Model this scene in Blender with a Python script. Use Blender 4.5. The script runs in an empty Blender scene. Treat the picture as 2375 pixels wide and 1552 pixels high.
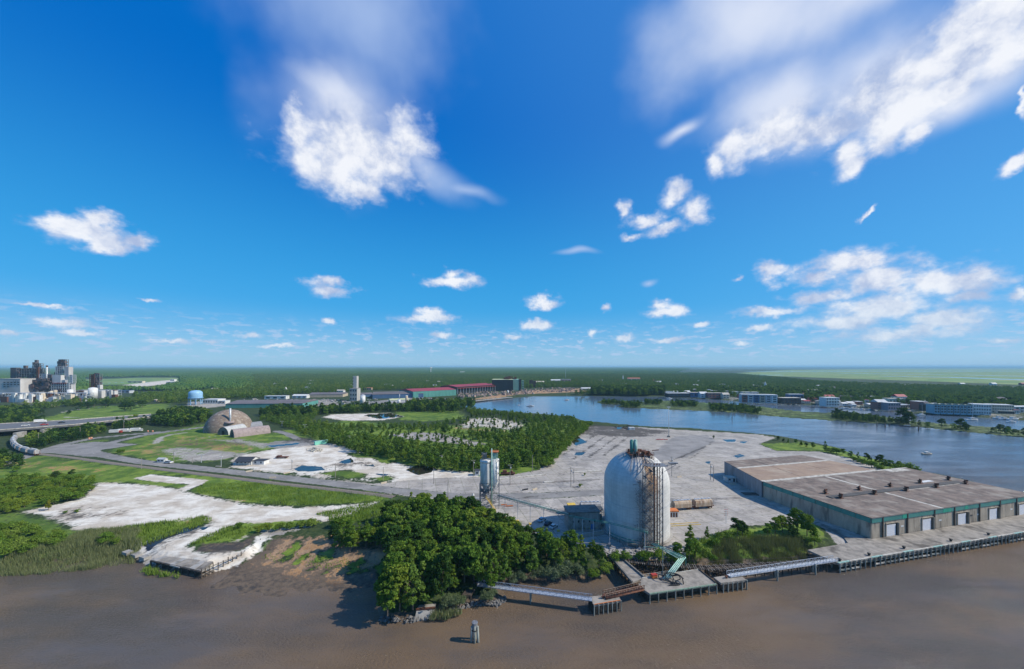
import bpy, math, random
import numpy as np
from mathutils import Vector, Matrix
random.seed(7); rng = np.random.default_rng(7)
R = math.radians
scene = bpy.context.scene
col = scene.collection

# ------------------------------------------------------------------ camera, sky, sun, exposure
CAMZ, LAND, FPX, CX, HY = 71.0, 3.0, 835.0, 1187.5, 850.0
cam_d = bpy.data.cameras.new('camera'); cam = bpy.data.objects.new('camera', cam_d); col.objects.link(cam)
cam.location = (0, 0, CAMZ); cam.rotation_euler = (R(90), 0, 0)
cam_d.sensor_width = 36; cam_d.lens = 36 * FPX / 2375
cam_d.shift_y = (HY - 776) / 2375
cam_d.clip_start = 0.5; cam_d.clip_end = 200000
scene.camera = cam
scene.view_settings.view_transform = 'Standard'; scene.view_settings.look = 'None'
scene.view_settings.exposure = 0.0; scene.view_settings.gamma = 1.0
scene.view_settings.use_curve_mapping = False
scene.cycles.volume_bounces = 0
scene.cycles.max_bounces = 6
scene.cycles.use_adaptive_sampling = True

SUN_EL = 40.0
SUN_DIR = Vector((0.995, -0.10, 0)).normalized() * math.cos(R(SUN_EL)); SUN_DIR.z = math.sin(R(SUN_EL))
sl = bpy.data.lights.new('sun', 'SUN'); sl.energy = 5.0; sl.angle = R(0.53); sl.color = (1.0, 0.93, 0.80)
so = bpy.data.objects.new('sun', sl); col.objects.link(so)
so.rotation_euler = (-SUN_DIR).to_track_quat('-Z', 'Y').to_euler(); so.location = SUN_DIR * 500

def at(px, py, z=LAND):
    d = (CAMZ - z) * FPX / (py - HY)
    return Vector(((px - CX) * d / FPX, d, z))
def zat(py, d): return CAMZ - (py - HY) * d / FPX
def px2x(px, d): return (px - CX) * d / FPX

# node helpers
class NT:
    def __init__(s, tree): s.t = tree; s.n = tree.nodes; s.l = tree.links
    def new(s, typ, **k):
        nd = s.n.new(typ)
        for a, b in k.items(): setattr(nd, a, b)
        return nd
    def put(s, sock, v):
        if isinstance(v, bpy.types.NodeSocket): s.l.new(v, sock)
        elif v is not None:
            if hasattr(sock.default_value, '__len__') and not hasattr(v, '__len__'): v = (v,) * len(sock.default_value)
            if hasattr(v, '__len__') and len(sock.default_value) == 4 and len(v) == 3: v = (*v, 1)
            sock.default_value = v
    def m(s, op, a, b=None, c=None, clamp=False):
        nd = s.new('ShaderNodeMath', operation=op, use_clamp=clamp)
        for i, v in enumerate((a, b, c)):
            if v is not None: s.put(nd.inputs[i], v)
        return nd.outputs[0]
    def vm(s, op, a, b=None, out=0):
        nd = s.new('ShaderNodeVectorMath', operation=op)
        s.put(nd.inputs[0], a)
        if b is not None: s.put(nd.inputs['Scale' if op == 'SCALE' else 1], b)
        return nd.outputs[out]
    def mix(s, f, a, b, blend='MIX'):
        nd = s.new('ShaderNodeMix', data_type='RGBA', blend_type=blend)
        s.put(nd.inputs[0], f); s.put(nd.inputs[6], a); s.put(nd.inputs[7], b)
        return nd.outputs[2]
    def noise(s, vec, scale, detail=4, rough=.5, dist=0, out='Fac'):
        nd = s.new('ShaderNodeTexNoise')
        if vec is not None: s.put(nd.inputs['Vector'], vec)
        s.put(nd.inputs['Scale'], scale); s.put(nd.inputs['Detail'], detail); s.put(nd.inputs['Roughness'], rough); s.put(nd.inputs['Distortion'], dist)
        return nd.outputs[out]
    def ramp(s, f, lo, hi, a=0., b=1.):
        nd = s.new('ShaderNodeMapRange', interpolation_type='SMOOTHSTEP')
        s.put(nd.inputs[0], f); s.put(nd.inputs[1], lo); s.put(nd.inputs[2], hi); s.put(nd.inputs[3], a); s.put(nd.inputs[4], b)
        return nd.outputs[0]

# ------------------------------------------------------------------ sky: physical sky with cumulus clouds by direction
w = bpy.data.worlds.new('World'); scene.world = w; w.use_nodes = True
T = NT(w.node_tree); T.n.clear()
sky = T.new('ShaderNodeTexSky', sky_type='NISHITA'); sky.sun_disc = False
sky.sun_elevation = R(SUN_EL); sky.sun_rotation = math.atan2(SUN_DIR.x, SUN_DIR.y)
sky.altitude = 50; sky.air_density = 1.0; sky.dust_density = 0.25; sky.ozone_density = 3.0
SKYS = 0.12
hsv = T.new('ShaderNodeHueSaturation'); T.put(hsv.inputs['Saturation'], 1.42); T.put(hsv.inputs['Value'], 0.92); T.put(hsv.inputs['Hue'], 0.505)
T.put(hsv.inputs['Color'], sky.outputs[0])
tc = T.new('ShaderNodeTexCoord'); dirv = tc.outputs['Generated']
sp = T.new('ShaderNodeSeparateXYZ'); T.put(sp.inputs[0], dirv)
az = T.m('ARCTAN2', sp.outputs[0], sp.outputs[1]); el = T.m('ARCSINE', sp.outputs[2])
cb = T.new('ShaderNodeCombineXYZ'); T.put(cb.inputs[0], az); T.put(cb.inputs[1], el)
base = cb.outputs[0]
# warp: finer towards the horizon
def sub5(v): return T.vm('SUBTRACT', v, (0.5, 0.5, 0.5))
w1 = T.vm('SCALE', sub5(T.noise(dirv, 7, 5, .6, out='Color')), 0.11)
w2 = T.vm('SCALE', sub5(T.noise(dirv, 40, 4, .65, out='Color')), 0.022)
elw = T.m('ADD', T.m('MULTIPLY', el, 1.6, clamp=True), 0.15, clamp=True)
warp = T.vm('SCALE', w1, elw); warp = T.vm('ADD', warp, w2)
pos = T.vm('ADD', base, warp)
HARD = [(820,350,165,95),(765,400,110,62),(895,385,110,70),(685,290,50,80),(940,330,70,85),(830,440,65,34),(700,350,60,50),
 (215,540,110,40),(150,522,60,26),(310,550,60,22),(240,565,90,22),(220,505,50,22),
 (762,668,66,20),(765,650,30,16),(1055,654,70,16),(1050,640,30,14),(992,736,66,15),(1000,722,35,14),(1262,703,40,16),(1242,752,40,14),(1200,780,28,7),
 (1548,724,55,16),(1530,708,30,16),(1445,783,25,12),(1405,715,14,9),(1375,772,12,10),(1624,757,22,8),(1545,789,40,7),(1025,778,30,8),(580,780,35,8),(765,748,15,9),(1710,650,12,7),(1720,797,25,7),(940,803,15,6),
 (1560,455,32,36),(1605,500,42,38),(1490,510,48,22),(1460,548,30,13),(1440,480,18,22),(1540,535,60,18),
 (1785,628,42,24),(1900,640,120,28),(2020,610,70,32),(2050,650,150,44),(1960,615,110,36),(2200,655,150,44),(1790,725,90,12),(1900,690,90,20),(1950,745,130,24),(2080,775,180,24),(2180,740,130,26),(2040,712,170,38),(1760,762,45,9),(2240,690,80,16),
 (2352,395,50,20,20),(2372,250,14,50),(2020,485,36,8,45),(2360,680,40,16),(2330,790,70,10),
 (1715,330,85,60),(1830,300,130,62),(1965,345,50,55),(2060,275,150,66),(2190,215,170,70,30),(2330,110,170,80,35),(2280,70,170,100,30),(2120,312,50,38),(1665,378,30,34),(2000,215,170,75,15),(2170,150,300,100,28),(1900,290,150,60),(2300,60,160,110,30),(2090,190,150,80,25),(2230,130,170,80,30),(1975,375,36,34),
 (140,748,85,13),(190,770,60,9),(100,708,100,6),(400,790,60,6),(20,772,35,9),(350,695,30,5),(480,790,30,6),(640,803,60,5)]
SOFT = [(820,300,220,180),(820,340,190,130),(830,220,190,150),(830,60,300,240),(1000,400,130,50,-25),(1080,440,100,22,-10),(1340,577,60,14),(1530,640,30,10)]
VEIL = [(820,340,185,115),(825,260,185,100),(2200,220,210,80,30),(1850,300,170,55),(2080,290,170,60),(2030,170,320,170,12),(1800,240,240,110),(2100,220,200,120,20),(2290,120,190,140,35),(1900,290,170,70),(2260,70,260,150,30),(1610,290,70,30),(1760,40,400,230),(2100,-150,600,240),(1960,280,200,60)]
LASTB = [None]
def blobs(vec0, lst):
    acc = None
    for b in lst:
        px, py, rx, ry = b[:4]; rot = b[4] if len(b) > 4 else 0
        a0 = math.atan((px - CX) / FPX); e0 = math.atan((HY - py) / FPX * math.cos(a0))
        vec = vec0
        if LASTB[0] is not None:      # evaluate one after another, so the shader stack stays small
            ma = T.new('ShaderNodeVectorMath', operation='MULTIPLY_ADD'); T.l.new(LASTB[0], ma.inputs[0]); ma.inputs[1].default_value = (1e-7,) * 3; T.put(ma.inputs[2], vec0); vec = ma.outputs[0]
        mp = T.new('ShaderNodeMapping', vector_type='TEXTURE')
        T.put(mp.inputs[0], vec); mp.inputs['Location'].default_value = (a0, e0, 0)
        mp.inputs['Rotation'].default_value = (0, 0, R(rot))
        mp.inputs['Scale'].default_value = (rx / FPX * math.cos(a0) ** 2 * 1.15, ry / FPX * math.cos(a0) * math.cos(e0) ** 2 * 1.15, 1)
        L = T.vm('LENGTH', mp.outputs[0], out='Value')
        v = T.m('SUBTRACT', 1.0, L)
        acc = v if acc is None else T.m('SMOOTH_MAX', acc, v, 0.25)
        LASTB[0] = acc
    return acc
hb = blobs(pos, HARD)
soft_n = T.vm('ADD', base, T.vm('SCALE', sub5(T.noise(dirv, 4, 2, .5, out='Color')), 0.16))
sb = blobs(soft_n, SOFT); vb = blobs(soft_n, VEIL)
elf = T.ramp(el, .25, .5)
fine = T.m('ADD', T.m('MULTIPLY', T.noise(T.vm('MULTIPLY', dirv, (1, 1, 1.6)), 24, 6, .58), T.m('SUBTRACT', 1, T.m('MULTIPLY', elf, .55))), T.m('MULTIPLY', T.noise(dirv, 9, 5, .5), T.m('MULTIPLY', elf, .55)))
hd = T.ramp(T.m('ADD', hb, T.m('MULTIPLY', T.m('SUBTRACT', fine, .5), 1.9)), -0.12, 0.80)
vl = T.m('MULTIPLY', T.ramp(T.m('ADD', vb, T.m('MULTIPLY', T.m('SUBTRACT', T.noise(dirv, 7, 4, .5), .5), .8)), 0.0, 1.0), 0.95)
sd_ = T.m('MULTIPLY', T.ramp(T.m('ADD', sb, T.m('MULTIPLY', T.m('SUBTRACT', T.noise(dirv, 9, 3, .5), .5), .7)), 0.0, 1.15), 0.80)
# scattered far cumulus low on the horizon, and fair-weather cumulus everywhere else round the sky
low = T.noise(T.vm('MULTIPLY', base, (1, 3.4, 1)), 30, 5, .6)
lowm = T.m('MULTIPLY', T.ramp(low, .50, .64), T.m('MULTIPLY', T.ramp(el, .012, .03), T.ramp(el, .06, .13, 1, 0)))
lowm = T.m('MULTIPLY', lowm, .8)
oth = T.noise(dirv, 3.2, 7, .58)
out_m = T.m('MULTIPLY', T.ramp(oth, .56, .66), T.m('MULTIPLY', T.ramp(T.m('ABSOLUTE', az), 1.0, 1.2), T.ramp(el, .08, .2)))
den = T.m('MAXIMUM', T.m('MAXIMUM', hd, T.m('MAXIMUM', sd_, vl)), T.m('MAXIMUM', lowm, out_m))
# cloud brightness: billows bright, thick interior and soft veil greyer
bil = T.noise(T.vm('ADD', dirv, T.vm('SCALE', w2, 1.0)), 14, 5, .6)
cshade = T.ramp(T.m('ADD', bil, T.m('MULTIPLY', hd, 0.10)), .38, .72)
ccol = T.mix(cshade, (0.40 / SKYS, 0.50 / SKYS, 0.74 / SKYS), (0.93 / SKYS, 0.95 / SKYS, 1.0 / SKYS))
softc = (0.46 / SKYS, 0.60 / SKYS, 0.88 / SKYS)
softc = T.mix(vl, softc, (0.76 / SKYS, 0.82 / SKYS, .96 / SKYS))
ccol = T.mix(hd, softc, ccol)
lowcol = T.ramp(el, .02, .2)
ccol = T.mix(lowcol, T.mix(.45, ccol, (0.42 / SKYS, .62 / SKYS, .82 / SKYS)), ccol)
# clear summer air: deep blue above, pale cyan blue low down, a little lighter round towards the sun
g1 = T.mix(T.ramp(el, .0, .16), (.25 / SKYS, .54 / SKYS, .84 / SKYS), (.042 / SKYS, .40 / SKYS, .84 / SKYS))
g2 = T.mix(T.ramp(el, .10, .62), g1, (.0015 / SKYS, .160 / SKYS, .62 / SKYS))
sunw = T.ramp(T.vm('DOT_PRODUCT', dirv, tuple(SUN_DIR), out='Value'), .0, 1.0)
g2 = T.mix(T.m('MULTIPLY', sunw, .35), g2, (.20 / SKYS, .50 / SKYS, .95 / SKYS))
clear = T.mix(.82, hsv.outputs[0], g2)
final = T.mix(T.m('MULTIPLY', den, .96), clear, ccol)
bg = T.new('ShaderNodeBackground'); T.put(bg.inputs[0], final); T.put(bg.inputs[1], SKYS)
wo = T.new('ShaderNodeOutputWorld'); T.l.new(bg.outputs[0], wo.inputs[0])
w.cycles.sampling_method = 'MANUAL'; w.cycles.sample_map_resolution = 512

# ------------------------------------------------------------------ materials
MATS = {}
def mat(name, c1, c2=None, rough=.8, scale=.6, spec=.3, metal=0., bump=0., bscale=4., stain=None, sscale=.25, samt=.5, streak=False):
    if name in MATS: return MATS[name]
    m = bpy.data.materials.new(name); m.use_nodes = True; t = NT(m.node_tree); t.n.clear()
    o = t.new('ShaderNodeOutputMaterial'); b = t.new('ShaderNodeBsdfPrincipled')
    g = t.new('ShaderNodeNewGeometry').outputs['Position']
    if c2 is None: c2 = tuple(x * .72 for x in c1)
    vec = t.vm('MULTIPLY', g, (1, 1, .25)) if streak else g
    n1 = t.noise(vec, scale, 6, .65)
    c = t.mix(t.ramp(n1, .35, .68), c1, c2)
    if stain is not None:
        n2 = t.noise(t.vm('MULTIPLY', g, (1, 1, .2 if streak else 1)), sscale, 5, .6)
        c = t.mix(t.m('MULTIPLY', t.ramp(n2, .5, .68), samt), c, stain)
    n3 = t.noise(g, scale * 7, 3, .6)
    c = t.mix(t.ramp(n3, .3, .7, 0, .22), c, tuple(x * .55 for x in c1))
    t.put(b.inputs['Base Color'], c); t.put(b.inputs['Roughness'], rough); t.put(b.inputs['Metallic'], metal); t.put(b.inputs['Specular IOR Level'], spec)
    if bump:
        bp = t.new('ShaderNodeBump'); t.put(bp.inputs['Strength'], bump); t.put(bp.inputs['Distance'], .1)
        t.put(bp.inputs['Height'], t.noise(g, bscale, 5, .6)); t.put(b.inputs['Normal'], bp.outputs[0])
    t.l.new(b.outputs[0], o.inputs[0]); MATS[name] = m; return m
M_conc = mat('weathered_concrete', (.38, .36, .33), (.27, .25, .22), scale=.5, stain=(.12, .11, .09), bump=.3)
M_conc_d = mat('dark_concrete', (.22, .21, .19), (.13, .12, .11), scale=.8, stain=(.05, .05, .04), bump=.3)
M_rust = mat('rusty_steel', (.17, .07, .04), (.07, .035, .025), scale=1.2, rough=.75)
M_steel = mat('grey_steel', (.30, .31, .32), (.16, .16, .17), scale=1.5, rough=.5, metal=.3, stain=(.2, .1, .06))
M_dsteel = mat('dark_rusting_steel', (.24, .20, .175), (.15, .145, .145), scale=1.5, rough=.7)
M_galv = mat('pale_galvanised_steel', (.62, .64, .66), (.45, .47, .50), rough=.45, metal=.25)
M_green = mat('green_painted_steel', (.10, .33, .27), (.06, .20, .17), rough=.5, scale=.8)
M_mint = mat('pale_green_painted_pipe', (.42, .60, .52), (.22, .42, .36), rough=.45, scale=.9)
M_dgreen = mat('dark_green_cladding', (.02, .15, .12), (.015, .11, .09), rough=.5, scale=.4)
M_white = mat('white_paint', (.72, .72, .70), (.58, .57, .54), rough=.55, scale=.4)
M_white_w = mat('weathered_white_steel', (.78, .78, .75), (.5, .5, .48), rough=.55, scale=.7, stain=(.3, .2, .13), samt=.6, streak=True)
M_black = mat('black_rubber', (.015, .015, .016), (.03, .03, .03), rough=.6)
M_dark = mat('dark_opening', (.02, .022, .026), (.03, .03, .035), rough=.5)
M_timber = mat('dark_timber', (.09, .07, .055), (.035, .03, .025), scale=1.5, bump=.3)
M_pile = mat('pale_weathered_pile', (.30, .32, .29), (.13, .13, .11), scale=1.3, streak=True)
M_yellow = mat('yellow_paint', (.75, .52, .08), (.55, .33, .06), rough=.5)
M_orange = mat('orange_paint', (.72, .22, .05), (.5, .14, .04), rough=.5)
M_red = mat('red_paint', (.5, .05, .04), (.3, .04, .03), rough=.5)
M_glass = mat('dark_window_glass', (.03, .045, .06), (.05, .07, .09), rough=.12, spec=.8)
M_blue = mat('blue_paint', (.06, .22, .5), (.05, .15, .35), rough=.4)
M_tan = mat('tan_cladding', (.5, .43, .32), (.4, .33, .25), scale=.3)
M_lamp = mat('pale_pole_wood', (.33, .30, .26), (.2, .18, .16), scale=2)
M_graywall = mat('grey_cladding', (.50, .52, .54), (.42, .44, .46), scale=.2, rough=.5)
M_cream = mat('cream_wall', (.66, .58, .45), (.55, .48, .37), scale=.3)
M_rail = mat('worn_rail_steel', (.25, .2, .17), (.14, .1, .08), rough=.45, metal=.5)
M_ballast = mat('track_ballast', (.26, .22, .2), (.14, .12, .11), scale=3, bump=.5)
M_riprap = mat('grey_riprap_stone', (.19, .18, .17), (.08, .08, .08), scale=2)

# ------------------------------------------------------------------ mesh building
class MB:
    def __init__(s): s.v = []; s.f = []; s.sm = []
    def add(s, vs, fs, smooth=False):
        o = len(s.v); s.v += [tuple(v) for v in vs]; s.f += [tuple(i + o for i in f) for f in fs]; s.sm += [smooth] * len(fs); return s
    def box(s, c, d, rz=0.0):
        cx, cy, cz = c; a, b, h = d[0] / 2, d[1] / 2, d[2]; co, si = math.cos(rz), math.sin(rz)
        vs = [(cx + x * co - y * si, cy + x * si + y * co, cz + z) for z in (0, h) for x, y in ((-a, -b), (a, -b), (a, b), (-a, b))]
        return s.add(vs, [(3, 2, 1, 0), (4, 5, 6, 7), (0, 1, 5, 4), (1, 2, 6, 5), (2, 3, 7, 6), (3, 0, 4, 7)])
    def prism(s, poly, z0, z1):
        n = len(poly); ar = sum(poly[i][0] * poly[(i + 1) % n][1] - poly[(i + 1) % n][0] * poly[i][1] for i in range(n))
        if ar < 0: poly = poly[::-1]
        vs = [(p[0], p[1], z0) for p in poly] + [(p[0], p[1], z1) for p in poly]
        fs = [tuple(range(n - 1, -1, -1)), tuple(range(n, 2 * n))] + [(i, (i + 1) % n, n + (i + 1) % n, n + i) for i in range(n)]
        return s.add(vs, fs)
    def beam(s, p, q, r, n=4, r2=None):
        p, q = Vector(p), Vector(q); d = (q - p)
        if d.length < 1e-6: return s
        d.normalize(); up = Vector((0, 0, 1)) if abs(d.z) < .95 else Vector((1, 0, 0))
        a = d.cross(up).normalized(); b = a.cross(d); r2 = r if r2 is None else r2
        ph = math.pi / n if n == 4 else 0
        vs = [p + (a * math.cos(ph + 2 * math.pi * i / n) + b * math.sin(ph + 2 * math.pi * i / n)) * r for i in range(n)]
        vs += [q + (a * math.cos(ph + 2 * math.pi * i / n) + b * math.sin(ph + 2 * math.pi * i / n)) * r2 for i in range(n)]
        fs = [(i, (i + 1) % n, n + (i + 1) % n, n + i) for i in range(n)] + [tuple(range(n - 1, -1, -1)), tuple(range(n, 2 * n))]
        return s.add(vs, fs, n > 6)
    def path(s, pts, r, n=6):
        for a, b in zip(pts[:-1], pts[1:]): s.beam(a, b, r, n)
        return s
    def lathe(s, c, prof, n=24, a0=0, a1=2 * math.pi, smooth=True):
        full = abs(a1 - a0 - 2 * math.pi) < 1e-6; m = n if full else n + 1
        vs = [(c[0] + r * math.cos(a0 + (a1 - a0) * i / n), c[1] + r * math.sin(a0 + (a1 - a0) * i / n), c[2] + z) for r, z in prof for i in range(m)]
        fs = []
        for j in range(len(prof) - 1):
            for i in range(n):
                k = (i + 1) % m
                fs.append((j * m + i, j * m + k, (j + 1) * m + k, (j + 1) * m + i))
        return s.add(vs, fs, smooth)
    def cyl(s, c, r, h, n=16, r2=None, smooth=True):
        r2 = r if r2 is None else r2
        return s.lathe(c, [(0.001, 0), (r, 0), (r2, h), (0.001, h)], n, smooth=smooth)
    def build(s, name, m, parent=None, label=None, world=True):
        me = bpy.data.meshes.new(name)
        off = parent.location if (parent is not None and world) else Vector((0, 0, 0))
        g = parent
        while g is not None and world and g.parent is not None: g = g.parent; off = off + g.location
        me.from_pydata([(v[0] - off[0], v[1] - off[1], v[2] - off[2]) for v in s.v], [], s.f)
        me.polygons.foreach_set('use_smooth', s.sm)
        me.materials.append(m)
        o = bpy.data.objects.new(name, me); col.objects.link(o)
        if parent is not None: o.parent = parent
        if label: o['label'] = label
        return o
def npmesh(name, V, F, m, attrs=None, smooth=False):
    """V (n,3), F (k,4) or (k,3)"""
    me = bpy.data.meshes.new(name); k = F.shape[1]
    me.vertices.add(len(V)); me.vertices.foreach_set('co', np.ascontiguousarray(V, dtype=np.float32).ravel())
    me.loops.add(F.size); me.loops.foreach_set('vertex_index', F.ravel().astype(np.int32))
    me.polygons.add(len(F)); me.polygons.foreach_set('loop_start', np.arange(0, F.size, k, dtype=np.int32))
    try: me.polygons.foreach_set('loop_total', np.full(len(F), k, dtype=np.int32))
    except Exception: pass
    me.polygons.foreach_set('use_smooth', np.full(len(F), smooth))
    for an, arr in (attrs or {}).items():
        if arr.ndim == 1: a = me.attributes.new(an, 'FLOAT', 'POINT'); a.data.foreach_set('value', arr.astype(np.float32))
        else: a = me.attributes.new(an, 'FLOAT_VECTOR', 'POINT'); a.data.foreach_set('vector', arr.astype(np.float32).ravel())
    me.update(calc_edges=True)
    if m: me.materials.append(m)
    return me
EXCL = []   # (x, y, r) places where no woodland tree may stand
def thing(name, label, cat, loc=(0, 0, 0), group=None, rz=0.0):
    o = bpy.data.objects.new(name, None); col.objects.link(o); o.location = loc; o.rotation_euler = (0, 0, rz)
    o.empty_display_size = .5
    o['label'] = label; o['category'] = cat
    if group: o['group'] = group
    return o
def tag(o, label, cat, group=None):
    o['label'] = label; o['category'] = cat
    if group: o['group'] = group
    return o
def dup(root, loc, rz=0.0, label=None, group=None, scale=None):
    r = root.copy(); col.objects.link(r); r.location = loc; r.rotation_euler = (0, 0, rz)
    if scale is not None: r.scale = scale if hasattr(scale, '__len__') else (scale,) * 3
    if label: r['label'] = label
    if group: r['group'] = group
    for ch in KIDS[root.name]:
        c = ch.copy(); col.objects.link(c); c.parent = r
        for g in KIDS.get(ch.name, ()):
            d = g.copy(); col.objects.link(d); d.parent = c
    return r
class _K(dict):
    def __missing__(s, k):
        o = bpy.data.objects.get(k); v = list(o.children) if o else []
        s[k] = v; return v
    def get(s, k, d=None): return s[k]
KIDS = _K()
# ------------------------------------------------------------------ shorelines (photo-traced, laid out on the ground)
def W(pts, z=0.0): return np.array([tuple(at(x, y, z)[:2]) for x, y in pts])
def G(pts): return W(pts, LAND)
RIVER = W([(-1500,1360),(-300,1325),(0,1318),(100,1310),(200,1300),(290,1293),(320,1306),(355,1318),(470,1340),(500,1326),(545,1318),(620,1352),(700,1392),(760,1402),(845,1398),(868,1412),(880,1440),(930,1440),(960,1437),(1010,1428),(1060,1412),(1110,1398),(1150,1402),(1172,1388),(1165,1365),(1205,1350),(1245,1338),(1300,1348),(1360,1340),(1395,1338),(1412,1325),(1425,1305),(1440,1293),(1500,1300),(1600,1308),(1640,1306),(1700,1310),(1800,1308),(1885,1298),(1905,1287),(1960,1290),(1990,1290),(2375,1205),(2700,1140),(4200,1010),(6000,2600),(1200,9000),(-4000,2600)])
CHAN = W([(2375,1150),(2250,1120),(2132,1095),(2080,1082),(2000,1062),(1960,1046),(1880,1028),(1800,1013),(1700,1005),(1600,996),(1500,992),(1430,986),(1355,978),(1330,968),(1270,964),(1200,958),(1100,950),(1050,942),(1070,934),(1110,932),(1160,925),(1240,918.5),(1300,918),(1400,919),(1480,920.5),(1540,919),(1600,922),(1700,929),(1735,934),(1816,935),(1856,938),(1916,941),(1960,942.5),(2035,949),(2075,953),(2130,960),(2250,966),(2375,975),(3600,1010),(4600,1010),(2700,1140)])
ISLE = W([(1380,933),(1400,927.5),(1440,929),(1500,932),(1560,929),(1620,933),(1700,938),(1772,944),(1816,950),(1872,956),(1930,957),(1990,960),(2050,966),(2100,976),(2200,984),(2300,991),(2375,998),(3200,1034),(3200,1062),(2375,1015),(2300,1008),(2200,998),(2087,986),(2028,982),(1935,976),(1846,970),(1778,965),(1716,958),(1600,952),(1500,948),(1430,945),(1440,939),(1400,938)])
def inside(P, poly):
    x, y = P[:, 0], P[:, 1]; c = np.zeros(len(P), bool); n = len(poly); j = n - 1
    for i in range(n):
        xi, yi = poly[i]; xj, yj = poly[j]
        if yi != yj:
            c ^= ((yi > y) != (yj > y)) & (x < (xj - xi) * (y - yi) / (yj - yi) + xi)
        j = i
    return c
def dist(P, poly, closed=True):
    d = np.full(len(P), 1e18); n = len(poly)
    for i in range(n if closed else n - 1):
        a = poly[i]; b = poly[(i + 1) % n]; ab = b - a; L = max(ab @ ab, 1e-9)
        t = np.clip(((P - a) @ ab) / L, 0, 1); q = P - a - t[:, None] * ab
        np.minimum(d, (q * q).sum(1), out=d)
    return np.sqrt(d)
def sdist(P, poly): d = dist(P, poly); return np.where(inside(P, poly), d, -d)     # >0 inside

# value noise for the mesh builder
_tab = np.random.default_rng(3).random((256, 256)).astype(np.float32)
def vnoise(x, y):
    xi = np.floor(x).astype(np.int64); yi = np.floor(y).astype(np.int64); fx = x - xi; fy = y - yi
    fx = fx * fx * (3 - 2 * fx); fy = fy * fy * (3 - 2 * fy)
    a = _tab[xi & 255, yi & 255]; b = _tab[(xi + 1) & 255, yi & 255]; c = _tab[xi & 255, (yi + 1) & 255]; d = _tab[(xi + 1) & 255, (yi + 1) & 255]
    return (a * (1 - fx) + b * fx) * (1 - fy) + (c * (1 - fx) + d * fx) * fy
def fbm(x, y, o=4):
    s = 0; a = .5; t = 0
    for i in range(o): s = s + a * vnoise(x * 2 ** i + 17 * i, y * 2 ** i + 5 * i); t += a; a *= .55
    return s / t

v = [760.0]
while v[-1] > 0.9:
    c = v[-1]; v.append(c - min(2.0, max(c * .022, .05)))
v = np.array(v); Yr = (CAMZ - LAND) * FPX / v
Yr = np.concatenate([[30, 55], Yr])
us = np.concatenate([np.linspace(-2.6, -1.5, 24)[:-1], np.arange(-1.5, 1.5001, 3.4 / FPX), np.linspace(1.5, 2.6, 24)[1:]])
GX = (Yr[:, None] * us[None, :]).ravel(); GY = np.repeat(Yr, len(us)); GP = np.stack([GX, GY], 1)
pxA = CX + us * FPX; NR, NC = len(Yr), len(us)
s_r = sdist(GP, RIVER)
m = (GY > 150); s_c = np.full(len(GP), -1e3); s_c[m] = sdist(GP[m], CHAN)
m2 = m & (GY < 1400) & (GY > 250); s_i = np.full(len(GP), -1e3); s_i[m2] = sdist(GP[m2], ISLE)
wat = np.maximum(s_r, np.minimum(s_c, -s_i))      # >0 in the water: metres from the shore
wat = wat + (fbm(GX / 5, GY / 5) - .5) * np.clip(GY / 60, 2, 8)
GZ = np.interp(-wat, [-8, 0, 2.2, 5.5, 9], [-2.0, -.02, 1.0, LAND - .4, LAND])
GZ += (fbm(GX / 9, GY / 9) - .5) * .35 * (wat < -3)
isl = (s_i > -3); GZ = np.where(isl, np.minimum(GZ, .55 + .2 * fbm(GX / 8, GY / 8)), GZ)
# masks: 0 grass 1 sand 2 concrete 3 asphalt 4 dirt 5 mud 6 stain 7 wet 8 marsh
MK = np.zeros((9, len(GP)), np.float32)
IDX = dict(grass=0, sand=1, concrete=2, asphalt=3, dirt=4, mud=5, stain=6, wet=7, marsh=8)
def paint(kind, pts, soft=1.5, k=1.0, cut=()):
    if kind in ('sand','grass','dirt','mud','stain','asphalt','marsh') and soft < 30: soft *= 2.0
    poly = G(pts); lo = poly.min(0) - soft * 2; hi = poly.max(0) + soft * 2
    q = np.where((GX > lo[0]) & (GX < hi[0]) & (GY > lo[1]) & (GY < hi[1]))[0]
    if not len(q): return
    a = np.clip(.5 + sdist(GP[q], poly) / (2 * soft), 0, 1) * k
    for o in cut: MK[IDX[o], q] *= 1 - a
    MK[IDX[kind], q] = np.maximum(MK[IDX[kind], q], a)
def stroke(kind, pts, width, soft=.8, k=1.0, cut=()):
    poly = G(pts); r = width / 2 + soft * 2; lo = poly.min(0) - r; hi = poly.max(0) + r
    q = np.where((GX > lo[0]) & (GX < hi[0]) & (GY > lo[1]) & (GY < hi[1]))[0]
    if not len(q): return
    a = np.clip(.5 + (width / 2 - dist(GP[q], poly, False)) / (2 * soft), 0, 1) * k
    for o in cut: MK[IDX[o], q] *= 1 - a
    MK[IDX[kind], q] = np.maximum(MK[IDX[kind], q], a)
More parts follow.
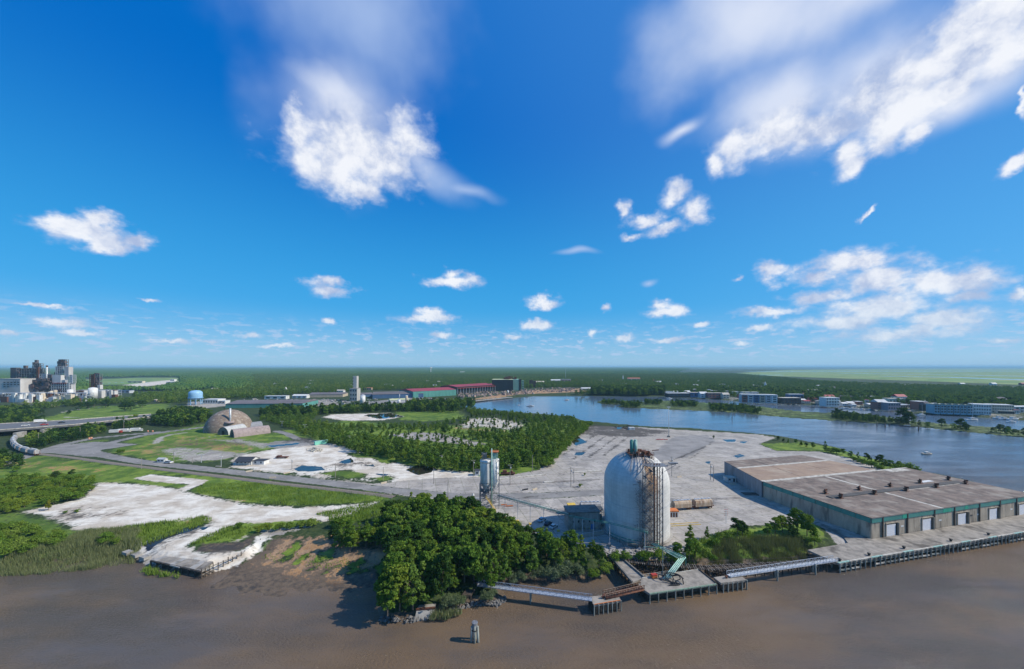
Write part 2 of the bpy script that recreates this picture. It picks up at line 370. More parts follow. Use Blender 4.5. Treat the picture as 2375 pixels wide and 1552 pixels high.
# --- grass fields
paint('grass', [(-200,1040),(100,1058),(330,1085),(640,1122),(920,1150),(900,1170),(700,1178),(560,1172),(430,1150),(240,1125),(100,1180),(-200,1200)], 4)
paint('grass', [(230,1050),(300,1020),(470,985),(640,1010),(720,1040),(560,1062),(400,1075),(330,1068)], 5)
paint('grass', [(110,968),(200,944),(392,936),(385,955),(300,968),(200,985),(0,1000),(-200,1010),(-200,970)], 6)
paint('grass', [(140,1045),(190,1024),(250,1020),(225,1040),(170,1048)], 2)
paint('grass', [(-100,1400),(-100,1190),(120,1190),(200,1230),(470,1195),(490,1215),(440,1235),(330,1262),(300,1300),(-100,1340)], 3)
paint('grass', [(600,1010),(800,975),(1000,990),(1345,975),(1365,985),(1300,1040),(1255,1090),(1100,1100),(900,1100),(760,1040)], 5)
paint('grass', [(1760,1030),(1860,1026),(1960,1042),(2000,1052),(2140,1100),(2050,1092),(1975,1062),(1900,1046),(1800,1045)], 2)
paint('grass', [(1560,1275),(1620,1240),(1700,1222),(1760,1225),(1880,1190),(1905,1240),(1890,1275),(1860,1290),(1760,1290),(1680,1300),(1600,1306),(1400,1300),(1390,1270)], 3)
paint('grass', [(920,955),(1060,952),(1080,970),(980,978),(920,972)], 5)
paint('grass', [(740,1185),(900,1160),(900,1185),(790,1215)], 3)
# --- marsh beyond the town, island
paint('marsh', [(1700,866),(1830,858),(2100,855),(2900,854),(2900,905),(2375,893),(2200,886),(1900,876),(1780,872)], 80)
paint('marsh', [(180,881),(330,876),(420,876),(430,884),(300,892),(220,893)], 40, .8)
MK[8] = np.where(isl, .43, MK[8])  # island marsh cover thinned to a dark olive in place of cloud shade
# --- yards, roads
CONC = [(640,1099),(860,1122),(1000,1110),(1180,1103),(1250,1090),(1262,1078),(1300,1040),(1350,988),(1500,992),(1760,1008),(1800,1015),(1760,1030),(1800,1046),(1900,1048),(1985,1066),(2060,1092),(2450,1180),(2450,1290),(1940,1330),(1880,1282),(1940,1260),(1900,1212),(1700,1222),(1600,1262),(1550,1282),(1400,1280),(1300,1250),(1200,1240),(1100,1200),(1060,1165),(900,1145)]
paint('concrete', CONC, 1.2, 1, cut=('grass',))
paint('asphalt', [(1560,1012),(1640,1008),(1665,1022),(1600,1060),(1520,1075),(1490,1062)], 2, .75)
paint('stain', [(1335,990),(1350,984),(1480,992),(1560,1000),(1500,1014),(1400,1012),(1320,1006)], 3, .95)
for i, (x0, x1) in enumerate([(1330,1395),(1365,1425),(1400,1450),(1310,1370)]):
    stroke('stain', [(x1 + 20, 1003), (x0, 1065 - 4 * i)], 3, 1.5, .7)
paint('asphalt', [(1290,1040),(1400,1038),(1375,1062),(1265,1062)], 1.5, .5); paint('asphalt', [(1255,1066),(1360,1068),(1345,1085),(1235,1088)], 1.5, .4)
stroke('grass', [(1290,1063),(1380,1060)], 1.6, 1.2, .8); stroke('grass', [(1310,1040),(1378,1034)], 1.2, 1, .7)
stroke('stain', [(1555,1070),(1650,1030)], 2.2, 1, .75); stroke('stain', [(1545,1105),(1620,1050),(1655,1022)], 1.2, .8, .5)
ROAD = [(-200,1110),(0,1078),(90,1050),(180,1046),(330,1072),(520,1092),(640,1106),(860,1132),(1060,1152),(1250,1150),(1400,1142)]
stroke('asphalt', ROAD, 9, 1.0, .8, cut=('grass', 'concrete'))
paint('asphalt', [(85,1048),(130,1034),(220,1024),(330,1030),(230,1045),(300,1062),(200,1060)], 1.5, .8, cut=('grass',))
stroke('asphalt', [(110,1042),(150,1030),(220,1016),(300,1008),(400,1000),(480,990)], 9, 1.2, .85, cut=('grass',))
stroke('asphalt', [(215,1055),(220,1042),(260,1026),(330,1010),(380,1003)], 9, 1.2, .8, cut=('grass',))
stroke('concrete', [(215,1058),(214,1042),(250,1028)], 1.2, .6, .9)
stroke('concrete', [(362,1028),(372,1015),(400,1007),(430,1004)], 7, 2, .7); stroke('concrete', [(440,1020),(500,1012),(560,1003)], 2.5, 1, .7)
stroke('asphalt', [(1150,1172),(1330,1160),(1500,1165),(1700,1160),(1800,1180)], 12, 2, .45)
paint('asphalt', [(1310,1110),(1400,1100),(1400,1130),(1200,1140),(1160,1128)], 3, .45)
stroke('asphalt', [(1280,1185),(1380,1195),(1400,1180)], 9, 3, .6)
paint('asphalt', [(640,1042),(600,1035),(640,1022),(720,1020),(735,1032)], 3, .8); paint('stain', [(660,1025),(700,1012),(735,1016),(720,1028)], 3, .9)
stroke('asphalt', [(640,1000),(665,1006),(690,1018),(740,1025)], 8, 2, .8, cut=('grass',))
paint('concrete', [(360,1045),(420,1035),(560,1050),(600,1042),(560,1030),(450,1020),(560,1018),(640,1030),(560,1060),(430,1075)], 5, .65)
paint('dirt', [(250,1050),(320,1035),(420,1012),(470,1008),(560,1020),(640,1025),(560,1058),(400,1066),(320,1062)], 7, .42); paint('stain', [(440,1018),(520,1016),(620,1024),(560,1036),(450,1040),(380,1046),(370,1034)], 6, .5)  # bare patches; dirt and stain also darken the field for missing cloud shade
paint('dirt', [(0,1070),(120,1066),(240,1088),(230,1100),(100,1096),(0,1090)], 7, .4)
paint('concrete', [(430,1068),(450,1058),(520,1052),(545,1058),(500,1068)], 2, .95)
# central sandy yard
paint('sand', [(530,1085),(545,1058),(640,1040),(745,1022),(800,1035),(880,1062),(960,1082),(1100,1095),(1130,1108),(1100,1128),(960,1130),(860,1118),(700,1106),(620,1096)], 3, .82, cut=('grass',))
paint('dirt', [(620,1060),(700,1050),(740,1068),(640,1075)], 6, .35)
for P_ in [[(740,1098),(800,1090),(850,1098),(845,1108),(800,1110),(770,1104)], [(860,1110),(900,1103),(915,1110),(890,1118)], [(800,1050),(850,1052),(870,1062),(830,1062)], [(870,1062),(920,1068),(900,1076),(880,1072)], [(625,1100),(680,1098),(660,1104)]]:
    paint('grass', P_, 2, .95, cut=('sand',))
for P_ in [[(682,1088),(700,1080),(745,1082),(755,1090),(720,1094),(690,1093)], [(784,1072),(815,1062),(822,1072),(800,1076)], [(846,1080),(868,1077),(866,1082)], [(620,1034),(700,1026),(690,1031),(630,1037)], [(860,1098),(905,1100),(890,1104)], [(900,1073),(915,1070),(925,1074)], [(940,1090),(970,1078),(1010,1085),(1000,1096),(970,1102)],
           [(330,1260),(400,1230),(470,1218),(455,1228),(390,1248),(345,1272)], [(460,1222),(486,1222),(470,1232)], [(1324,1022),(1340,1012),(1362,1026),(1335,1034)], [(1335,1050),(1360,1048),(1350,1056),(1330,1056)], [(1675,1020),(1708,1019),(1705,1025),(1685,1025)], [(1710,1024),(1735,1024),(1725,1029)], [(1700,1058),(1715,1053),(1730,1058),(1710,1062)], [(1632,1070),(1650,1070),(1645,1078)], [(840,963),(900,958),(935,966),(880,972)], [(1425,991),(1445,992),(1435,996)]]:
    paint('wet', P_, 1.0, 1.0)
paint('stain', [(670,1094),(690,1080),(760,1082),(780,1070),(790,1060),(830,1064),(870,1076),(880,1084),(820,1084),(770,1094),(720,1098)], 4, .6)
paint('stain', [(440,1298),(510,1246),(545,1240),(470,1262),(560,1238),(590,1250),(575,1278),(520,1290),(460,1283),(430,1270),(330,1300)], 1.5, .0)
paint('grass', [(960,1090),(1010,1100),(1200,1090),(1240,1078),(1240,1095),(1120,1112),(1010,1104)], 2, .9)
# left white sand
paint('sand', [(60,1186),(130,1170),(205,1150),(225,1120),(300,1122),(400,1132),(450,1146),(560,1168),(700,1178),(850,1168),(880,1164),(800,1200),(720,1212),(620,1222),(560,1236),(640,1232),(612,1266),(560,1292),(500,1310),(440,1298),(330,1290),(300,1262),(450,1226),(490,1214),(480,1196),(420,1208),(330,1218),(180,1228),(130,1205)], 2.5, 1, cut=('grass',))
paint('sand', [(310,1110),(350,1100),(480,1114),(470,1124),(430,1140),(410,1136),(440,1124),(330,1114)], 1.2, .95, cut=('grass',))
paint('dirt', [(440,1165),(560,1172),(620,1190),(540,1205),(470,1200)], 8, .5)
paint('stain', [(60,1196),(190,1182),(260,1190),(210,1206),(130,1214)], 5, .6)
paint('stain', [(330,1268),(400,1232),(480,1214),(500,1222),(400,1256),(350,1284)], 2, .75)
paint('stain', [(430,1262),(545,1218),(560,1224),(450,1272)], 2, .7)
paint('grass', [(430,1268),(520,1225),(560,1212),(720,1205),(735,1215),(640,1232),(570,1242),(570,1252),(500,1262),(440,1270)], 2, .95, cut=('sand', 'stain'))
paint('mud', [(452,1278),(470,1262),(560,1258),(592,1240),(585,1262),(555,1276),(490,1282)], 1.2, 1, cut=('sand',)); paint('stain', [(448,1280),(462,1262),(500,1262),(560,1256),(590,1236),(596,1254),(560,1278),(490,1286)], 1.2, .8)
paint('concrete', [(590,1232),(720,1212),(735,1222),(640,1245),(600,1245)], 2, .6, cut=('grass',)); 
# mud flat and its reddish, grassy upper beach
paint('mud', [(480,1330),(560,1290),(640,1245),(760,1250),(910,1275),(900,1320),(860,1400),(760,1420),(640,1400),(540,1350)], 3, 1, cut=('grass',))
paint('dirt', [(585,1285),(620,1250),(700,1250),(800,1262),(915,1282),(900,1310),(800,1320),(700,1305),(640,1300)], 4, .95, cut=('grass',))
paint('grass', [(580,1283),(600,1262),(640,1246),(655,1250),(630,1262),(600,1284)], 1.5, 1, cut=('dirt',))
for P_ in [[(650,1272),(690,1256),(700,1262),(665,1280)], [(740,1272),(780,1268),(770,1284),(745,1286)], [(800,1296),(840,1282),(850,1290),(815,1302)], [(675,1294),(700,1275),(722,1270),(700,1290),(685,1297)], [(640,1288),(680,1276),(670,1286)], [(720,1290),(735,1276),(745,1290)], [(795,1312),(830,1298),(835,1304),(810,1314)], [(830,1310),(850,1302),(858,1308)], [(868,1300),(905,1282),(920,1286),(880,1318)], [(745,1314),(760,1306),(765,1312)], [(710,1306),(725,1300),(728,1305)], [(770,1300),(790,1294),(788,1300)]]:
    paint('grass', P_, .8, 1, cut=('dirt', 'mud'))
paint('stain', [(700,1360),(760,1340),(860,1330),(850,1380),(760,1410),(715,1390)], 4, .85)
paint('stain', [(480,1330),(600,1320),(700,1340),(640,1372),(560,1356)], 6, .5)
# mud right of the jetty
paint('mud', [(1600,1312),(1660,1296),(1700,1288),(1800,1292),(1890,1276),(1915,1262),(1930,1290),(1880,1306),(1700,1318)], 1.2, 1, cut=('grass','concrete'))
paint('mud', [(-200,1345),(0,1312),(200,1292),(300,1284),(330,1300),(0,1330)], 1.5, .9)
paint('mud', [(1130,1400),(1180,1350),(1250,1335),(1330,1340),(1410,1325),(1400,1370),(1200,1400)], 1.5, .9, cut=('grass','concrete'))
# clearings among the middle woods
paint('sand', [(745,968),(770,961),(900,958),(940,966),(890,975),(800,976)], 4, .85, cut=('grass',))
paint('sand', [(1060,985),(1090,970),(1150,968),(1215,980),(1222,988),(1190,1000),(1150,996),(1120,992),(1060,996)], 5, .58, cut=('grass',))
paint('concrete', [(900,1008),(960,1002),(1020,1005),(1130,1030),(1110,1036),(1000,1024),(930,1018)], 4, .75, cut=('grass',))
paint('dirt', [(1050,990),(1080,992),(1180,1000),(1170,1004),(1060,996)], 3, .6)
paint('concrete', [(700,928),(775,926),(800,945),(770,950),(690,946)], 5, .6)
paint('asphalt', [(820,935),(960,920),(1060,925),(1050,945),(900,950)], 6, .7)
paint('dirt', [(1070,930),(1160,915),(1240,905),(1370,900),(1380,908),(1200,915),(1150,923)], 5, .9)
paint('sand', [(1955,944),(2050,948),(2050,940),(1960,938)], 3, .5)
paint('concrete', [(1540,926),(1700,930),(1900,938),(2060,950),(2375,972),(2375,960),(2060,938),(1800,925),(1600,916)], 6, .48)
paint('sand', [(330,900),(500,930),(470,945),(430,940)], 5, .0); paint('concrete', [(430,940),(440,932),(510,930),(540,940),(470,948)], 5, .8)
paint('sand', [(270,902),(350,896),(420,888),(410,880),(360,884),(280,893)], 15, .7); stroke('wet', [(230,890),(300,886),(340,887)], 14, 6, 1)
stroke('concrete', [(140,957),(170,951),(230,946)], 6, 2, .8); stroke('concrete', [(150,968),(240,967),(350,964)], 5, 2, .8)
paint('sand', [(0,930),(0,900),(280,902),(260,918),(180,925),(60,940)], 10, .55)
for L_ in [[(1960,866),(2080,868),(2250,870),(2500,876)], [(2070,873),(2200,875),(2400,882),(2700,890)], [(1600,868.5),(1700,870),(1800,870)], [(1750,862),(2300,861),(2700,864)]]:
    for a_ in range(1): stroke('wet', L_, 130 if L_[0][0] != 1750 else 260, 25, 1)
stroke('marsh', [(1560,868),(1700,867),(1820,866)], 200, 60, .9)
# small grass tufts in the joints of the yard
r_ = random.Random(5)
for (x, y, s) in [(1575,1065,8),(1560,1150,5),(1640,1110,9),(1655,1112,10),(1345,1088,6),(1225,1105,14),(1260,1122,16),(1280,1130,12),(1300,1114,10),(1220,1088,14),(1350,1132,5),(1690,1180,8),(1670,1113,8),(1350,1105,6),(1480,1095,4),(1180,1120,6),(1090,1142,8),(670,1084,8),(1570,1102,3)]:
    paint('grass', [(x + s * 1.6 * math.cos(a) * r_.uniform(.7, 1.2), y + s * .3 * math.sin(a)) for a in np.linspace(0, 6.28, 9)[:-1]], 1.2, .85)
for a, b in [((1110,1126),(1390,1112)), ((1150,1142),(1395,1126)), ((1180,1108),(1330,1098)), ((1200,1156),(1330,1140))]:
    stroke('stain', [a, b], 1.4, .8, .6); stroke('grass', [(a[0], a[1] - 3), (b[0], b[1] - 2)], 2.4, 1.5, .55)
MK[2] = np.where(wat > 0, 0, MK[2]); MK[1] = np.where(wat > 0, 0, MK[1])
MK[5] = np.maximum(MK[5], np.clip((wat + 3.5) / 2.5, 0, 1) * (GY < 330))
MK[0] *= (wat < -.5)
# gentle flats: the mud beach slopes slowly into the water
flat = G([(470,1345),(560,1290),(600,1262),(700,1262),(800,1275),(915,1292),(905,1330),(872,1412),(760,1440),(640,1420),(520,1360)])
fs = np.clip(sdist(GP, flat) / 3 + .5, 0, 1)
slope_y = np.interp(GY, [99, 108, 122, 135, 145], [-.35, -.12, .16, 1.3, 2.2]) + (fbm(GX / 6, GY / 4) - .5) * .30
GZ = GZ * (1 - fs) + slope_y * fs
rf = np.clip(sdist(GP, G([(1590,1318),(1660,1298),(1700,1290),(1800,1294),(1890,1278),(1915,1264),(1935,1290),(1880,1312),(1700,1322)])) / 2 + .5, 0, 1)
GZ = GZ * (1 - rf) + (.25 + .2 * (fbm(GX / 4, GY / 4) - .5)) * rf
# keep only faces that rise near the water surface
ii = np.arange(NR * NC).reshape(NR, NC)
Fq = np.stack([ii[:-1, :-1], ii[:-1, 1:], ii[1:, 1:], ii[1:, :-1]], -1).reshape(-1, 4)
keep = GZ[Fq].max(1) > -1.2
Fq = Fq[keep]; used = np.unique(Fq); remap = np.zeros(NR * NC, np.int64); remap[used] = np.arange(len(used)); Fq = remap[Fq]
GV = np.stack([GX, GY, GZ], 1)[used]

m = bpy.data.materials.new('ground_surface'); m.use_nodes = True; t = NT(m.node_tree); t.n.clear()
o = t.new('ShaderNodeOutputMaterial'); b = t.new('ShaderNodeBsdfPrincipled')
g = t.new('ShaderNodeNewGeometry').outputs['Position']
def att(nm):
    a = t.new('ShaderNodeAttribute', attribute_name=nm); s = t.new('ShaderNodeSeparateXYZ'); t.l.new(a.outputs['Vector'], s.inputs[0]); return s.outputs
A, B, C = att('cover_a'), att('cover_b'), att('cover_c')
n_s = t.noise(g, .09, 8, .62); n_m = t.noise(g, .55, 7, .62); n_f = t.noise(g, 3.0, 4, .6); n_l = t.noise(g, .012, 5, .55)
n_st = t.noise(t.vm('MULTIPLY', g, (.25, 1, 1)), .35, 8, .65)       # streaks along the tyre and flow direction
edge = t.m('ADD', t.m('MULTIPLY', t.m('SUBTRACT', n_m, .5), 1.9), t.m('MULTIPLY', t.m('SUBTRACT', n_s, .5), 1.7))
def msk(a, amp=1.0, w=.12): return t.ramp(t.m('ADD', a, t.m('MULTIPLY', edge, t.m('MULTIPLY', amp, t.ramp(a, 0, .12)))), .5 - w, .5 + w)
c = t.mix(t.ramp(n_m, .35, .65), (.022, .042, .012), (.055, .075, .025))
grass = t.mix(t.ramp(n_s, .42, .58), (.085, .155, .018), (.19, .265, .035)); grass = t.mix(t.ramp(n_m, .42, .70, 0, .7), grass, (.06, .10, .022)); grass = t.mix(t.ramp(n_st, .55, .72, 0, .5), grass, (.26, .23, .10))
grass = t.mix(t.ramp(n_l, .45, .6, 0, .45), grass, (.06, .11, .02))
c = t.mix(msk(A[0]), c, grass)
nmr = t.noise(t.vm('MULTIPLY', g, (.5, 1.6, 1)), .006, 6, .6)
marsh = t.mix(t.ramp(nmr, .4, .62), (.15, .26, .07), (.26, .30, .11)); marsh = t.mix(t.ramp(n_l, .48, .62, 0, .6), marsh, (.07, .12, .04))
c = t.mix(msk(C[2], .5), c, marsh)
mud = t.mix(t.ramp(n_m, .35, .65), (.155, .115, .078), (.08, .062, .048)); mud = t.mix(t.ramp(n_f, .5, .7, 0, .5), mud, (.22, .15, .09))
c = t.mix(msk(B[2], .6), c, mud)
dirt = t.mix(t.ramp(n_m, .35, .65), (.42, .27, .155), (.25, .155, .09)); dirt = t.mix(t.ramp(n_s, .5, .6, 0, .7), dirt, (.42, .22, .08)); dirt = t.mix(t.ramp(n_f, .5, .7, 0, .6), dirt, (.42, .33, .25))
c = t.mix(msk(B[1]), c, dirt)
sand = t.mix(t.ramp(n_s, .40, .62), (.74, .69, .60), (.54, .47, .38)); sand = t.mix(t.ramp(n_st, .48, .66, 0, .7), sand, (.38, .31, .24)); sand = t.mix(t.ramp(n_f, .58, .75, 0, .5), sand, (.25, .22, .16))
c = t.mix(msk(A[1], .55), c, sand)
conc = t.mix(t.ramp(n_s, .38, .62), (.45, .41, .365), (.29, .265, .24)); conc = t.mix(t.ramp(n_l, .42, .60, 0, .7), conc, t.mix(n_m, (.47, .41, .33), (.33, .30, .265))); conc = t.mix(t.ramp(n_st, .45, .7, 0, .6), conc, (.46, .43, .40)); conc = t.mix(t.ramp(n_m, .50, .68, 0, .6), conc, (.20, .18, .16)); conc = t.mix(t.ramp(n_f, .56, .70, 0, .6), conc, (.13, .12, .11))
# slab joints
br = t.new('ShaderNodeTexBrick'); t.put(br.inputs['Vector'], t.vm('ADD', g, (0, 0, 0))); br.offset = 0
mpj = t.new('ShaderNodeMapping'); t.l.new(g, mpj.inputs[0]); mpj.inputs['Rotation'].default_value = (0, 0, R(-14)); t.l.new(mpj.outputs[0], br.inputs['Vector'])
br.inputs['Scale'].default_value = 1; br.inputs['Brick Width'].default_value = 7.5; br.inputs['Row Height'].default_value = 6; br.inputs['Mortar Size'].default_value = .15; br.inputs['Mortar Smooth'].default_value = .6
slabv = t.new('ShaderNodeTexBrick'); t.l.new(mpj.outputs[0], slabv.inputs['Vector']); slabv.offset = 0
for s_ in (slabv,): s_.inputs['Scale'].default_value = 1; s_.inputs['Brick Width'].default_value = 7.5; s_.inputs['Row Height'].default_value = 6; s_.inputs['Mortar Size'].default_value = 0; s_.inputs['Color1'].default_value = (.88, .88, .88, 1); s_.inputs['Color2'].default_value = (1.06, 1.06, 1.06, 1)
conc = t.mix(1.0, conc, slabv.outputs['Color'], 'MULTIPLY')
conc = t.mix(t.m('MULTIPLY', br.outputs['Fac'], .7), conc, (.13, .14, .08))
c = t.mix(msk(A[2], .8), c, conc)
asp = t.mix(t.ramp(n_s, .35, .65), (.29, .275, .26), (.20, .19, .18)); asp = t.mix(t.ramp(n_st, .5, .7, 0, .5), asp, (.27, .255, .245)); asp = t.mix(t.ramp(n_f, .6, .75, 0, .5), asp, (.08, .08, .08))
c = t.mix(t.m('MULTIPLY', msk(B[0], .5), .95), c, asp)
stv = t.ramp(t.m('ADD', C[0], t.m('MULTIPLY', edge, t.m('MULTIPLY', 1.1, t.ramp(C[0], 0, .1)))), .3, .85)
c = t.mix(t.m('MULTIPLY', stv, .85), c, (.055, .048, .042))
wet = msk(C[1], .45, .06)
c = t.mix(wet, c, (.025, .022, .016))
t.put(b.inputs['Base Color'], c)
t.put(b.inputs['Roughness'], t.m('MULTIPLY', t.m('SUBTRACT', 1.0, wet), t.m('SUBTRACT', .92, t.m('MULTIPLY', B[2], .25)))); t.put(b.inputs['Specular IOR Level'], t.m('ADD', .2, t.m('MULTIPLY', wet, .35)))
bp = t.new('ShaderNodeBump'); t.put(bp.inputs['Distance'], .35); t.put(bp.inputs['Strength'], t.m('MULTIPLY', t.m('SUBTRACT', 1, wet), t.m('SUBTRACT', .8, t.m('MULTIPLY', t.m('MAXIMUM', A[2], B[0]), .6))))
t.put(bp.inputs['Height'], t.m('ADD', n_m, t.m('MULTIPLY', n_f, .5))); t.put(b.inputs['Normal'], bp.outputs[0])
t.l.new(b.outputs[0], o.inputs[0]); M_ground = m
mk = MK[:, used]
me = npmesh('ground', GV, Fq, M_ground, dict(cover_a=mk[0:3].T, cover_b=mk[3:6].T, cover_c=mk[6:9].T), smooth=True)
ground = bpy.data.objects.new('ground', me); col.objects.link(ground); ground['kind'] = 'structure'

# land behind the camera across the river and beyond the ground's sides
M_far = mat('far_ground', (.05, .075, .025), (.035, .06, .02), scale=.02, rough=.95)
fm = MB(); fm.prism([(-90000, -600), (90000, -600), (90000, -90000), (-90000, -90000)], -2, 3)
fo = fm.build('far_bank', M_far); fo['kind'] = 'structure'

# water
m = bpy.data.materials.new('river_water'); m.use_nodes = True; t = NT(m.node_tree); t.n.clear()
o = t.new('ShaderNodeOutputMaterial'); b = t.new('ShaderNodeBsdfPrincipled'); g = t.new('ShaderNodeNewGeometry').outputs['Position']
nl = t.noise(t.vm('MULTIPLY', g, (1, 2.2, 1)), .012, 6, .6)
c = t.mix(t.ramp(nl, .40, .62), (.165, .112, .068), (.105, .085, .070))  # random silt tone; the greyer colour stands in for cloud shadow and reflection
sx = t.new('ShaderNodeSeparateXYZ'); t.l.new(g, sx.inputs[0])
c = t.mix(t.ramp(sx.outputs[1], 150, 300, 0, .92), c, (.095, .14, .20))  # far channel base made bluer and lighter in place of sky reflection
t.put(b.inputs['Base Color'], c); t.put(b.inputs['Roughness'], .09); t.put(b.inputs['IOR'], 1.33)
wv1 = t.noise(t.vm('MULTIPLY', g, (1, 1.8, 1)), 1.3, 5, .65); wv3 = t.noise(t.vm('MULTIPLY', g, (1, 2.5, 1)), .035, 5, .6); wv2 = t.noise(t.vm('MULTIPLY', g, (.7, 1.4, 1)), .14, 5, .6)
gust = t.ramp(t.noise(t.vm('MULTIPLY', g, (1, 3, 1)), .02, 4, .6), .35, .65, .35, 1.2)
bp = t.new('ShaderNodeBump'); t.put(bp.inputs['Distance'], .35); t.put(bp.inputs['Strength'], t.m('MULTIPLY', gust, t.ramp(sx.outputs[1], 120, 500, .95, .14))); t.put(bp.inputs['Height'], t.m('ADD', t.m('MULTIPLY', wv1, 1.3), wv2)); t.put(b.inputs['Normal'], bp.outputs[0])
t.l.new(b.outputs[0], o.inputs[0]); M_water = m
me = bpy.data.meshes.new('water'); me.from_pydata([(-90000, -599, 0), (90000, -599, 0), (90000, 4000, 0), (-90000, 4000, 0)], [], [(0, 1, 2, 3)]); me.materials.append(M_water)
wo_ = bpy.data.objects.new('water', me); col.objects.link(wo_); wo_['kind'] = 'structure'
# ------------------------------------------------------------------ cement storage dome
def V3(x, y, z): return Vector((x, y, z))
TC = V3(51.6, 149.6, LAND); TR = 12.9; TH = 20.3; TD = 12.6
m = bpy.data.materials.new('tank_shell_concrete'); m.use_nodes = True; t = NT(m.node_tree); t.n.clear()
o = t.new('ShaderNodeOutputMaterial'); b = t.new('ShaderNodeBsdfPrincipled'); g = t.new('ShaderNodeNewGeometry').outputs['Position']
gl = t.vm('SUBTRACT', g, tuple(TC)); sx = t.new('ShaderNodeSeparateXYZ'); t.l.new(gl, sx.inputs[0])
ang = t.m('MULTIPLY', t.m('ARCTAN2', sx.outputs[1], sx.outputs[0]), TR)
cb_ = t.new('ShaderNodeCombineXYZ'); t.put(cb_.inputs[0], ang); t.put(cb_.inputs[1], sx.outputs[2])
streak = t.noise(t.vm('MULTIPLY', cb_.outputs[0], (1.2, .10, 1)), 1.0, 6, .65)
patch = t.noise(cb_.outputs[0], .25, 5, .6)
c = t.mix(t.ramp(patch, .35, .7), (.64, .63, .60), (.53, .53, .51)); c = t.mix(t.ramp(streak, .54, .80, 0, .45), c, (.38, .37, .35))
bk = t.new('ShaderNodeTexBrick'); bk.offset = 0; t.l.new(cb_.outputs[0], bk.inputs['Vector'])
bk.inputs['Scale'].default_value = 1; bk.inputs['Brick Width'].default_value = 1.35; bk.inputs['Row Height'].default_value = 1.25; bk.inputs['Mortar Size'].default_value = .035
bk.inputs['Color1'].default_value = (.93, .93, .93, 1); bk.inputs['Color2'].default_value = (1, 1, 1, 1); bk.inputs['Mortar'].default_value = (.74, .74, .74, 1)
c = t.mix(1, c, bk.outputs['Color'], 'MULTIPLY')
# rust run-off below the walkway: on the dome, in the direction of the stair tower
rx = t.m('SUBTRACT', ang, math.atan2(-12.4, 1.6) * TR); rx = t.m('ABSOLUTE', rx)
rust = t.m('MULTIPLY', t.ramp(t.m('ADD', rx, t.m('MULTIPLY', t.m('SUBTRACT', streak, .5), 9)), .4, 3.2, 1, 0), t.m('MULTIPLY', t.ramp(sx.outputs[2], 17.5, 22), t.ramp(sx.outputs[2], 29, 32, 1, .6)))
c = t.mix(t.m('MULTIPLY', rust, .8), c, (.42, .22, .075))
topd = t.ramp(t.m('ADD', sx.outputs[2], t.m('MULTIPLY', streak, 6)), 32.5, 36)
c = t.mix(t.m('MULTIPLY', topd, .75), c, (.16, .11, .08))
t.put(b.inputs['Base Color'], c); t.put(b.inputs['Roughness'], .7); t.put(b.inputs['Specular IOR Level'], .25)
bp = t.new('ShaderNodeBump'); t.put(bp.inputs['Distance'], .05); t.put(bp.inputs['Strength'], .5); t.put(bp.inputs['Height'], bk.outputs['Fac']); bp.invert = True; t.put(b.inputs['Normal'], bp.outputs[0])
t.l.new(b.outputs[0], o.inputs[0]); M_tank = m
tank = thing('storage_dome', 'huge pale concrete storage silo with a domed top beside the river pier', 'storage dome', TC)
MB().lathe(TC, [(TR, 0), (TR, TH)], 96).build('wall', M_tank, tank)
MB().lathe((TC.x, TC.y, TC.z), [(TR * math.cos(a), TH + TD * math.sin(a)) for a in np.linspace(0, R(89.5), 22)], 96).build('dome', M_tank, tank)
MB().lathe(TC, [(TR + .02, 13.4), (TR + .10, 13.4), (TR + .10, 13.6), (TR + .02, 13.6)], 64, smooth=False).build('seam_ring', M_graywall, tank)
MB().lathe(TC, [(TR + .05, -.3), (TR + 1.0, -.3), (TR + 1.0, .45), (TR + .05, .5)], 48, smooth=False).build('footing', M_conc, tank)
TOP = TC.z + TH + TD
# platform and machinery on the crown
pl = MB(); rr = random.Random(3)
plx, ply = TC.x + .6, TC.y - 2.5
for z in (TOP - 2.2, TOP - .6):
    pl.box((plx, ply, z), (9.5, 6, .12))
    for x in np.linspace(-4.7, 4.7, 9):
        for y in (-3, 3): pl.beam((plx + x, ply + y, z), (plx + x, ply + y, z + 1.1), .05)
    for zz in (.55, 1.1):
        for y in (-3, 3): pl.beam((plx - 4.7, ply + y, z + zz), (plx + 4.7, ply + y, z + zz), .05)
        for x in (-4.7, 4.7): pl.beam((plx + x, ply - 3, z + zz), (plx + x, ply + 3, z + zz), .05)
for x in (-4, 0, 4):
    for y in (-2.5, 2.5): pl.beam((plx + x, ply + y, TOP - 4.5), (plx + x, ply + y, TOP - .6), .11)
pl.build('crown_platform', M_rust, tank)
mm = MB()
for i in range(16): mm.box((plx + rr.uniform(-4, 4), ply + rr.uniform(-2.4, 2.4), TOP - .48), (rr.uniform(.5, 1.8), rr.uniform(.5, 1.4), rr.uniform(.4, 1.5)), rr.random())
for i in range(14):
    a = V3(plx + rr.uniform(-5.5, 5), ply + rr.uniform(-3, 3), TOP + rr.uniform(-2, 1)); mm.beam(a, a + V3(rr.uniform(-3, 3), rr.uniform(-1, 1), rr.uniform(-1.5, 1)), rr.uniform(.07, .2), 6)
mm.build('rusty_machinery', M_rust, tank)
for i, dx in enumerate((-.75, .75)):
    p = V3(TC.x - 2.2 + dx, TC.y - 3.3, TOP - .4)
    q = MB(); q.cyl(p, .68, 5.4, 14, .66); q.cyl(p + V3(0, 0, 5.4), .5, .35, 10); 
    for k in range(6): q.beam(p + V3(.7 * math.cos(k), .7 * math.sin(k), 0), p + V3(.7 * math.cos(k), .7 * math.sin(k), 5.4), .05)
    q.build('dust_collector', M_green if i == 0 else M_mint, tank)
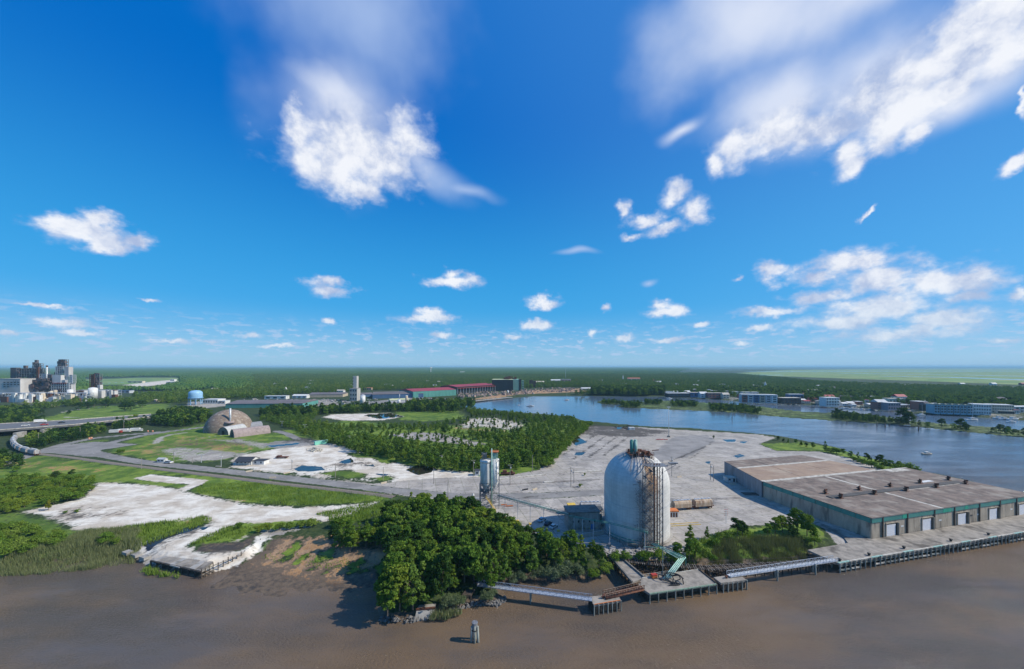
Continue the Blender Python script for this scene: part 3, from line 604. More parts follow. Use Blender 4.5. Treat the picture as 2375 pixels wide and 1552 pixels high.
# gallery from the crown out to the stair tower, and sloping railings
TWx, TWy = 52.0, 134.6; TWz = LAND + 31.2
gal = MB()
for s in (0, 1):
    y0 = TWy + 2.2 + s * 2
    gal.beam((plx + 1, ply - 2, TOP - 1.5), (TWx + s * 2.5 - 1, TWy + 1.5, TWz - 1), .14); gal.beam((plx + 1, ply - 2, TOP - .2), (TWx + s * 2.5 - 1, TWy + 1.5, TWz + .3), .08)
for k in range(12):
    f = k / 11; a = V3(plx + 1, ply - 2, TOP - 1.5).lerp(V3(TWx - 1, TWy + 1.5, TWz - 1), f); gal.beam(a, a + V3(0, 0, 1.3), .05); gal.beam(a, a + V3(2.5 * f + .8, 0, 0), .06)
gal.box((TWx + 1.6, TWy, TWz - .1), (7.5, 4.5, .14))
for x in np.linspace(-3.7, 3.7, 8):
    for y in (-2.2, 2.2): gal.beam((TWx + 1.6 + x, TWy + y, TWz), (TWx + 1.6 + x, TWy + y, TWz + 1.1), .045)
for y in (-2.2, 2.2):
    for zz in (.55, 1.1): gal.beam((TWx - 2.1, TWy + y, TWz + zz), (TWx + 5.3, TWy + y, TWz + zz), .045)
gal.beam((TWx + 5, TWy, TWz - .3), (TWx + 9.3, TWy, TWz + .3), .16); gal.beam((TWx + 5, TWy, TWz - 2.5), (TWx + 9.3, TWy, TWz), .08)
gal.box((TWx + 8.2, TWy, TWz + .5), (3.4, 1.0, .35))
gal.build('top_gallery', M_steel, tank)
# curved ladder rails over the shoulder of the dome
lad = MB()
for a_ in (-1.75, -1.86, -2.1):
    pts = [V3(TC.x + (TR + .5) * math.cos(e) * math.cos(a_), TC.y + (TR + .5) * math.cos(e) * math.sin(a_), TC.z + TH + (TD + .5) * math.sin(e)) for e in np.linspace(.55, 1.35, 9)]
    lad.path(pts, .09, 4)
    lad.path([p + V3(0, 0, .9) for p in pts], .05, 4)
    for p in pts: lad.beam(p, p + V3(0, 0, .9), .05)
lad.build('dome_handrail', M_steel, tank)
def lattice(mb, cx, cy, z0, z1, wx, wy, n, r, rb=None, diag=True):
    rb = rb or r * .6
    for x in (-1, 1):
        for y in (-1, 1): mb.beam((cx + x * wx / 2, cy + y * wy / 2, z0), (cx + x * wx / 2, cy + y * wy / 2, z1), r)
    for i in range(n + 1):
        z = z0 + (z1 - z0) * i / n
        for y in (-1, 1): mb.beam((cx - wx / 2, cy + y * wy / 2, z), (cx + wx / 2, cy + y * wy / 2, z), rb)
        for x in (-1, 1): mb.beam((cx + x * wx / 2, cy - wy / 2, z), (cx + x * wx / 2, cy + wy / 2, z), rb)
        if diag and i < n:
            zb = z + (z1 - z0) / n; s = 1 if i % 2 else -1
            for y in (-1, 1): mb.beam((cx - s * wx / 2, cy + y * wy / 2, z), (cx + s * wx / 2, cy + y * wy / 2, zb), rb)
            for x in (-1, 1): mb.beam((cx + x * wx / 2, cy - s * wy / 2, z), (cx + x * wx / 2, cy + s * wy / 2, zb), rb)
    return mb
# stair tower
st = thing('stair_tower', 'tall rusty lattice stair tower standing against the domed silo', 'stair tower', (TWx - 1.2, TWy, LAND))
lattice(MB(), TWx - 1.2, TWy, LAND, TWz + 1.5, 2.8, 3.2, 14, .09).build('lattice_frame', M_dsteel, st)
fl = MB(); sr = MB()
for i in range(14):
    z = LAND + (TWz - LAND) * i / 14; zb = LAND + (TWz - LAND) * (i + 1) / 14; s = 1 if i % 2 else -1
    fl.box((TWx - 1.2 - s * 1.1, TWy, zb - .06), (.9, 3.0, .12))
    for yy in (-.5, .5):
        sr.beam((TWx - 1.2 + s * 1.1, TWy + yy, z), (TWx - 1.2 - s * 1.1, TWy + yy, zb), .08); sr.beam((TWx - 1.2 + s * 1.1, TWy + yy, z + 1), (TWx - 1.2 - s * 1.1, TWy + yy, zb + 1), .04)
    for k in range(7):
        f = k / 6; sr.box((TWx - 1.2 + s * 1.1 - s * 2.2 * f, TWy, z + (zb - z) * f), (.3, 1.0, .05))
    fl.beam((TWx - 1.2 - s * 1.5, TWy - 1.5, zb + 1), (TWx - 1.2 - s * 1.5, TWy + 1.5, zb + 1), .05)
fl.build('landing', M_steel, st)['kind'] = 'stuff'; sr.build('stair_flight', M_steel, st)['kind'] = 'stuff'
# pipe riser tower
pt = thing('pipe_riser_tower', 'lattice tower carrying rust red riser pipes up the right front of the domed silo', 'pipe tower', (TWx + 2.0, TWy, LAND))
lattice(MB(), TWx + 2.1, TWy, LAND, TWz, 3.2, 2.6, 12, .10).build('lattice_frame', M_dsteel, pt)
for i in range(5):
    MB().beam((TWx + 1.0 + i * .5, TWy - .5 + (i % 2) * .8, LAND), (TWx + 1.0 + i * .5, TWy - .5 + (i % 2) * .8, TWz + .5), .15, 8).build('riser_pipe', M_rust, pt)
MB().beam((TWx + 3.85, TWy - 1.4, LAND), (TWx + 3.85, TWy - 1.4, TWz - 1), .15, 8).build('conduit', M_steel, pt)
# tangled cable and hose column hanging off the stair side
tg = MB(); rr = random.Random(9)
tx, ty = TWx - 3.6, TWy + .6
for z0, n, sp_ in ((LAND + 1, 26, 1.0), (LAND + 8.0, 26, 1.9), (LAND + 12, 20, 1.0), (LAND + 16, 26, 1.4), (LAND + 19.5, 26, 1.8), (LAND + 23, 22, 1.5)):
    for i in range(n):
        a = V3(tx + rr.gauss(0, sp_ * .6), ty + rr.gauss(0, .4), z0 + rr.uniform(-.2, 3)); tg.beam(a, a + V3(rr.gauss(0, .8), rr.gauss(0, .3), rr.gauss(0, .8)), rr.uniform(.05, .11), 4)
for k in (-1, 0, 1): tg.beam((tx + k * .5, ty, LAND), (tx + k * .5, ty, TWz - 6), .08, 6)
for z in np.arange(LAND + 2, TWz - 6, 2.2): tg.beam((tx - .6, ty, z), (TWx - 2.4, ty, z), .07)
tgo = tg.build('hanging_pipework', M_steel); tag(tgo, 'tangled grey pipework hanging down the shaded face of the domed silo beside the stairs', 'pipework')
EXCL.append((TC.x, TC.y, TR + 2.5)); EXCL.append((TWx, TWy, 5))
# teal base pipes around the foot
bpz = thing('base_pipe_rack', 'teal pipes on short legs running round the foot of the domed silo', 'pipe rack', (TC.x - 4, TC.y - 15, LAND))
for k, zz in enumerate((1.2, 2.2)):
    pts = [V3(TC.x + (TR + 1.6) * math.cos(a), TC.y + (TR + 1.6) * math.sin(a), LAND + zz) for a in np.linspace(R(205), R(285), 12)]
    MB().path(pts, .17, 8).build('pipe', M_green, bpz)
for a in np.linspace(R(210), R(280), 6):
    x, y = TC.x + (TR + 1.6) * math.cos(a), TC.y + (TR + 1.6) * math.sin(a); MB().beam((x, y, LAND - .4), (x, y, LAND + 2.2), .12).build('leg', M_galv, bpz)

# ------------------------------------------------------------------ steel silo pair on a lattice frame
d = (CAMZ - LAND) * FPX / (1178 - HY); sxc = px2x(1127, d)
sil = thing('twin_silo', 'weathered blue grey and white steel silos raised on a lattice frame', 'silo tower', (sxc, d, LAND))
zb_, zt_ = zat(1120, d), zat(1067, d)
rb = 13.5 / FPX * d
body = MB(); body.lathe((sxc, d + 1, 0), [(.5, zb_ - 4.5), (rb, zb_), (rb, zt_ - 1.0), (rb, zt_), (.01, zt_ + .7)], 32, smooth=True); body.build('large_silo', M_white_w, sil)
MB().lathe((sxc, d + 1, 0), [(rb + .04, zt_ - 1.2), (rb + .12, zt_ - 1.2), (rb + .12, zt_ - .1), (rb + .04, zt_ - .1)], 32).build('rim_band', M_white, sil)
x2 = px2x(1147, d)
MB().lathe((x2, d + .8, 0), [(.4, zb_ - 3), (2.05, zb_ + .2), (2.05, zt_ + .2), (.01, zt_ + .6)], 24).build('small_silo', M_white, sil)
MB().beam((px2x(1141, d), d - 2.2, LAND), (px2x(1141, d), d - 2.2, zt_ + 6), .26, 8).build('riser_pipe', M_mint, sil)
fr = MB(); lattice(fr, sxc, d + 1, LAND - 1.5, zb_ + .3, 2 * rb, 2 * rb, 5, .26, .12); lattice(fr, x2 + .2, d + .8, LAND - 1.5, zt_, 3.9, 3.9, 8, .17, .08); fr.build('support_frame', M_steel, sil)
rr = random.Random(4); jm = MB()
for i in range(40):
    a = V3(sxc + rr.uniform(-3, 4), d + rr.uniform(-1.5, 3), LAND + rr.uniform(2, zb_ - 5)); jm.beam(a, a + V3(rr.uniform(-2, 2), rr.uniform(-1, 1), rr.uniform(-1.5, 1.5)), rr.uniform(.08, .22), 6)
for i in range(6): jm.box((sxc + rr.uniform(-2.5, 3), d + rr.uniform(-1, 2), LAND + rr.uniform(4, 9)), (rr.uniform(.8, 2), rr.uniform(.8, 1.6), rr.uniform(.6, 1.6)))
jm.build('hopper_pipework', M_steel, sil)['kind'] = 'stuff'
for (px_, top, wd, mt) in ((1123, 1047, 2.2, M_steel), (1147, 1044, 2.9, M_mint)):
    cg = MB(); lattice(cg, px2x(px_, d), d + 1, zt_ + .4, zat(top + 5, d), wd, wd, 3, .1, .07); cg.box((px2x(px_, d), d + 1, zt_ + .5), (wd * .6, wd * .6, (zat(top, d) - zt_) * .55)); cg.build('filter_cage', mt, sil)
tr_ = MB(); xx = px2x(1147, d)
for k in range(9): tr_.beam((xx - 1.8 + k * .45, d - .5, zat(1049, d)), (xx - 1.8 + k * .45, d - .5, zat(1044, d) + .4), .08)
tr_.box((xx, d + 1, zat(1049, d)), (3.9, 3.4, .2)); tr_.build('top_railing', M_orange, sil)
ry = MB()
for k in range(25):
    a = 2 * math.pi * k / 24; ry.beam((sxc + rb * math.cos(a), d + 1 + rb * math.sin(a), zt_), (sxc + rb * math.cos(a), d + 1 + rb * math.sin(a), zt_ + 1.2), .05)
ry.lathe((sxc, d + 1, 0), [(rb - .05, zt_ + 1.15), (rb + .05, zt_ + 1.15), (rb + .05, zt_ + 1.25)], 24); ry.build('roof_railing', M_yellow, sil)
ld = MB(); a, b_ = V3(px2x(1128, d), d - 2.8, LAND + 6), V3(px2x(1152, d), d - 4.5, LAND - .3)
for s in (0, .9): ld.beam(a + V3(0, s, 0), b_ + V3(0, s, 0), .09); ld.beam(a + V3(0, s, 1), b_ + V3(0, s, 1), .05)
for k in range(14): p = a.lerp(b_, k / 13); ld.box((p.x, p.y + .45, p.z), (.3, .9, .06))
ld.build('access_stair', M_yellow, sil)
EXCL.append((sxc, d, 9)); SIL = (sxc, d)

# ------------------------------------------------------------------ conveyor bridge from silo tower to loading building
def truss(mb, p, q, wd, h, n, r=.07, rail=True):
    p, q = Vector(p), Vector(q); dd = (q - p).normalized(); sd_ = Vector((-dd.y, dd.x, 0)).normalized() * wd / 2; up = V3(0, 0, h)
    for s in (-1, 1):
        mb.beam(p + sd_ * s, q + sd_ * s, r * 1.5); mb.beam(p + sd_ * s + up, q + sd_ * s + up, r * 1.2)
        for k in range(n + 1):
            a = p.lerp(q, k / n) + sd_ * s; mb.beam(a, a + up, r)
            if k < n: b = p.lerp(q, (k + 1) / n) + sd_ * s; mb.beam(a if k % 2 else a + up, b + up if k % 2 else b, r * .8)
    for k in range(n + 1): a = p.lerp(q, k / n); mb.beam(a - sd_, a + sd_, r)
    return mb
cv = thing('pipe_bridge', 'green trussed pipe bridge on thin posts sloping from the raised silos to the loading building', 'pipe bridge', (SIL[0], SIL[1], LAND))
PB = [V3(*at(1150, 1176, LAND)[:2], 0), V3(*at(1233, 1196, LAND)[:2], 0), V3(*at(1318, 1216, LAND)[:2], 0), V3(*at(1345, 1222, LAND)[:2], 0)]
def onray(px, py, dd): return V3(px2x(px, dd), dd, zat(py, dd))
A_, B_ = onray(1155, 1152, 163.0), onray(1318, 1196, 146.5)
truss(MB(), A_, B_, 1.6, 1.1, 26, .05).build('truss', M_steel, cv)
dd = (B_ - A_); sd_ = V3(-dd.y, dd.x, 0).normalized()
for k, s in enumerate((-.5, 0, .5)): MB().beam(A_ + sd_ * s + V3(0, 0, .5 + .3 * (k % 2)), B_ + sd_ * s + V3(0, 0, .5 + .3 * (k % 2)), .16, 8).build('pipe', M_green if k != 1 else M_mint, cv)
for px_ in (1173, 1204, 1234, 1265, 1297):
    f = (px_ - 1155) / (1318 - 1155); p = A_.lerp(B_, f)
    q = MB(); q.beam((p.x, p.y, LAND - .3), (p.x, p.y, p.z), .13, 6); q.beam((p.x - .5, p.y - .8, p.z), (p.x + .5, p.y + .8, p.z), .1); pst = q.build('post', M_galv, cv)
    q = MB(); q.box((p.x, p.y, LAND - .1), (1.1, 1.1, .6)); q.build('footing', M_yellow, cv)
# lower pipe line from the loading building round the silo front
C_, D_, E_ = onray(1320, 1198, 144.5), onray(1412, 1214, 137.5), onray(1503, 1237, 132.5)
lp = thing('front_pipe_line', 'teal pipe line on tall white posts passing in front of the domed silo', 'pipe line', (C_.x, C_.y, LAND))
for s in (0, .45): MB().path([C_ + V3(0, 0, s), D_ + V3(0, 0, s), E_ + V3(0, 0, s)], .12, 8).build('pipe', M_green, lp)
wk = MB(); 
for a, b in ((D_, E_),):
    for k in range(15): p = a.lerp(b, k / 14); wk.beam(p + V3(0, 0, .4), p + V3(0, 0, 1.2), .04)
    wk.beam(a + V3(0, 0, 1.2), b + V3(0, 0, 1.2), .05)
wk.build('handrail', M_mint, lp)
for (a, b, f) in ((C_, D_, .13), (C_, D_, .35), (C_, D_, .62), (D_, E_, .02), (D_, E_, .92)):
    p = a.lerp(b, f); q = MB(); q.beam((p.x, p.y, LAND - .6), (p.x, p.y, p.z), .16, 6); q.build('post', M_galv, lp); q = MB(); q.box((p.x, p.y, LAND - .3), (1.1, 1.1, .7)); q.build('footing', M_conc if f in (.02, .92) else M_yellow, lp)

# ------------------------------------------------------------------ loading building beside the silo
lb0 = at(1318, 1231); lbx1 = at(1391, 1228)
lb = thing('loading_building', 'low flat roofed concrete loading building between the pipe bridge and the domed silo', 'loading building', lb0)
w_ = (lbx1 - lb0).length; ux = (lbx1 - lb0).normalized(); an = math.atan2(ux.y, ux.x); nn = V3(-ux.y, ux.x, 0)
H_ = zat(1190, lb0.y) - LAND
cen = lb0 + ux * w_ / 2 + nn * 3.5
MB().box((cen.x, cen.y, LAND - .2), (w_, 7, H_), an).build('wall', M_conc, lb)
MB().box((cen.x, cen.y, LAND + H_ - .2), (w_ + .6, 7.6, .5), an).build('roof', M_conc_d, lb)
for k in range(7):
    p = lb0 + ux * (w_ * (k + .5) / 7) - nn * .12
    MB().box((p.x, p.y, LAND), (.25, .22, H_ - .3), an).build('pilaster', M_conc, lb)
for k in range(5):
    p = lb0 + ux * (w_ * (k + 1) / 6.) - nn * .05
    MB().box((p.x, p.y, LAND + 3.2), (.7, .12, .9), an).build('window', M_dark, lb)
p = lb0 + ux * w_ * .77 - nn * .06; MB().box((p.x, p.y, LAND), (1.4, .16, 2.4), an).build('door', M_blue, lb)
tb = MB(); c0 = lb0 + ux * w_ * .5 - nn * 1.6
tb.box((c0.x, c0.y, LAND), (w_, .3, .9), an); tb.build('kerb_wall', M_conc, lb)
p = lb0 + ux * w_ * .5 - nn * .9
for k in range(9): q = lb0 + ux * (w_ * k / 8) - nn * 1.6; tb2 = MB(); tb2.beam((q.x, q.y, LAND + .9), (q.x, q.y, LAND + 1.9), .06); tb2.build('railing_post', M_yellow, lb)
tk = MB(); wl = [at(1330, 1252), at(1400, 1238)]; ux2 = (wl[1] - wl[0]).normalized(); an2 = math.atan2(ux2.y, ux2.x); cc = (wl[0] + wl[1]) / 2
tk.box((cc.x, cc.y, LAND - .2), ((wl[1] - wl[0]).length, .5, 1.8), an2)
rwl = tk.build('retaining_wall', M_conc); tag(rwl, 'low concrete retaining wall at the foot of the loading building', 'wall')
EXCL.append((cen.x, cen.y, w_ / 2 + 3)); EXCL.append((cc.x, cc.y, 7))
# vessels and machinery between building and silo
ve = thing('green_drive_frame', 'dark green machinery frame squeezed between the loading building and the domed silo', 'machinery', at(1396, 1228))
q = MB(); p = at(1396, 1228); lattice(q, p.x - .2, p.y + 3, LAND, zat(1186, p.y), 2.4, 3, 4, .12); q.build('frame', M_green, ve)
q = MB(); q.box((p.x - .2, p.y + 3, LAND + 2), (1.6, 2, 3)); q.build('drive_box', M_conc_d, ve)

# ------------------------------------------------------------------ railcars
def make_railcar(name, label, bodym, L=12.5):
    r = thing(name, label, 'railcar', (0, 0, 0))
    mb = MB(); prof = [(-1.5, 1.35), (-1.55, 3.2), (-1.2, 4.1), (-.5, 4.5), (.5, 4.5), (1.2, 4.1), (1.55, 3.2), (1.5, 1.35)]
    n = len(prof); vs = [(x, y, z) for x in (-L / 2 + .9, L / 2 - .9) for y, z in prof]
    mb.add(vs, [tuple(range(n)), tuple(range(2 * n - 1, n - 1, -1))] + [(i, i + n, (i + 1) % n + n, (i + 1) % n) for i in range(n)])
    mb.build('tank_body', bodym, r, world=False)
    for x in (-L / 4, L / 4): hp = MB(); hp.add([(x - 1.6, -1.2, 1.4), (x + 1.6, -1.2, 1.4), (x + 1.6, 1.2, 1.4), (x - 1.6, 1.2, 1.4), (x - .4, -.4, .5), (x + .4, -.4, .5), (x + .4, .4, .5), (x - .4, .4, .5)], [(0, 1, 5, 4), (1, 2, 6, 5), (2, 3, 7, 6), (3, 0, 4, 7), (4, 5, 6, 7)]); hp.build('hopper', M_rust, r, world=False)
    f = MB(); f.box((0, -1.3, 1.15), (L, .25, .3)); f.box((0, 1.3, 1.15), (L, .25, .3)); f.box((0, 0, 1.0), (L + .6, .5, .3)); f.build('underframe', M_rust, r, world=False)
    e = MB()
    for sx_ in (-1, 1):
        for sy in (-1, 1): e.beam((sx_ * (L / 2 - .2), sy * 1.2, 1.3), (sx_ * (L / 2 - 1.0), sy * 1.0, 4.0), .07); e.beam((sx_ * (L / 2 - .1), sy * 1.35, 1.2), (sx_ * (L / 2 - .1), sy * 1.35, 4.2), .06)
    e.build('end_ladder', M_rust, r, world=False)['kind'] = 'stuff'
    wk = MB(); wk.box((0, 0, 4.62), (L - 1.6, .9, .08))
    for x in np.linspace(-L / 2 + 2, L / 2 - 2, 5): wk.box((x, 0, 4.72), (.9, .8, .22))
    wk.build('roof_walkway', M_galv, r, world=False)
    for sx_ in (-1, 1):
        bg_ = MB(); bg_.box((sx_ * (L / 2 - 1.9), 0, .55), (2.4, 2.0, .4))
        for w2 in (-.85, .85):
            for sy in (-.75, .75): bg_.beam((sx_ * (L / 2 - 1.9) + w2, sy - .07, .45), (sx_ * (L / 2 - 1.9) + w2, sy + .07, .45), .45, 12)
        bg_.build('bogie', M_rust, r, world=False)
    return r
M_rcar = mat('rusty_white_railcar', (.55, .45, .34), (.36, .22, .12), scale=.8, stain=(.16, .08, .05), sscale=.5, samt=.8, streak=True)
M_gcar = mat('grey_railcar', (.46, .46, .46), (.30, .30, .31), scale=.8, stain=(.2, .14, .1), sscale=.6, streak=True)
rc = make_railcar('hopper_railcar', 'rust stained cream hopper railcar coupled nearer the domed silo', M_rcar)
a, b_ = at(1556, 1184), at(1652, 1177); dv = (b_ - a); an = math.atan2(dv.y, dv.x); LL = dv.length; sc = LL / 2 / 13.2
rc.location = a + dv * .255 + V3(0, 0, .1); rc.rotation_euler = (0, 0, an); rc.scale = (sc, .95, .95)
rc2 = dup(rc, a + dv * .755 + V3(0, 0, .1), an, 'rust stained cream hopper railcar at the warehouse end of the pair', scale=(sc, .95, .95))
for c_ in (rc, rc2): c_['group'] = 'hopper railcars left on the yard tracks'
gc = make_railcar('hopper_railcar', 'pale grey hopper railcar standing behind the loading building', M_gcar)
a2, b2 = at(1341, 1188), at(1397, 1187); dv = b2 - a2; gc.location = a2 + dv * .5 + V3(0, 0, .1); gc.rotation_euler = (0, 0, math.atan2(dv.y, dv.x)); gc.scale = (dv.length / 13, 1, 1); gc['group'] = 'hopper railcars left on the yard tracks'
# yellow shunter
ym = thing('yellow_shunter', 'yellow rail mover with a dark cab parked before the grey railcar', 'rail mover', at(1328, 1190))
p = at(1328, 1190); MB().box((p.x, p.y, LAND + .5), (5.0, 2.6, 1.7), .1).build('body', M_orange, ym); MB().box((p.x - .6, p.y, LAND + 2.2), (3.4, 2.4, 1.6), .1).build('cab_window', M_dark, ym)
MB().box((p.x - .6, p.y, LAND + 3.8), (3.7, 2.7, .45), .1).build('cab_roof', M_yellow, ym)
for x in (-1.6, 1.6):
    for y in (-1.1, 1.1): MB().beam((p.x + x, p.y + y - .1, LAND + .5), (p.x + x, p.y + y + .1, LAND + .5), .5, 12).build('wheel', M_black, ym)
# small red-roofed kiosk
ks = thing('red_roofed_shed', 'little white shed with a red roof between the domed silo and rusty railcars', 'shed', at(1563, 1200))
p = at(1563, 1200); MB().box((p.x, p.y + 1.5, LAND), (4.0, 3, 2.5)).build('wall', M_white_w, ks); MB().box((p.x, p.y + 1.5, LAND + 2.5), (4.5, 3.5, .5)).build('roof', M_orange, ks)
for k in (-1.2, 0, 1.2): MB().box((p.x + k, p.y - .03, LAND + .1), (.7, .1, 2)).build('door', M_rust, ks)

# ------------------------------------------------------------------ warehouses
A = at(2020, 1250); HW = 8.35; UA = R(14.2); u = V3(math.cos(UA), math.sin(UA), 0); n = V3(-u.y, u.x, 0)
LW, DW = 104.5, 46.0
def t_on(px, base=None):
    a = A if base is None else base; k = (px - CX) / FPX; return (k * a.y - a.x) / (u.x - k * u.y)
def loc(s, t_, z=0.0): return A + u * s + n * t_ + V3(0, 0, z)
def lbox(mb, s0, s1, t0, t1, z0, z1): 
    c = loc((s0 + s1) / 2, (t0 + t1) / 2, z0); mb.box(c, (abs(s1 - s0), abs(t1 - t0), z1 - z0), UA); return mb
M_roof = mat('brown_felt_roof', (.24, .185, .15), (.12, .098, .085), scale=.3, rough=.95, stain=(.34, .30, .25), sscale=.14, samt=.8, bump=.2, bscale=1.2)
M_roof2 = mat('tan_felt_roof', (.36, .26, .185), (.28, .20, .15), scale=.12, rough=.95, stain=(.45, .38, .3), sscale=.09)
M_roofd = mat('dark_bitumen', (.075, .072, .07), (.11, .105, .1), scale=.4, rough=.9)
M_gut = mat('white_gutter', (.62, .58, .50), (.36, .33, .28), scale=.6, stain=(.24, .2, .16), sscale=.3, samt=.7)
M_fas = mat('green_fascia', (.07, .27, .23), (.05, .20, .18), scale=.25, rough=.5)
M_wall = mat('stained_warehouse_concrete', (.46, .39, .30), (.32, .27, .21), scale=.35, stain=(.13, .11, .09), sscale=.5, samt=.8, streak=True)
wh = thing('riverside_warehouse', 'long low warehouse with brown flat roof and green fascia on the wharf', 'warehouse', A)
q = MB(); lbox(q, 0, LW, 0, DW, 0, HW - .15); q.build('wall', M_wall, wh)
ZR = HW
# roof sheets, pieced round gutters
SG = t_on(2190)         # cross gutter position along the front at the eaves (roof line)
def roofpt(px, py): 
    p = at(px, py, LAND + HW); dlt = p - A; return dlt.dot(u), dlt.dot(n)
g1 = roofpt(2186, 1181); g2 = roofpt(1955, 1114)
sg = (g1[0] + g2[0]) / 2
r1 = roofpt(1910, 1150); r2 = roofpt(2235, 1120)
tr_mid = (roofpt(1925, 1152)[1] + roofpt(2238, 1120)[1]) / 2
strips_t = [(-.4, tr_mid - 1.2), (tr_mid + 1.6, DW)]
gw = .9
for (t0, t1) in strips_t:
    nseg = 5
    for (s0, s1) in ((-.4, sg - gw), (sg + gw, LW + .4)):
        L_ = s1 - s0; k_ = max(2, round(L_ / 9.5))
        for i in range(k_):
            a0 = s0 + L_ * i / k_; a1 = s0 + L_ * (i + 1) / k_ - .12
            q = MB(); lbox(q, a0, a1, t0, t1, HW - .13, HW + .06 + .02 * (i % 3)); q.build('roof_sheet', M_roof, wh)
q = MB(); lbox(q, sg - gw, sg + gw, -.4, DW, HW - .13, HW); q.build('cross_gutter', M_gut, wh)
q = MB(); lbox(q, r1[0], r2[0], tr_mid - 1.2, tr_mid + 1.6, HW - .13, HW + .35); q.build('ridge_cover', M_roofd, wh)
q = MB(); lbox(q, -.4, r1[0] - .1, tr_mid - 1.2, tr_mid + 1.6, HW - .13, HW + .02); q.build('roof_sheet', M_roof, wh)
q = MB(); lbox(q, r2[0] + .1, LW + .4, tr_mid - 1.2, tr_mid + 1.6, HW - .13, HW + .02); q.build('roof_sheet', M_roof, wh)
q = MB(); lbox(q, sg + 10, r2[0], tr_mid - 1.6, tr_mid - 1.25, HW, HW + .12); q.build('roof_flashing', M_gut, wh)
q = MB(); lbox(q, -.4, LW, DW - 1.2, DW, HW + .09, HW + .22); q.build('rear_gutter', M_gut, wh)
gp = roofpt(2110, 1100)
q = MB(); lbox(q, gp[0] - 5, gp[0] + 10, DW - 5, DW - 1.3, HW + .11, HW + .2); q.build('pale_roof_patch', M_gut, wh)
q = MB(); gq = roofpt(2148, 1117); lbox(q, gq[0] - 4, gq[0] + 4, gq[1] - 1, gq[1] + 1, HW + .11, HW + .18); q.build('pale_roof_patch', M_white_w, wh)
# fascias
cuts = [0, t_on(2045.6), t_on(2102.8), t_on(2165.5), t_on(2211.9), t_on(2269.8), t_on(2317.5), t_on(2355.7), LW]
for i, (s0, s1) in enumerate(zip(cuts[:-1], cuts[1:])):
    q = MB(); lbox(q, s0 + .12, s1 - .12, -.28, -.02, HW - 2.1, HW - .16); q.build('fascia_panel', M_fas, wh)
    q = MB(); lbox(q, s0 + .35, s1 - .35, -.06, -.01, .05, HW - 2.15); q.build('concrete_panel', M_wall, wh)
for px0, px1 in ((2091, 2101), (2185, 2203), (2236, 2243)):
    q = MB(); lbox(q, t_on(px0), t_on(px1), -.34, -.29, HW - 2.05, HW - .2); q.build('fascia_patch', mat('bright_green_patch', (.03, .38, .25), rough=.5), wh)
for s0 in cuts[1:-1]:
    q = MB(); lbox(q, s0 - .25, s0 + .25, -.45, -.01, 0, HW - .2); q.build('downpipe', M_timber, wh)
q = MB(); lbox(q, -.02, LW, -.42, -.29, HW - .3, HW - .1); q.build('eaves_gutter', M_steel, wh)
nf = 9
for i in range(nf):
    t0, t1 = DW * i / nf, DW * (i + 1) / nf
    q = MB(); lbox(q, -.22, -.02, t0 + .1, t1 - .1, HW - 2.1, HW - .16); q.build('fascia_panel', M_fas, wh)
    q = MB(); lbox(q, -.06, -.01, t0 + .25, t1 - .25, .05, HW - 2.15); q.build('concrete_panel', M_wall, wh)
M_door = mat('white_roller_door', (.78, .78, .80), (.68, .68, .70), scale=1, rough=.5)
for px0, px1 in ((2054.6, 2076), (2138, 2158), (2220, 2239), (2293, 2311), (2362, 2380)):
    s0, s1 = t_on(px0), t_on(px1)
    q = MB(); lbox(q, s0, s1 + 1.0, -.14, -.07, 0, 4.9); fo_ = q.build('door_opening', M_dark, wh)
    q = MB()
    for k in range(12): lbox(q, s0 + .1, s1 - .1, -.22 - .02 * (k % 2), -.15, .05 + k * .38, .41 + k * .38)
    q.build('roller_door', M_door, wh)
    q = MB(); lbox(q, s1 + 1.0, s1 + 1.25, -.8, -.02, 0, 5.1); lbox(q, s0 - .3, s0, -.3, -.02, 0, 5.1); lbox(q, s0 - .3, s1 + 1.25, -.35, -.02, 5.1, 5.35); q.build('door_frame', M_wall, wh)
for px_, py_ in ((2092, 1225), (2180, 1211), (2345, 1186), (2252, 1206), (2268, 1204)):
    s0 = t_on(px_); q = MB(); lbox(q, s0 - .8, s0 + .8, -.12, -.07, 2.9, 3.5); q.build('sign_plate', M_white if px_ != 2252 else M_dark, wh)
for i, (px_, py_) in enumerate(((1914, 1143), (1992, 1135), (2064, 1127), (2133, 1119), (2199, 1112), (1949, 1154), (2027, 1145), (2101, 1137), (2171, 1129), (2239, 1121))):
    s0, t0 = roofpt(px_, py_ + 2); c_ = loc(s0, t0, HW + .05)
    q = MB(); q.box(c_, (2.0, 1.7, .2), UA); q.cyl(c_, .5, 1.5, 12); q.cyl(c_ + V3(0, 0, .9), 1.0, .3, 12, .8); q.box(c_ + V3(.1, -.2, 1.4), (1.5, .4, .8), UA + .3 * i); q.build('roof_ventilator', M_rust, wh)
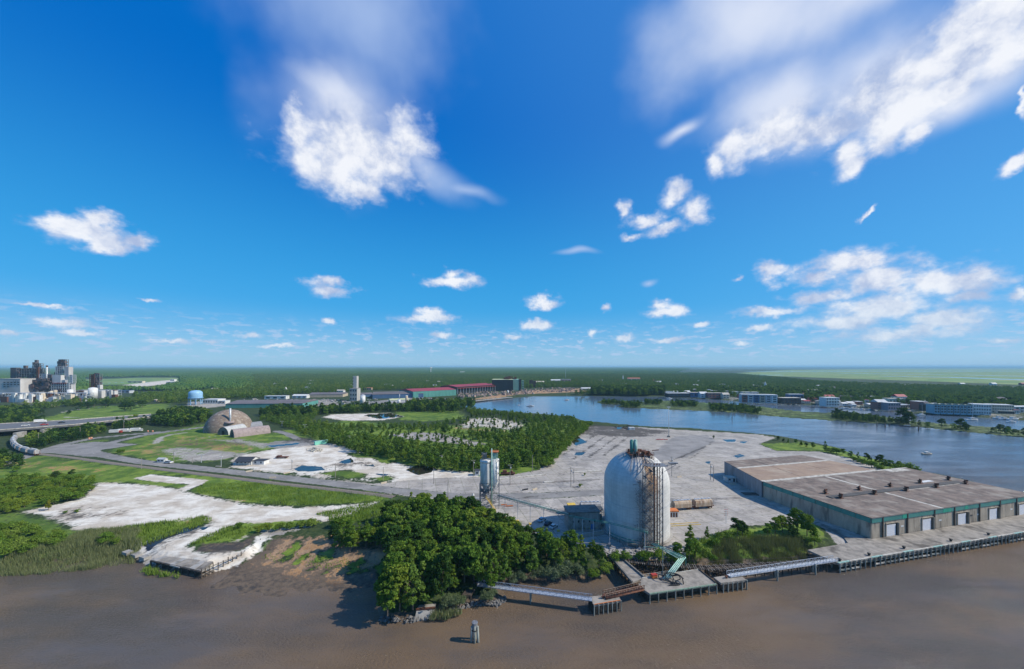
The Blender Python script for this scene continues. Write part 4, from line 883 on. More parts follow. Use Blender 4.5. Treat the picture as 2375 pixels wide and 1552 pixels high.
# second warehouse behind
B0 = at(1775, 1112); B0 = V3(128.2, 188.8, LAND)
F0 = V3(133.5, 226.4, LAND); G0 = V3(194.7, 242.2, LAND); H0 = V3(*(A + u * 82 + n * (DW + .6))[:2], LAND)
B0 = V3(*(A + u * (-.4) + n * (DW + .6))[:2], LAND)
wb = thing('rear_warehouse', 'brown and tan roofed warehouse adjoining the rear of the riverside warehouse', 'warehouse', B0)
MB().prism([B0[:2], F0[:2], G0[:2], H0[:2]], LAND, LAND + HW - .1).build('wall', M_graywall if False else mat('grey_block_wall', (.32, .31, .31), (.25, .24, .24), scale=.3, stain=(.15, .14, .13), streak=True), wb)
def L4(f0, f1, g0=0.0, g1=1.0):   # strip between fractions f along depth and g along width
    def P(f, g): return (B0.lerp(F0, f)).lerp(H0.lerp(G0, f), g)
    return [tuple(P(f0, g0)[:2]), tuple(P(f1, g0)[:2]), tuple(P(f1, g1)[:2]), tuple(P(f0, g1)[:2])]
zt = LAND + HW
ROWS = [(0.02, .30, M_roof2), (.305, .58, M_roof2), (.64, .995, M_roof)]
for f0, f1, mm_ in ROWS:
    for g0, g1 in ((0, .33), (.335, .66), (.665, 1)):
        MB().prism(L4(f0, f1, g0, g1), zt - .08, zt + .06).build('roof_sheet', mm_, wb)
MB().prism(L4(.585, .635, 0, 1), zt - .08, zt + .10).build('roof_gutter', M_gut, wb)
MB().prism(L4(-.015, .016, 0, 1), zt - .08, zt + .12).build('roof_gutter', M_gut, wb)
for i in range(8):
    f0, f1 = i / 8 + .01, (i + 1) / 8 - .01; p0, p1 = B0.lerp(F0, f0), B0.lerp(F0, f1); nn_ = (F0 - B0).normalized(); nx = V3(-nn_.y, nn_.x, 0)
    MB().prism([tuple((p0 + nx * .02)[:2]), tuple((p1 + nx * .02)[:2]), tuple((p1 + nx * .1)[:2]), tuple((p0 + nx * .1)[:2])], LAND + .1, zt - .2).build('wall_panel', mat('grey_block_wall', (.3, .3, .3)), wb)
for i in range(8):
    c_ = loc(LW * (i + .5) / 8, DW / 2); EXCL.append((c_.x, c_.y, 26))
for f in (.2, .5, .8): c_ = B0.lerp(F0, .5).lerp(H0.lerp(G0, .5), f); EXCL.append((c_.x, c_.y, 26))
# shed and scrap at the rear warehouse
sh = thing('yard_hut', 'small pale hut with flat roof beside the grey warehouse wall', 'hut', at(1697, 1118)); p = at(1697, 1118)
MB().box((p.x, p.y + 2, LAND), (5.0, 4, 2.3)).build('wall', M_white_w, sh); MB().box((p.x, p.y + 2, LAND + 2.3), (5.5, 4.6, .25)).build('roof', M_gut, sh)
MB().box((p.x + 1.4, p.y - .03, LAND + .1), (.9, .1, 1.9)).build('door', M_dark, sh); MB().box((p.x - 1.2, p.y - .03, LAND + 1.0), (1.1, .1, .8)).build('window', M_glass, sh)
EXCL.append((p.x, p.y, 6))
# ------------------------------------------------------------------ wharf below the warehouse
W0 = at(1946, 1308); wlen = 190
M_deck = mat('worn_wharf_deck', (.36, .32, .27), (.20, .18, .155), scale=.35, stain=(.07, .06, .05), sscale=.16, samt=.9, bump=.3)
wf = thing('long_wharf', 'long concrete wharf deck on dark piles in front of the warehouse doors', 'wharf', W0)
back = at(1873, 1276); pit = at(1966, 1259); lft = at(1935, 1216)
UW = (at(2375, 1236) - W0).normalized(); NW = V3(-UW.y, UW.x, 0)
far = W0 + UW * wlen
poly = [W0, far, far + NW * 24, A + u * 125 + n * -.2, A + n * -.2 + u * -.0, A + u * -1.5 + n * 2, A + u * -4 + n * 16, A + u * -7.5 + n * 16, A + u * -9.2 + n * 3.5, pit - V3(0, .2, 0), back]
mb = MB(); pl2 = [tuple(p[:2]) for p in poly]
from mathutils.geometry import tessellate_polygon
def flatprism(poly, z0, z1):
    n_ = len(poly); tri = tessellate_polygon([[Vector((p[0], p[1], 0)) for p in poly]])
    vs = [(p[0], p[1], z1) for p in poly] + [(p[0], p[1], z0) for p in poly]
    fs = []
    for t3 in tri:
        a, b, c = t3; ar = (poly[b][0] - poly[a][0]) * (poly[c][1] - poly[a][1]) - (poly[b][1] - poly[a][1]) * (poly[c][0] - poly[a][0])
        fs.append((a, b, c) if ar > 0 else (a, c, b)); fs.append(tuple(x + n_ for x in ((a, c, b) if ar > 0 else (a, b, c))))
    ar = sum(poly[i][0] * poly[(i + 1) % n_][1] - poly[(i + 1) % n_][0] * poly[i][1] for i in range(n_))
    for i in range(n_):
        j = (i + 1) % n_; fs.append((i, i + n_, j + n_, j) if ar > 0 else (i, j, j + n_, i + n_))
    return MB().add(vs, fs)
flatprism(pl2, LAND - .6, LAND + .09).build('deck', M_deck, wf)
def wp(s, t_, z=0.): return W0 + UW * s + NW * t_ + V3(0, 0, z)
q = MB(); 
for i in range(24):
    s0 = i * 5.2; c = wp(s0 + 2.5, .25, .09); q = MB(); q.box(c, (5.0, .5, .28), math.atan2(UW.y, UW.x)); q.build('edge_kerb', M_gut if i % 3 else M_mint, wf)
pm = MB(); pm.beam((0, 0, -2), (0, 0, 3.5), .2, 6); pile0 = pm.build('pile', M_pile, wf, world=False); pile0.location = (0, 0, 0)
k = 0
for s in np.arange(.2, 120, 2.35):
    c = wp(s + random.uniform(-.2, .2), -.25) - wf.location; o_ = pile0 if k == 0 else pile0.copy()
    if k: col.objects.link(o_); o_.parent = wf
    o_.location = (c.x, c.y, -wf.location.z + 0.0); o_.scale = (1, 1, random.uniform(.92, 1.03)); k += 1
for s in np.arange(1, 120, 4.7):
    for t_ in (3, 7.5):
        c = wp(s, t_) - wf.location; o_ = pile0.copy(); col.objects.link(o_); o_.parent = wf; o_.location = (c.x, c.y, -wf.location.z - 1.0); o_.scale = (1.3, 1.3, .9)
for i in range(21):
    if i in (2, 9, 10, 15): continue
    a = wp(i * 5.6, -.1, -2.1 + random.uniform(-.1, .1)); b_ = wp(i * 5.6 + random.uniform(4.2, 5.5), -.1, -2.15 + random.uniform(-.12, .1)); MB().beam(a, b_, .28).build('lower_waling', M_gut if i % 2 else M_pile, wf)
q = MB(); q.beam(wp(-.1, -.05, -.9), wp(120, -.05, -.9), .12); q.build('upper_waling', M_pile, wf)
for s, t_ in ((16.5, 1.6), (35, 2.2), (60, 2.0), (-.0 + 2, 1.2), (82, 2)):
    c = wp(s, t_, .09); q = MB(); q.cyl(c, .35, .6, 10); q.cyl(c + V3(0, 0, .6), .55, .25, 10); q.build('mooring_bollard', M_black, wf)
# ruined timber under the left wing
rt = MB(); rr = random.Random(12)
for i in range(50):
    p = at(rr.uniform(1900, 1965), rr.uniform(1258, 1276), 1.2) ; rt.beam(p + V3(0, 0, rr.uniform(-1.6, .5)), p + V3(rr.uniform(-2.5, 2.5), rr.uniform(-1.5, 1.5), rr.uniform(-1.2, 1.0)), rr.uniform(.1, .22))
rto = rt.build('collapsed_timbers', M_timber); tag(rto, 'heap of collapsed dark timbers in the pit beside the warehouse ramp', 'debris'); rto['kind'] = 'stuff'

def pile_row(parent, a, b, n_, r=.2, z0=-2, z1=3.0, m=None, inset=0.):
    for k in range(n_):
        p = Vector(a).lerp(Vector(b), k / max(1, n_ - 1)); MB().beam((p.x, p.y, z0), (p.x + random.uniform(-.06, .06), p.y, z1), r, 6).build('pile', m or M_pile, parent)
def deck(name, label, cat, pix, m, z=LAND, th=.7):
    P_ = [at(x, y, z) for x, y in pix]; r = thing(name, label, cat, (P_[0].x, P_[0].y, 0)); flatprism([tuple(p[:2]) for p in P_], z - th, z).build('deck', m, r); return r, P_
# loading platform
lpf, P = deck('loading_platform', 'broad concrete loading platform on piles at the end of the jetty', 'pier platform', [(1506,1376),(1661,1354),(1620,1321),(1489,1341),(1479,1359)], M_deck)
pile_row(lpf, P[0] + V3(0, -.3, 0), P[1] + V3(0, -.3, 0), 9, .17)
pile_row(lpf, P[0] + V3(1.5, 2.5, 0), P[1] + V3(-1, 2.5, 0), 8, .25, z1=2.4, m=M_timber); pile_row(lpf, P[0] + V3(1, 6, 0), P[1] + V3(0, 6, 0), 8, .25, z1=2.4, m=M_timber); pile_row(lpf, P[4] + V3(.5, .3, 0), P[0] + V3(-.2, 1, 0), 3, .2, z1=2.4, m=M_timber)
flatprism([tuple((p + V3(*o_, 0))[:2]) for p, o_ in zip(P, ((1, 1.5), (-1, 1.5), (-1, -1.5), (1, -1.5), (1, .5)))], 0.35, 2.28).build('crosshead', M_timber, lpf)
MB().beam(P[0] + V3(0, -.15, -.1), P[1] + V3(0, -.15, -.1), .24).build('green_fender_beam', mat('algae_green_timber', (.25, .36, .27), (.16, .2, .14), scale=1.5), lpf)
MB().beam(P[1] + V3(.1, .2, .15), P[2] + V3(.1, 0, .15), .22).build('edge_kerb', M_timber, lpf)
MB().beam(P[2] + V3(0, 0, .1), P[3] + V3(0, 0, .1), .14).build('rear_kerb', M_gut, lpf)
# left and right dolphins
ld1, Pd = deck('mooring_dolphin', 'square pile mooring dolphin at the end of the white footbridge', 'dolphin', [(1377,1402),(1440,1392),(1432,1377),(1367,1384)], M_deck)
pile_row(ld1, Pd[0] + V3(.1, -.25, 0), Pd[1] + V3(0, -.25, 0), 7, .18); pile_row(ld1, Pd[0] + V3(-.2, .3, 0), Pd[3] + V3(-.1, 0, 0), 4, .18, m=M_timber); pile_row(ld1, Pd[0] + V3(.5, 2, 0), Pd[1] + V3(-.5, 2, 0), 6, .25, z1=2.4, m=M_timber)
flatprism([tuple((p * 1).lerp((Pd[0] + Pd[2]) / 2, .08)[:2]) for p in Pd], .4, 2.28).build('crosshead', M_timber, ld1)
ld2, Pe = deck('mooring_dolphin', 'square pile mooring dolphin between the loading platform and silver walkway', 'dolphin', [(1672,1352),(1731,1345),(1712,1331),(1655,1339)], M_deck)
pile_row(ld2, Pe[0] + V3(.6, -.25, 0), Pe[1] + V3(0, -.25, 0), 6, .18); pile_row(ld2, Pe[1] + V3(.1, 0, 0), Pe[2] + V3(.1, 0, 0), 3, .18); pile_row(ld2, Pe[0] + V3(.5, 2, 0), Pe[1] + V3(-.5, 2, 0), 6, .25, z1=2.4, m=M_timber)
flatprism([tuple((p * 1).lerp((Pe[0] + Pe[2]) / 2, .08)[:2]) for p in Pe], .4, 2.28).build('crosshead', M_timber, ld2)
for nm, par, (px_, py_) in ((0, ld1, (1399, 1388)), (0, ld2, (1685, 1341))):
    c = at(px_, py_); q = MB(); q.cyl(c, .3, .5, 10); q.box(c + V3(0, 0, .5), (1.1, .35, .3), .4); q.build('mooring_bollard', M_rust, par)
MB().beam(Pd[0] + V3(.2, -.1, .08), Pd[1] + V3(-.2, -.1, .08), .1).build('orange_kerb', M_orange, ld1)
# concrete approach ramp
jr, Pj = deck('jetty_ramp', 'concrete jetty ramp with side walls leading from the bank to the platform', 'jetty', [(1466,1351),(1494,1340),(1433,1288),(1417,1293)], M_deck, th=.5)
for a, b in ((Pj[0], Pj[3]), (Pj[1], Pj[2])):
    MB().beam(a + V3(0, 0, .25), b + V3(0, 0, .25), .34).build('side_wall', M_conc_d, jr)
pile_row(jr, Pj[0] + V3(.3, 1, 0), Pj[3] + V3(.3, -1, 0), 7, .22, z1=2.6, m=M_timber); pile_row(jr, Pj[1] + V3(-.3, 1, 0), Pj[2] + V3(-.3, -1, 0), 7, .22, z1=2.6, m=M_timber)
# walkways
def walkway(name, label, p, q_, wd, h, n_, m, r=.06):
    t_ = thing(name, label, 'walkway', (p[0], p[1], 0)); truss(MB(), p, q_, wd, h, n_, r).build('truss', m, t_)
    dd = (Vector(q_) - Vector(p)); c = (Vector(p) + Vector(q_)) / 2; sd_ = V3(-dd.y, dd.x, 0).normalized() * wd / 2
    MB().add([Vector(p) - sd_ + V3(0, 0, .12), Vector(q_) - sd_ + V3(0, 0, .12), Vector(q_) + sd_ + V3(0, 0, .12), Vector(p) + sd_ + V3(0, 0, .12)], [(0, 1, 2, 3)]).build('grating', m, t_); return t_
M_alu = mat('bluish_aluminium', (.50, .54, .60), (.38, .42, .48), rough=.4, metal=.4)
a, b_ = at(1108, 1356, LAND + .3), at(1373, 1391, LAND + .3); w1_ = walkway('white_footbridge', 'long pale aluminium footbridge reaching from the wooded bank to the square dolphin', a, b_, 1.5, 1.1, 34, M_alu, .055)
p = a.lerp(b_, .48); q = MB()
for s in (-.6, .6): q.beam((p.x + s * .3, p.y + s, -2), (p.x + s * .3, p.y + s, LAND + .2), .2, 6)
q.beam((p.x, p.y - .9, LAND), (p.x, p.y + .9, LAND), .2); q.build('support_bent', M_pile, w1_)
MB().beam(a + V3(0, .3, 0), a + V3(-7, 6, 1), .14).build('shore_beam', M_timber, w1_)
a, b_ = at(1690, 1336, LAND + .3), at(1938, 1299, LAND + .3); w2_ = walkway('silver_walkway', 'silver truss walkway linking the right dolphin to the wharf end', a, b_, 1.6, 1.2, 34, M_galv, .06)
for f in (.42, .78):
    p = a.lerp(b_, f); q = MB()
    for s in (-.8, .8): q.beam((p.x + s * .3, p.y + s - .3, -2), (p.x + s * .3, p.y + s - .3, LAND + .6), .26, 8)
    q.beam((p.x, p.y - 1.4, LAND), (p.x, p.y + 1.2, LAND), .24); q.build('support_bent', M_pile, w2_)
a, b_ = at(1402, 1383, LAND + .3), at(1490, 1362, LAND + .3); w3_ = walkway('rusty_walkway', 'short rusty walkway with yellow rails between the left dolphin and the platform', a, b_, 1.8, 1.1, 14, M_rust, .07)
for s in (-.4, .4): MB().beam(a + V3(0, s - .8, -.1), b_ + V3(0, s - .8, -.1), .22, 8).build('rust_pipe', M_rust, w3_)
for s in (-.95, .95):
    q = MB(); q.beam(a + V3(0, s, 1.2), b_ + V3(0, s, 1.2), .03); q.beam(a + V3(0, s, .7), b_ + V3(0, s, .7), .03)
    for k in range(12): pp = a.lerp(b_, k / 11); q.beam(pp + V3(0, s, .1), pp + V3(0, s, 1.2), .03)
    q.build('yellow_rail', M_tan, w3_)
# heap of black hose on dolphin
def hose(mb, pts, r=.13, n_=6):
    P_ = [Vector(p) for p in pts]; out = []
    for i in range(len(P_) - 1):
        p0 = P_[max(0, i - 1)]; p1 = P_[i]; p2 = P_[i + 1]; p3 = P_[min(len(P_) - 1, i + 2)]
        for k in range(5):
            t_ = k / 5; out.append(.5 * ((2 * p1) + (-p0 + p2) * t_ + (2 * p0 - 5 * p1 + 4 * p2 - p3) * t_ ** 2 + (-p0 + 3 * p1 - 3 * p2 + p3) * t_ ** 3))
    out.append(P_[-1]); mb.path(out, r, n_); return mb
rr = random.Random(8)
c0 = at(1420, 1381); q = MB()
for k in range(5): hose(q, [c0 + V3(rr.uniform(-1.5, 1.5), rr.uniform(-.8, .8), rr.uniform(.1, .5)) for _ in range(5)])
ho_ = q.build('hose_heap', M_black); tag(ho_, 'heap of black hose lying on the left dolphin by the rusty walkway', 'hose')
# old railway trestle behind the platform
tr = thing('old_trestle', 'dark weathered timber trestle carrying old tracks behind the platform', 'trestle', (*at(1440, 1300)[:2], 0))
T0, T1, T2 = at(1440, 1299, LAND - .2), at(1640, 1318, LAND - .2), at(1925, 1303, LAND - .2)
for (a, b, nn_) in ((T0, T1, 40), (T1, T2, 55)):
    dd = (b - a).normalized(); sdv = V3(-dd.y, dd.x, 0)
    for s in (-.75, .75): MB().beam(a + sdv * s + V3(0, 0, .28), b + sdv * s + V3(0, 0, .28), .07).build('rail', M_rail, tr)
    for s in (-1.0, 1.0): MB().beam(a + sdv * s, b + sdv * s, .24).build('stringer', M_timber, tr)
    for k in range(nn_ + 1):
        p = a.lerp(b, k / nn_); q = MB(); q.beam(p - sdv * (1.5 + random.random() * .4) + V3(0, 0, .15), p + sdv * (1.5 + random.random() * .4) + V3(0, 0, .15), .11); q.build('sleeper', M_lamp if k % 3 else M_timber, tr)
    for k in range(0, nn_ + 1, 4):
        p = a.lerp(b, k / nn_)
        for s in (-1.1, 0, 1.1): MB().beam(p + sdv * s * 1.3 + V3(0, 0, -5), p + sdv * s, .17, 6).build('pile', M_timber, tr)
        MB().beam(p + sdv * 1.7 + V3(0, 0, .1), p + sdv * 1.7 + V3(0, 0, 1.2), .05).build('rail_post', M_timber, tr)
    MB().beam(a + sdv * 1.7 + V3(0, 0, 1.2), b + sdv * 1.7 + V3(0, 0, 1.2), .05).build('hand_rail', M_timber, tr)
rt = MB()
for i in range(110):
    p = at(rr.uniform(1455, 1600), rr.uniform(1306, 1328), 1.0); 
    rt.beam(p + V3(0, 0, rr.uniform(-1.2, .8)), p + V3(rr.uniform(-2.2, 2.2), rr.uniform(-1, 1), rr.uniform(-1, .8)), rr.uniform(.1, .25))
for i in range(26):
    p = at(rr.uniform(1650, 1720), rr.uniform(1322, 1333), 1.0); rt.beam(p + V3(0, 0, rr.uniform(-1.2, 1)), p + V3(rr.uniform(-2.2, 2.2), rr.uniform(-1, 1), rr.uniform(-1, .8)), rr.uniform(.15, .35))
rto = rt.build('rotten_pier_remains', M_timber); tag(rto, 'tangle of rotten timber pier remains under the old trestle', 'debris'); rto['kind'] = 'stuff'
# green product pipes to platform
gp = thing('product_pipes', 'bundle of pale green product pipes bending down onto the loading platform', 'pipes', (*at(1552, 1358)[:2], LAND))
Y1 = TWy - 2.5
Q0 = V3(TWx - .3, Y1, LAND + 3.0); Q1 = onray(1583, 1296, 122.2); Q2 = at(1553, 1355)
for k in range(4):
    o1 = V3(k * .8 - 1.2, k * .12, 0)
    MB().path([Q0 + o1 * .6, Q1 + o1 + V3(0, 0, .1 * k)], .13, 8).build('green_pipe', M_green if k % 2 else M_mint, gp)
    MB().path([Q1 + o1 + V3(0, 0, .1 * k), Q2 + o1 + V3(0, 1.8, .7)], .17, 8).build('pale_pipe', M_mint, gp)
q = MB(); q.beam(Q1 + V3(-1.4, .2, -.25), Q1 + V3(1.5, .6, -.25), .14); q.beam(Q1 + V3(-1.3, .2, -.25), V3(Q1.x - 1.3, Q1.y + .2, 1), .14); q.beam(Q1 + V3(1.4, .6, -.25), V3(Q1.x + 1.4, Q1.y + .6, 1), .14); q.beam(Q1 + V3(-1.4, .2, -.25), V3(Q1.x + 1.4, Q1.y + .6, 1), .08); q.build('support_frame', M_green, gp)
q = MB(); m_ = Q0.lerp(Q1, .35); q.beam((m_.x, m_.y, 1), (m_.x, m_.y, m_.z), .15); q.beam(m_ + V3(-6.5, 1, .2), m_ + V3(1.2, 0, .2), .1); q.build('cross_beam', M_mint, gp)
bh = MB(); c0 = at(1556, 1350)
for k in range(4):
    x = k * .65 - 1.0; z = .7
    hose(bh, [c0 + V3(x - .3, 1.9, z), c0 + V3(x - 2.2 + k * 1.3, 1.4, 1.5), c0 + V3(x - 2.4 + k * 1.5, .2, .9), c0 + V3(x + .1, -.6, .5), c0 + V3(x + 1.2, -1.6, .25), c0 + V3(x - .5, -2.0, .2)], .16)
hose(bh, [c0 + V3(1.0, 1.8, .8), c0 + V3(3.2, 1.0, 1.5), c0 + V3(3.6, -.2, .9), c0 + V3(3.2, -1.6, .3)], .16); hose(bh, [c0 + V3(-2.2, 1.5, .9), c0 + V3(0, 2.2, 1.6), c0 + V3(2.8, 1.4, 1.6), c0 + V3(4.0, 0, 1.0)], .16)
bho = bh.build('loading_hose', M_black); tag(bho, 'thick black loading hoses coiled at the lower ends of the pale green pipes', 'hose')
mp = thing('bare_pole', 'tall thin bare pole rising from the rear edge of the loading platform', 'pole', at(1537, 1334)); p = at(1537, 1334)
MB().beam(p, (p.x, p.y, zat(1270, p.y)), .14, 6, .1).build('shaft', M_pile, mp)
ob = thing('orange_bin', 'bright orange metal bin on the rear of the loading platform', 'bin', at(1517, 1340)); p = at(1517, 1340); MB().box(p, (1.7, 1.2, 1.0), .2).build('body', M_orange, ob); MB().box(p + V3(0, 0, 1.0), (1.8, 1.3, .15), .2).build('lid', M_red, ob)
q = MB()
for k in range(10): pp = P[3].lerp(P[2], k / 20 + .02); q.beam(pp, pp + V3(0, 0, 1.1), .05)
q.beam(P[3].lerp(P[2], .02) + V3(0, 0, 1.1), P[3].lerp(P[2], .48) + V3(0, 0, 1.1), .05); q.beam(P[3].lerp(P[2], .02) + V3(0, 0, .6), P[3].lerp(P[2], .48) + V3(0, 0, .6), .05); q.build('hand_rail', M_gut, lpf)
# channel dolphin in the river
cd = at(1101, 1487, 0); dp = thing('river_dolphin', 'weathered three pile dolphin standing alone in the river', 'dolphin', cd)
for k, (dx, dy) in enumerate(((-.75, -.3), (0.05, -.5), (.85, -.3), (.1, .6))): MB().beam((cd.x + dx * 1.25, cd.y + dy * 1.3, -2), (cd.x + dx * .85, cd.y + dy, 4.0 if k != 1 else 4.3), .33, 8).build('pile', M_pile, dp)
q = MB(); q.lathe((cd.x, cd.y, 0), [(.75, 3.6), (.78, 4.9), (.01, 4.95)], 12, smooth=False); q.build('cap', M_steel, dp); MB().lathe((cd.x, cd.y, 0), [(.95, 3.1), (1.0, 3.1), (1.0, 3.3), (.95, 3.3)], 12, smooth=False).build('cable_binding', M_black, dp)
# stranded caisson on the point
ca = thing('stranded_caisson', 'stranded concrete caisson with rusty edge leaning at the wooded point', 'caisson', at(982, 1442, 0))
c1, c2 = at(959, 1444, 0), at(1001, 1440, 0); dx = c2 - c1; up1 = V3(.3, 2.2, 2.1)
bl = MB(); th = V3(0, 2.6, -.4)
vs = [c1 - V3(0, 0, .6), c2 - V3(0, 0, .6), c2 + up1, c1 + up1]; vs += [v_ + th for v_ in vs]
bl.add(vs, [(0, 1, 2, 3), (7, 6, 5, 4), (1, 5, 6, 2), (0, 3, 7, 4), (3, 2, 6, 7), (0, 4, 5, 1)]); bl.build('block', M_conc, ca)
q = MB(); q.beam(vs[3] + V3(-.2, 0, .05), vs[2] + V3(.2, 0, .05), .35); q.build('rusty_edge', M_rust, ca)
for f, h in ((.16, .25), (.82, .25), (.68, .9)):
    pp = vs[0].lerp(vs[1], f).lerp(vs[3].lerp(vs[2], f), h); MB().beam(pp + V3(0, -.12, -.02), pp + V3(0, .1, 0), .3, 8).build('port_hole', M_dark, ca)
# small timber platform at the shore end of the footbridge
sp2, Ps = deck('shore_stage', 'small dark timber stage under the shore end of the footbridge', 'stage', [(1069,1382),(1092,1380),(1100,1366),(1080,1368)], M_timber, z=LAND - .2); pile_row(sp2, Ps[0], Ps[1], 3, .2, z1=2.6, m=M_timber); pile_row(sp2, Ps[2], Ps[3], 2, .2, z1=2.6, m=M_timber)
EXCL += [(*at(1088, 1388)[:2], 5), (*at(985, 1430)[:2], 3.5), (*at(970, 1436)[:2], 3)]
# broken wharf on the left
bw, Pb = deck('broken_wharf', 'broken slabs of an old concrete wharf sinking beside the sandy spit', 'wharf', [(350,1299),(468,1325),(495,1303),(420,1296),(380,1290)], M_conc_d, z=2.2, th=.5)
pile_row(bw, Pb[0], Pb[1], 9, .25, z1=1.8, m=M_timber)
for k in range(5):
    a = Pb[0].lerp(Pb[1], k / 5); b = Pb[0].lerp(Pb[1], (k + .93) / 5); MB().beam(a + V3(0, -.1, -.25), b + V3(0, -.1, -.35), .3).build('edge_beam', M_timber if k != 2 else M_conc, bw)
for k in range(8):
    f = k / 8; P_ = [Pb[0].lerp(Pb[1], f + .005), Pb[0].lerp(Pb[1], f + .118), Pb[4].lerp(Pb[2], min(1, f + .118)), Pb[4].lerp(Pb[2], f + .005)]
    MB().prism([tuple(p_[:2]) for p_ in P_], 2.2, 2.27 + .07 * random.random()).build('deck_slab', M_deck if k % 3 else M_conc, bw)
q = MB(); 
for s in range(3): q = MB(); p = at(296 + s * 20, 1280 + s * 5.5, 1.8); q.box(p - V3(0, 0, .8), (3.0, 2.0, 1.0), -.33); q.build('edge_block', M_conc, bw)
bk_ = thing('sheet_pile_edge', 'thin rust brown bulkhead edge curving along the sandy spit', 'bulkhead', at(500, 1316))
EP = [(468,1326),(495,1312),(530,1298),(560,1286),(585,1268),(605,1255),(640,1241)]
for a, b in zip(EP[:-1], EP[1:]):
    pa, pb = at(*a, 2.4), at(*b, 2.4); q = MB(); q.beam(pa, pb, .2); q.beam(pa - V3(0, .0, 1.2), pb - V3(0, 0, 1.2), .1); q.build('cap_beam', M_lamp, bk_)
    for k in range(3): pp = pa.lerp(pb, k / 3); MB().beam((pp.x, pp.y - .15, -.5), (pp.x, pp.y - .15, 2.9 if k else 3.4), .14, 6).build('pile', M_timber, bk_)
# ------------------------------------------------------------------ railway line along the road
trk = thing('railway_track', 'curving single railway track with timber sleepers beside the long yard road', 'railway track', at(400, 1092))
TP = [(60,1052),(100,1054),(170,1062),(250,1073),(330,1083),(420,1094),(520,1106),(640,1121),(760,1134),(860,1146),(915,1153)]
TPW = [at(x, y) for x, y in TP]
def smooth_path(P_, k=8):
    out = []
    for i in range(len(P_) - 1):
        p0 = P_[max(0, i - 1)]; p1 = P_[i]; p2 = P_[i + 1]; p3 = P_[min(len(P_) - 1, i + 2)]
        for j in range(k):
            t_ = j / k; out.append(.5 * ((2 * p1) + (-p0 + p2) * t_ + (2 * p0 - 5 * p1 + 4 * p2 - p3) * t_ ** 2 + (-p0 + 3 * p1 - 3 * p2 + p3) * t_ ** 3))
    return out + [P_[-1]]
SPT = smooth_path(TPW)
bal = MB(); 
def ribbon(mb, pts, w0, w1, z0, z1):
    vs = []
    for i, p in enumerate(pts):
        d_ = (pts[min(i + 1, len(pts) - 1)] - pts[max(i - 1, 0)]).normalized(); s_ = V3(-d_.y, d_.x, 0)
        vs += [p - s_ * w1 + V3(0, 0, z0), p - s_ * w0 + V3(0, 0, z1), p + s_ * w0 + V3(0, 0, z1), p + s_ * w1 + V3(0, 0, z0)]
    mb.add(vs, [(4 * i + k, 4 * i + k + 1, 4 * i + k + 5, 4 * i + k + 4) for i in range(len(pts) - 1) for k in range(3)]); return mb
ribbon(bal, SPT, 1.5, 2.3, -.1, .28).build('ballast', M_ballast, trk)
for s in (-.72, .72):
    ps = []
    for i, p in enumerate(SPT):
        d_ = (SPT[min(i + 1, len(SPT) - 1)] - SPT[max(i - 1, 0)]).normalized(); ps.append(p + V3(-d_.y, d_.x, 0) * s + V3(0, 0, .5))
    MB().path(ps, .08, 4).build('rail', M_rail, trk)
slp = MB(); acc = 0; nsl = 0
allp = []
for a, b in zip(SPT[:-1], SPT[1:]):
    L_ = (b - a).length; t_ = 0
    while acc < L_: allp.append((a.lerp(b, acc / L_), (b - a).normalized())); acc += .75
    acc -= L_
allp = allp[::-1]
spm = MB(); spm.box((0, 0, .26), (.27, 2.6, .17)); sp0 = spm.build('sleeper', M_lamp, trk, world=False)
for i, (p, d_) in enumerate(allp):
    if i < 290:
        o_ = sp0 if i == 0 else sp0.copy()
        if i: col.objects.link(o_); o_.parent = trk
        q_ = p - trk.location; o_.location = (q_.x, q_.y, 0); o_.rotation_euler = (0, 0, math.atan2(d_.y, d_.x) + rr.gauss(0, .02))
    else: slp.box((p.x, p.y, LAND + .26), (.27, 2.6, .17), math.atan2(d_.y, d_.x))
if slp.v: slp.build('far_sleepers', M_lamp, trk)['kind'] = 'stuff'
mk_ = MB(); RDW = smooth_path([at(x, y + 1.2) for x, y in ROAD[2:9]], 14)
for i in range(0, len(RDW) - 1, 3):
    a, b = RDW[i], RDW[i + 1]; d_ = (b - a).normalized(); s_ = V3(-d_.y, d_.x, 0) * .14; b = a + d_ * min(4, (b - a).length); z = V3(0, 0, .14); mk_.add([a - s_ + z, b - s_ + z, b + s_ + z, a + s_ + z], [(0, 1, 2, 3)])
cv_ = smooth_path([at(x, y) for x, y in ((100,1046),(122,1042),(160,1034),(215,1022),(300,1011))], 10)
for a, b in zip(cv_[:-1], cv_[1:]):
    d_ = (b - a).normalized(); s_ = V3(-d_.y, d_.x, 0) * .13; z = V3(0, 0, .14); mk_.add([a - s_ + z, b - s_ + z, b + s_ + z, a + s_ + z], [(0, 1, 2, 3)])
o_ = mk_.build('road_markings', M_gut); o_['kind'] = 'structure'
# yard siding remnants
for (a, b, lab) in (((1115,1127),(1392,1112),'rusty siding rails half buried in weeds behind the raised silos'), ((1560,1162),(1720,1155),'rusty siding rails under the cream hopper railcars')):
    a, b = at(*a), at(*b); sd = thing('siding_track', lab, 'railway track', a); dd = (b - a).normalized(); s_ = V3(-dd.y, dd.x, 0)
    for k in (-.75, .75): MB().beam(a + s_ * k + V3(0, 0, .1), b + s_ * k + V3(0, 0, .1), .07).build('rail', M_rail, sd)

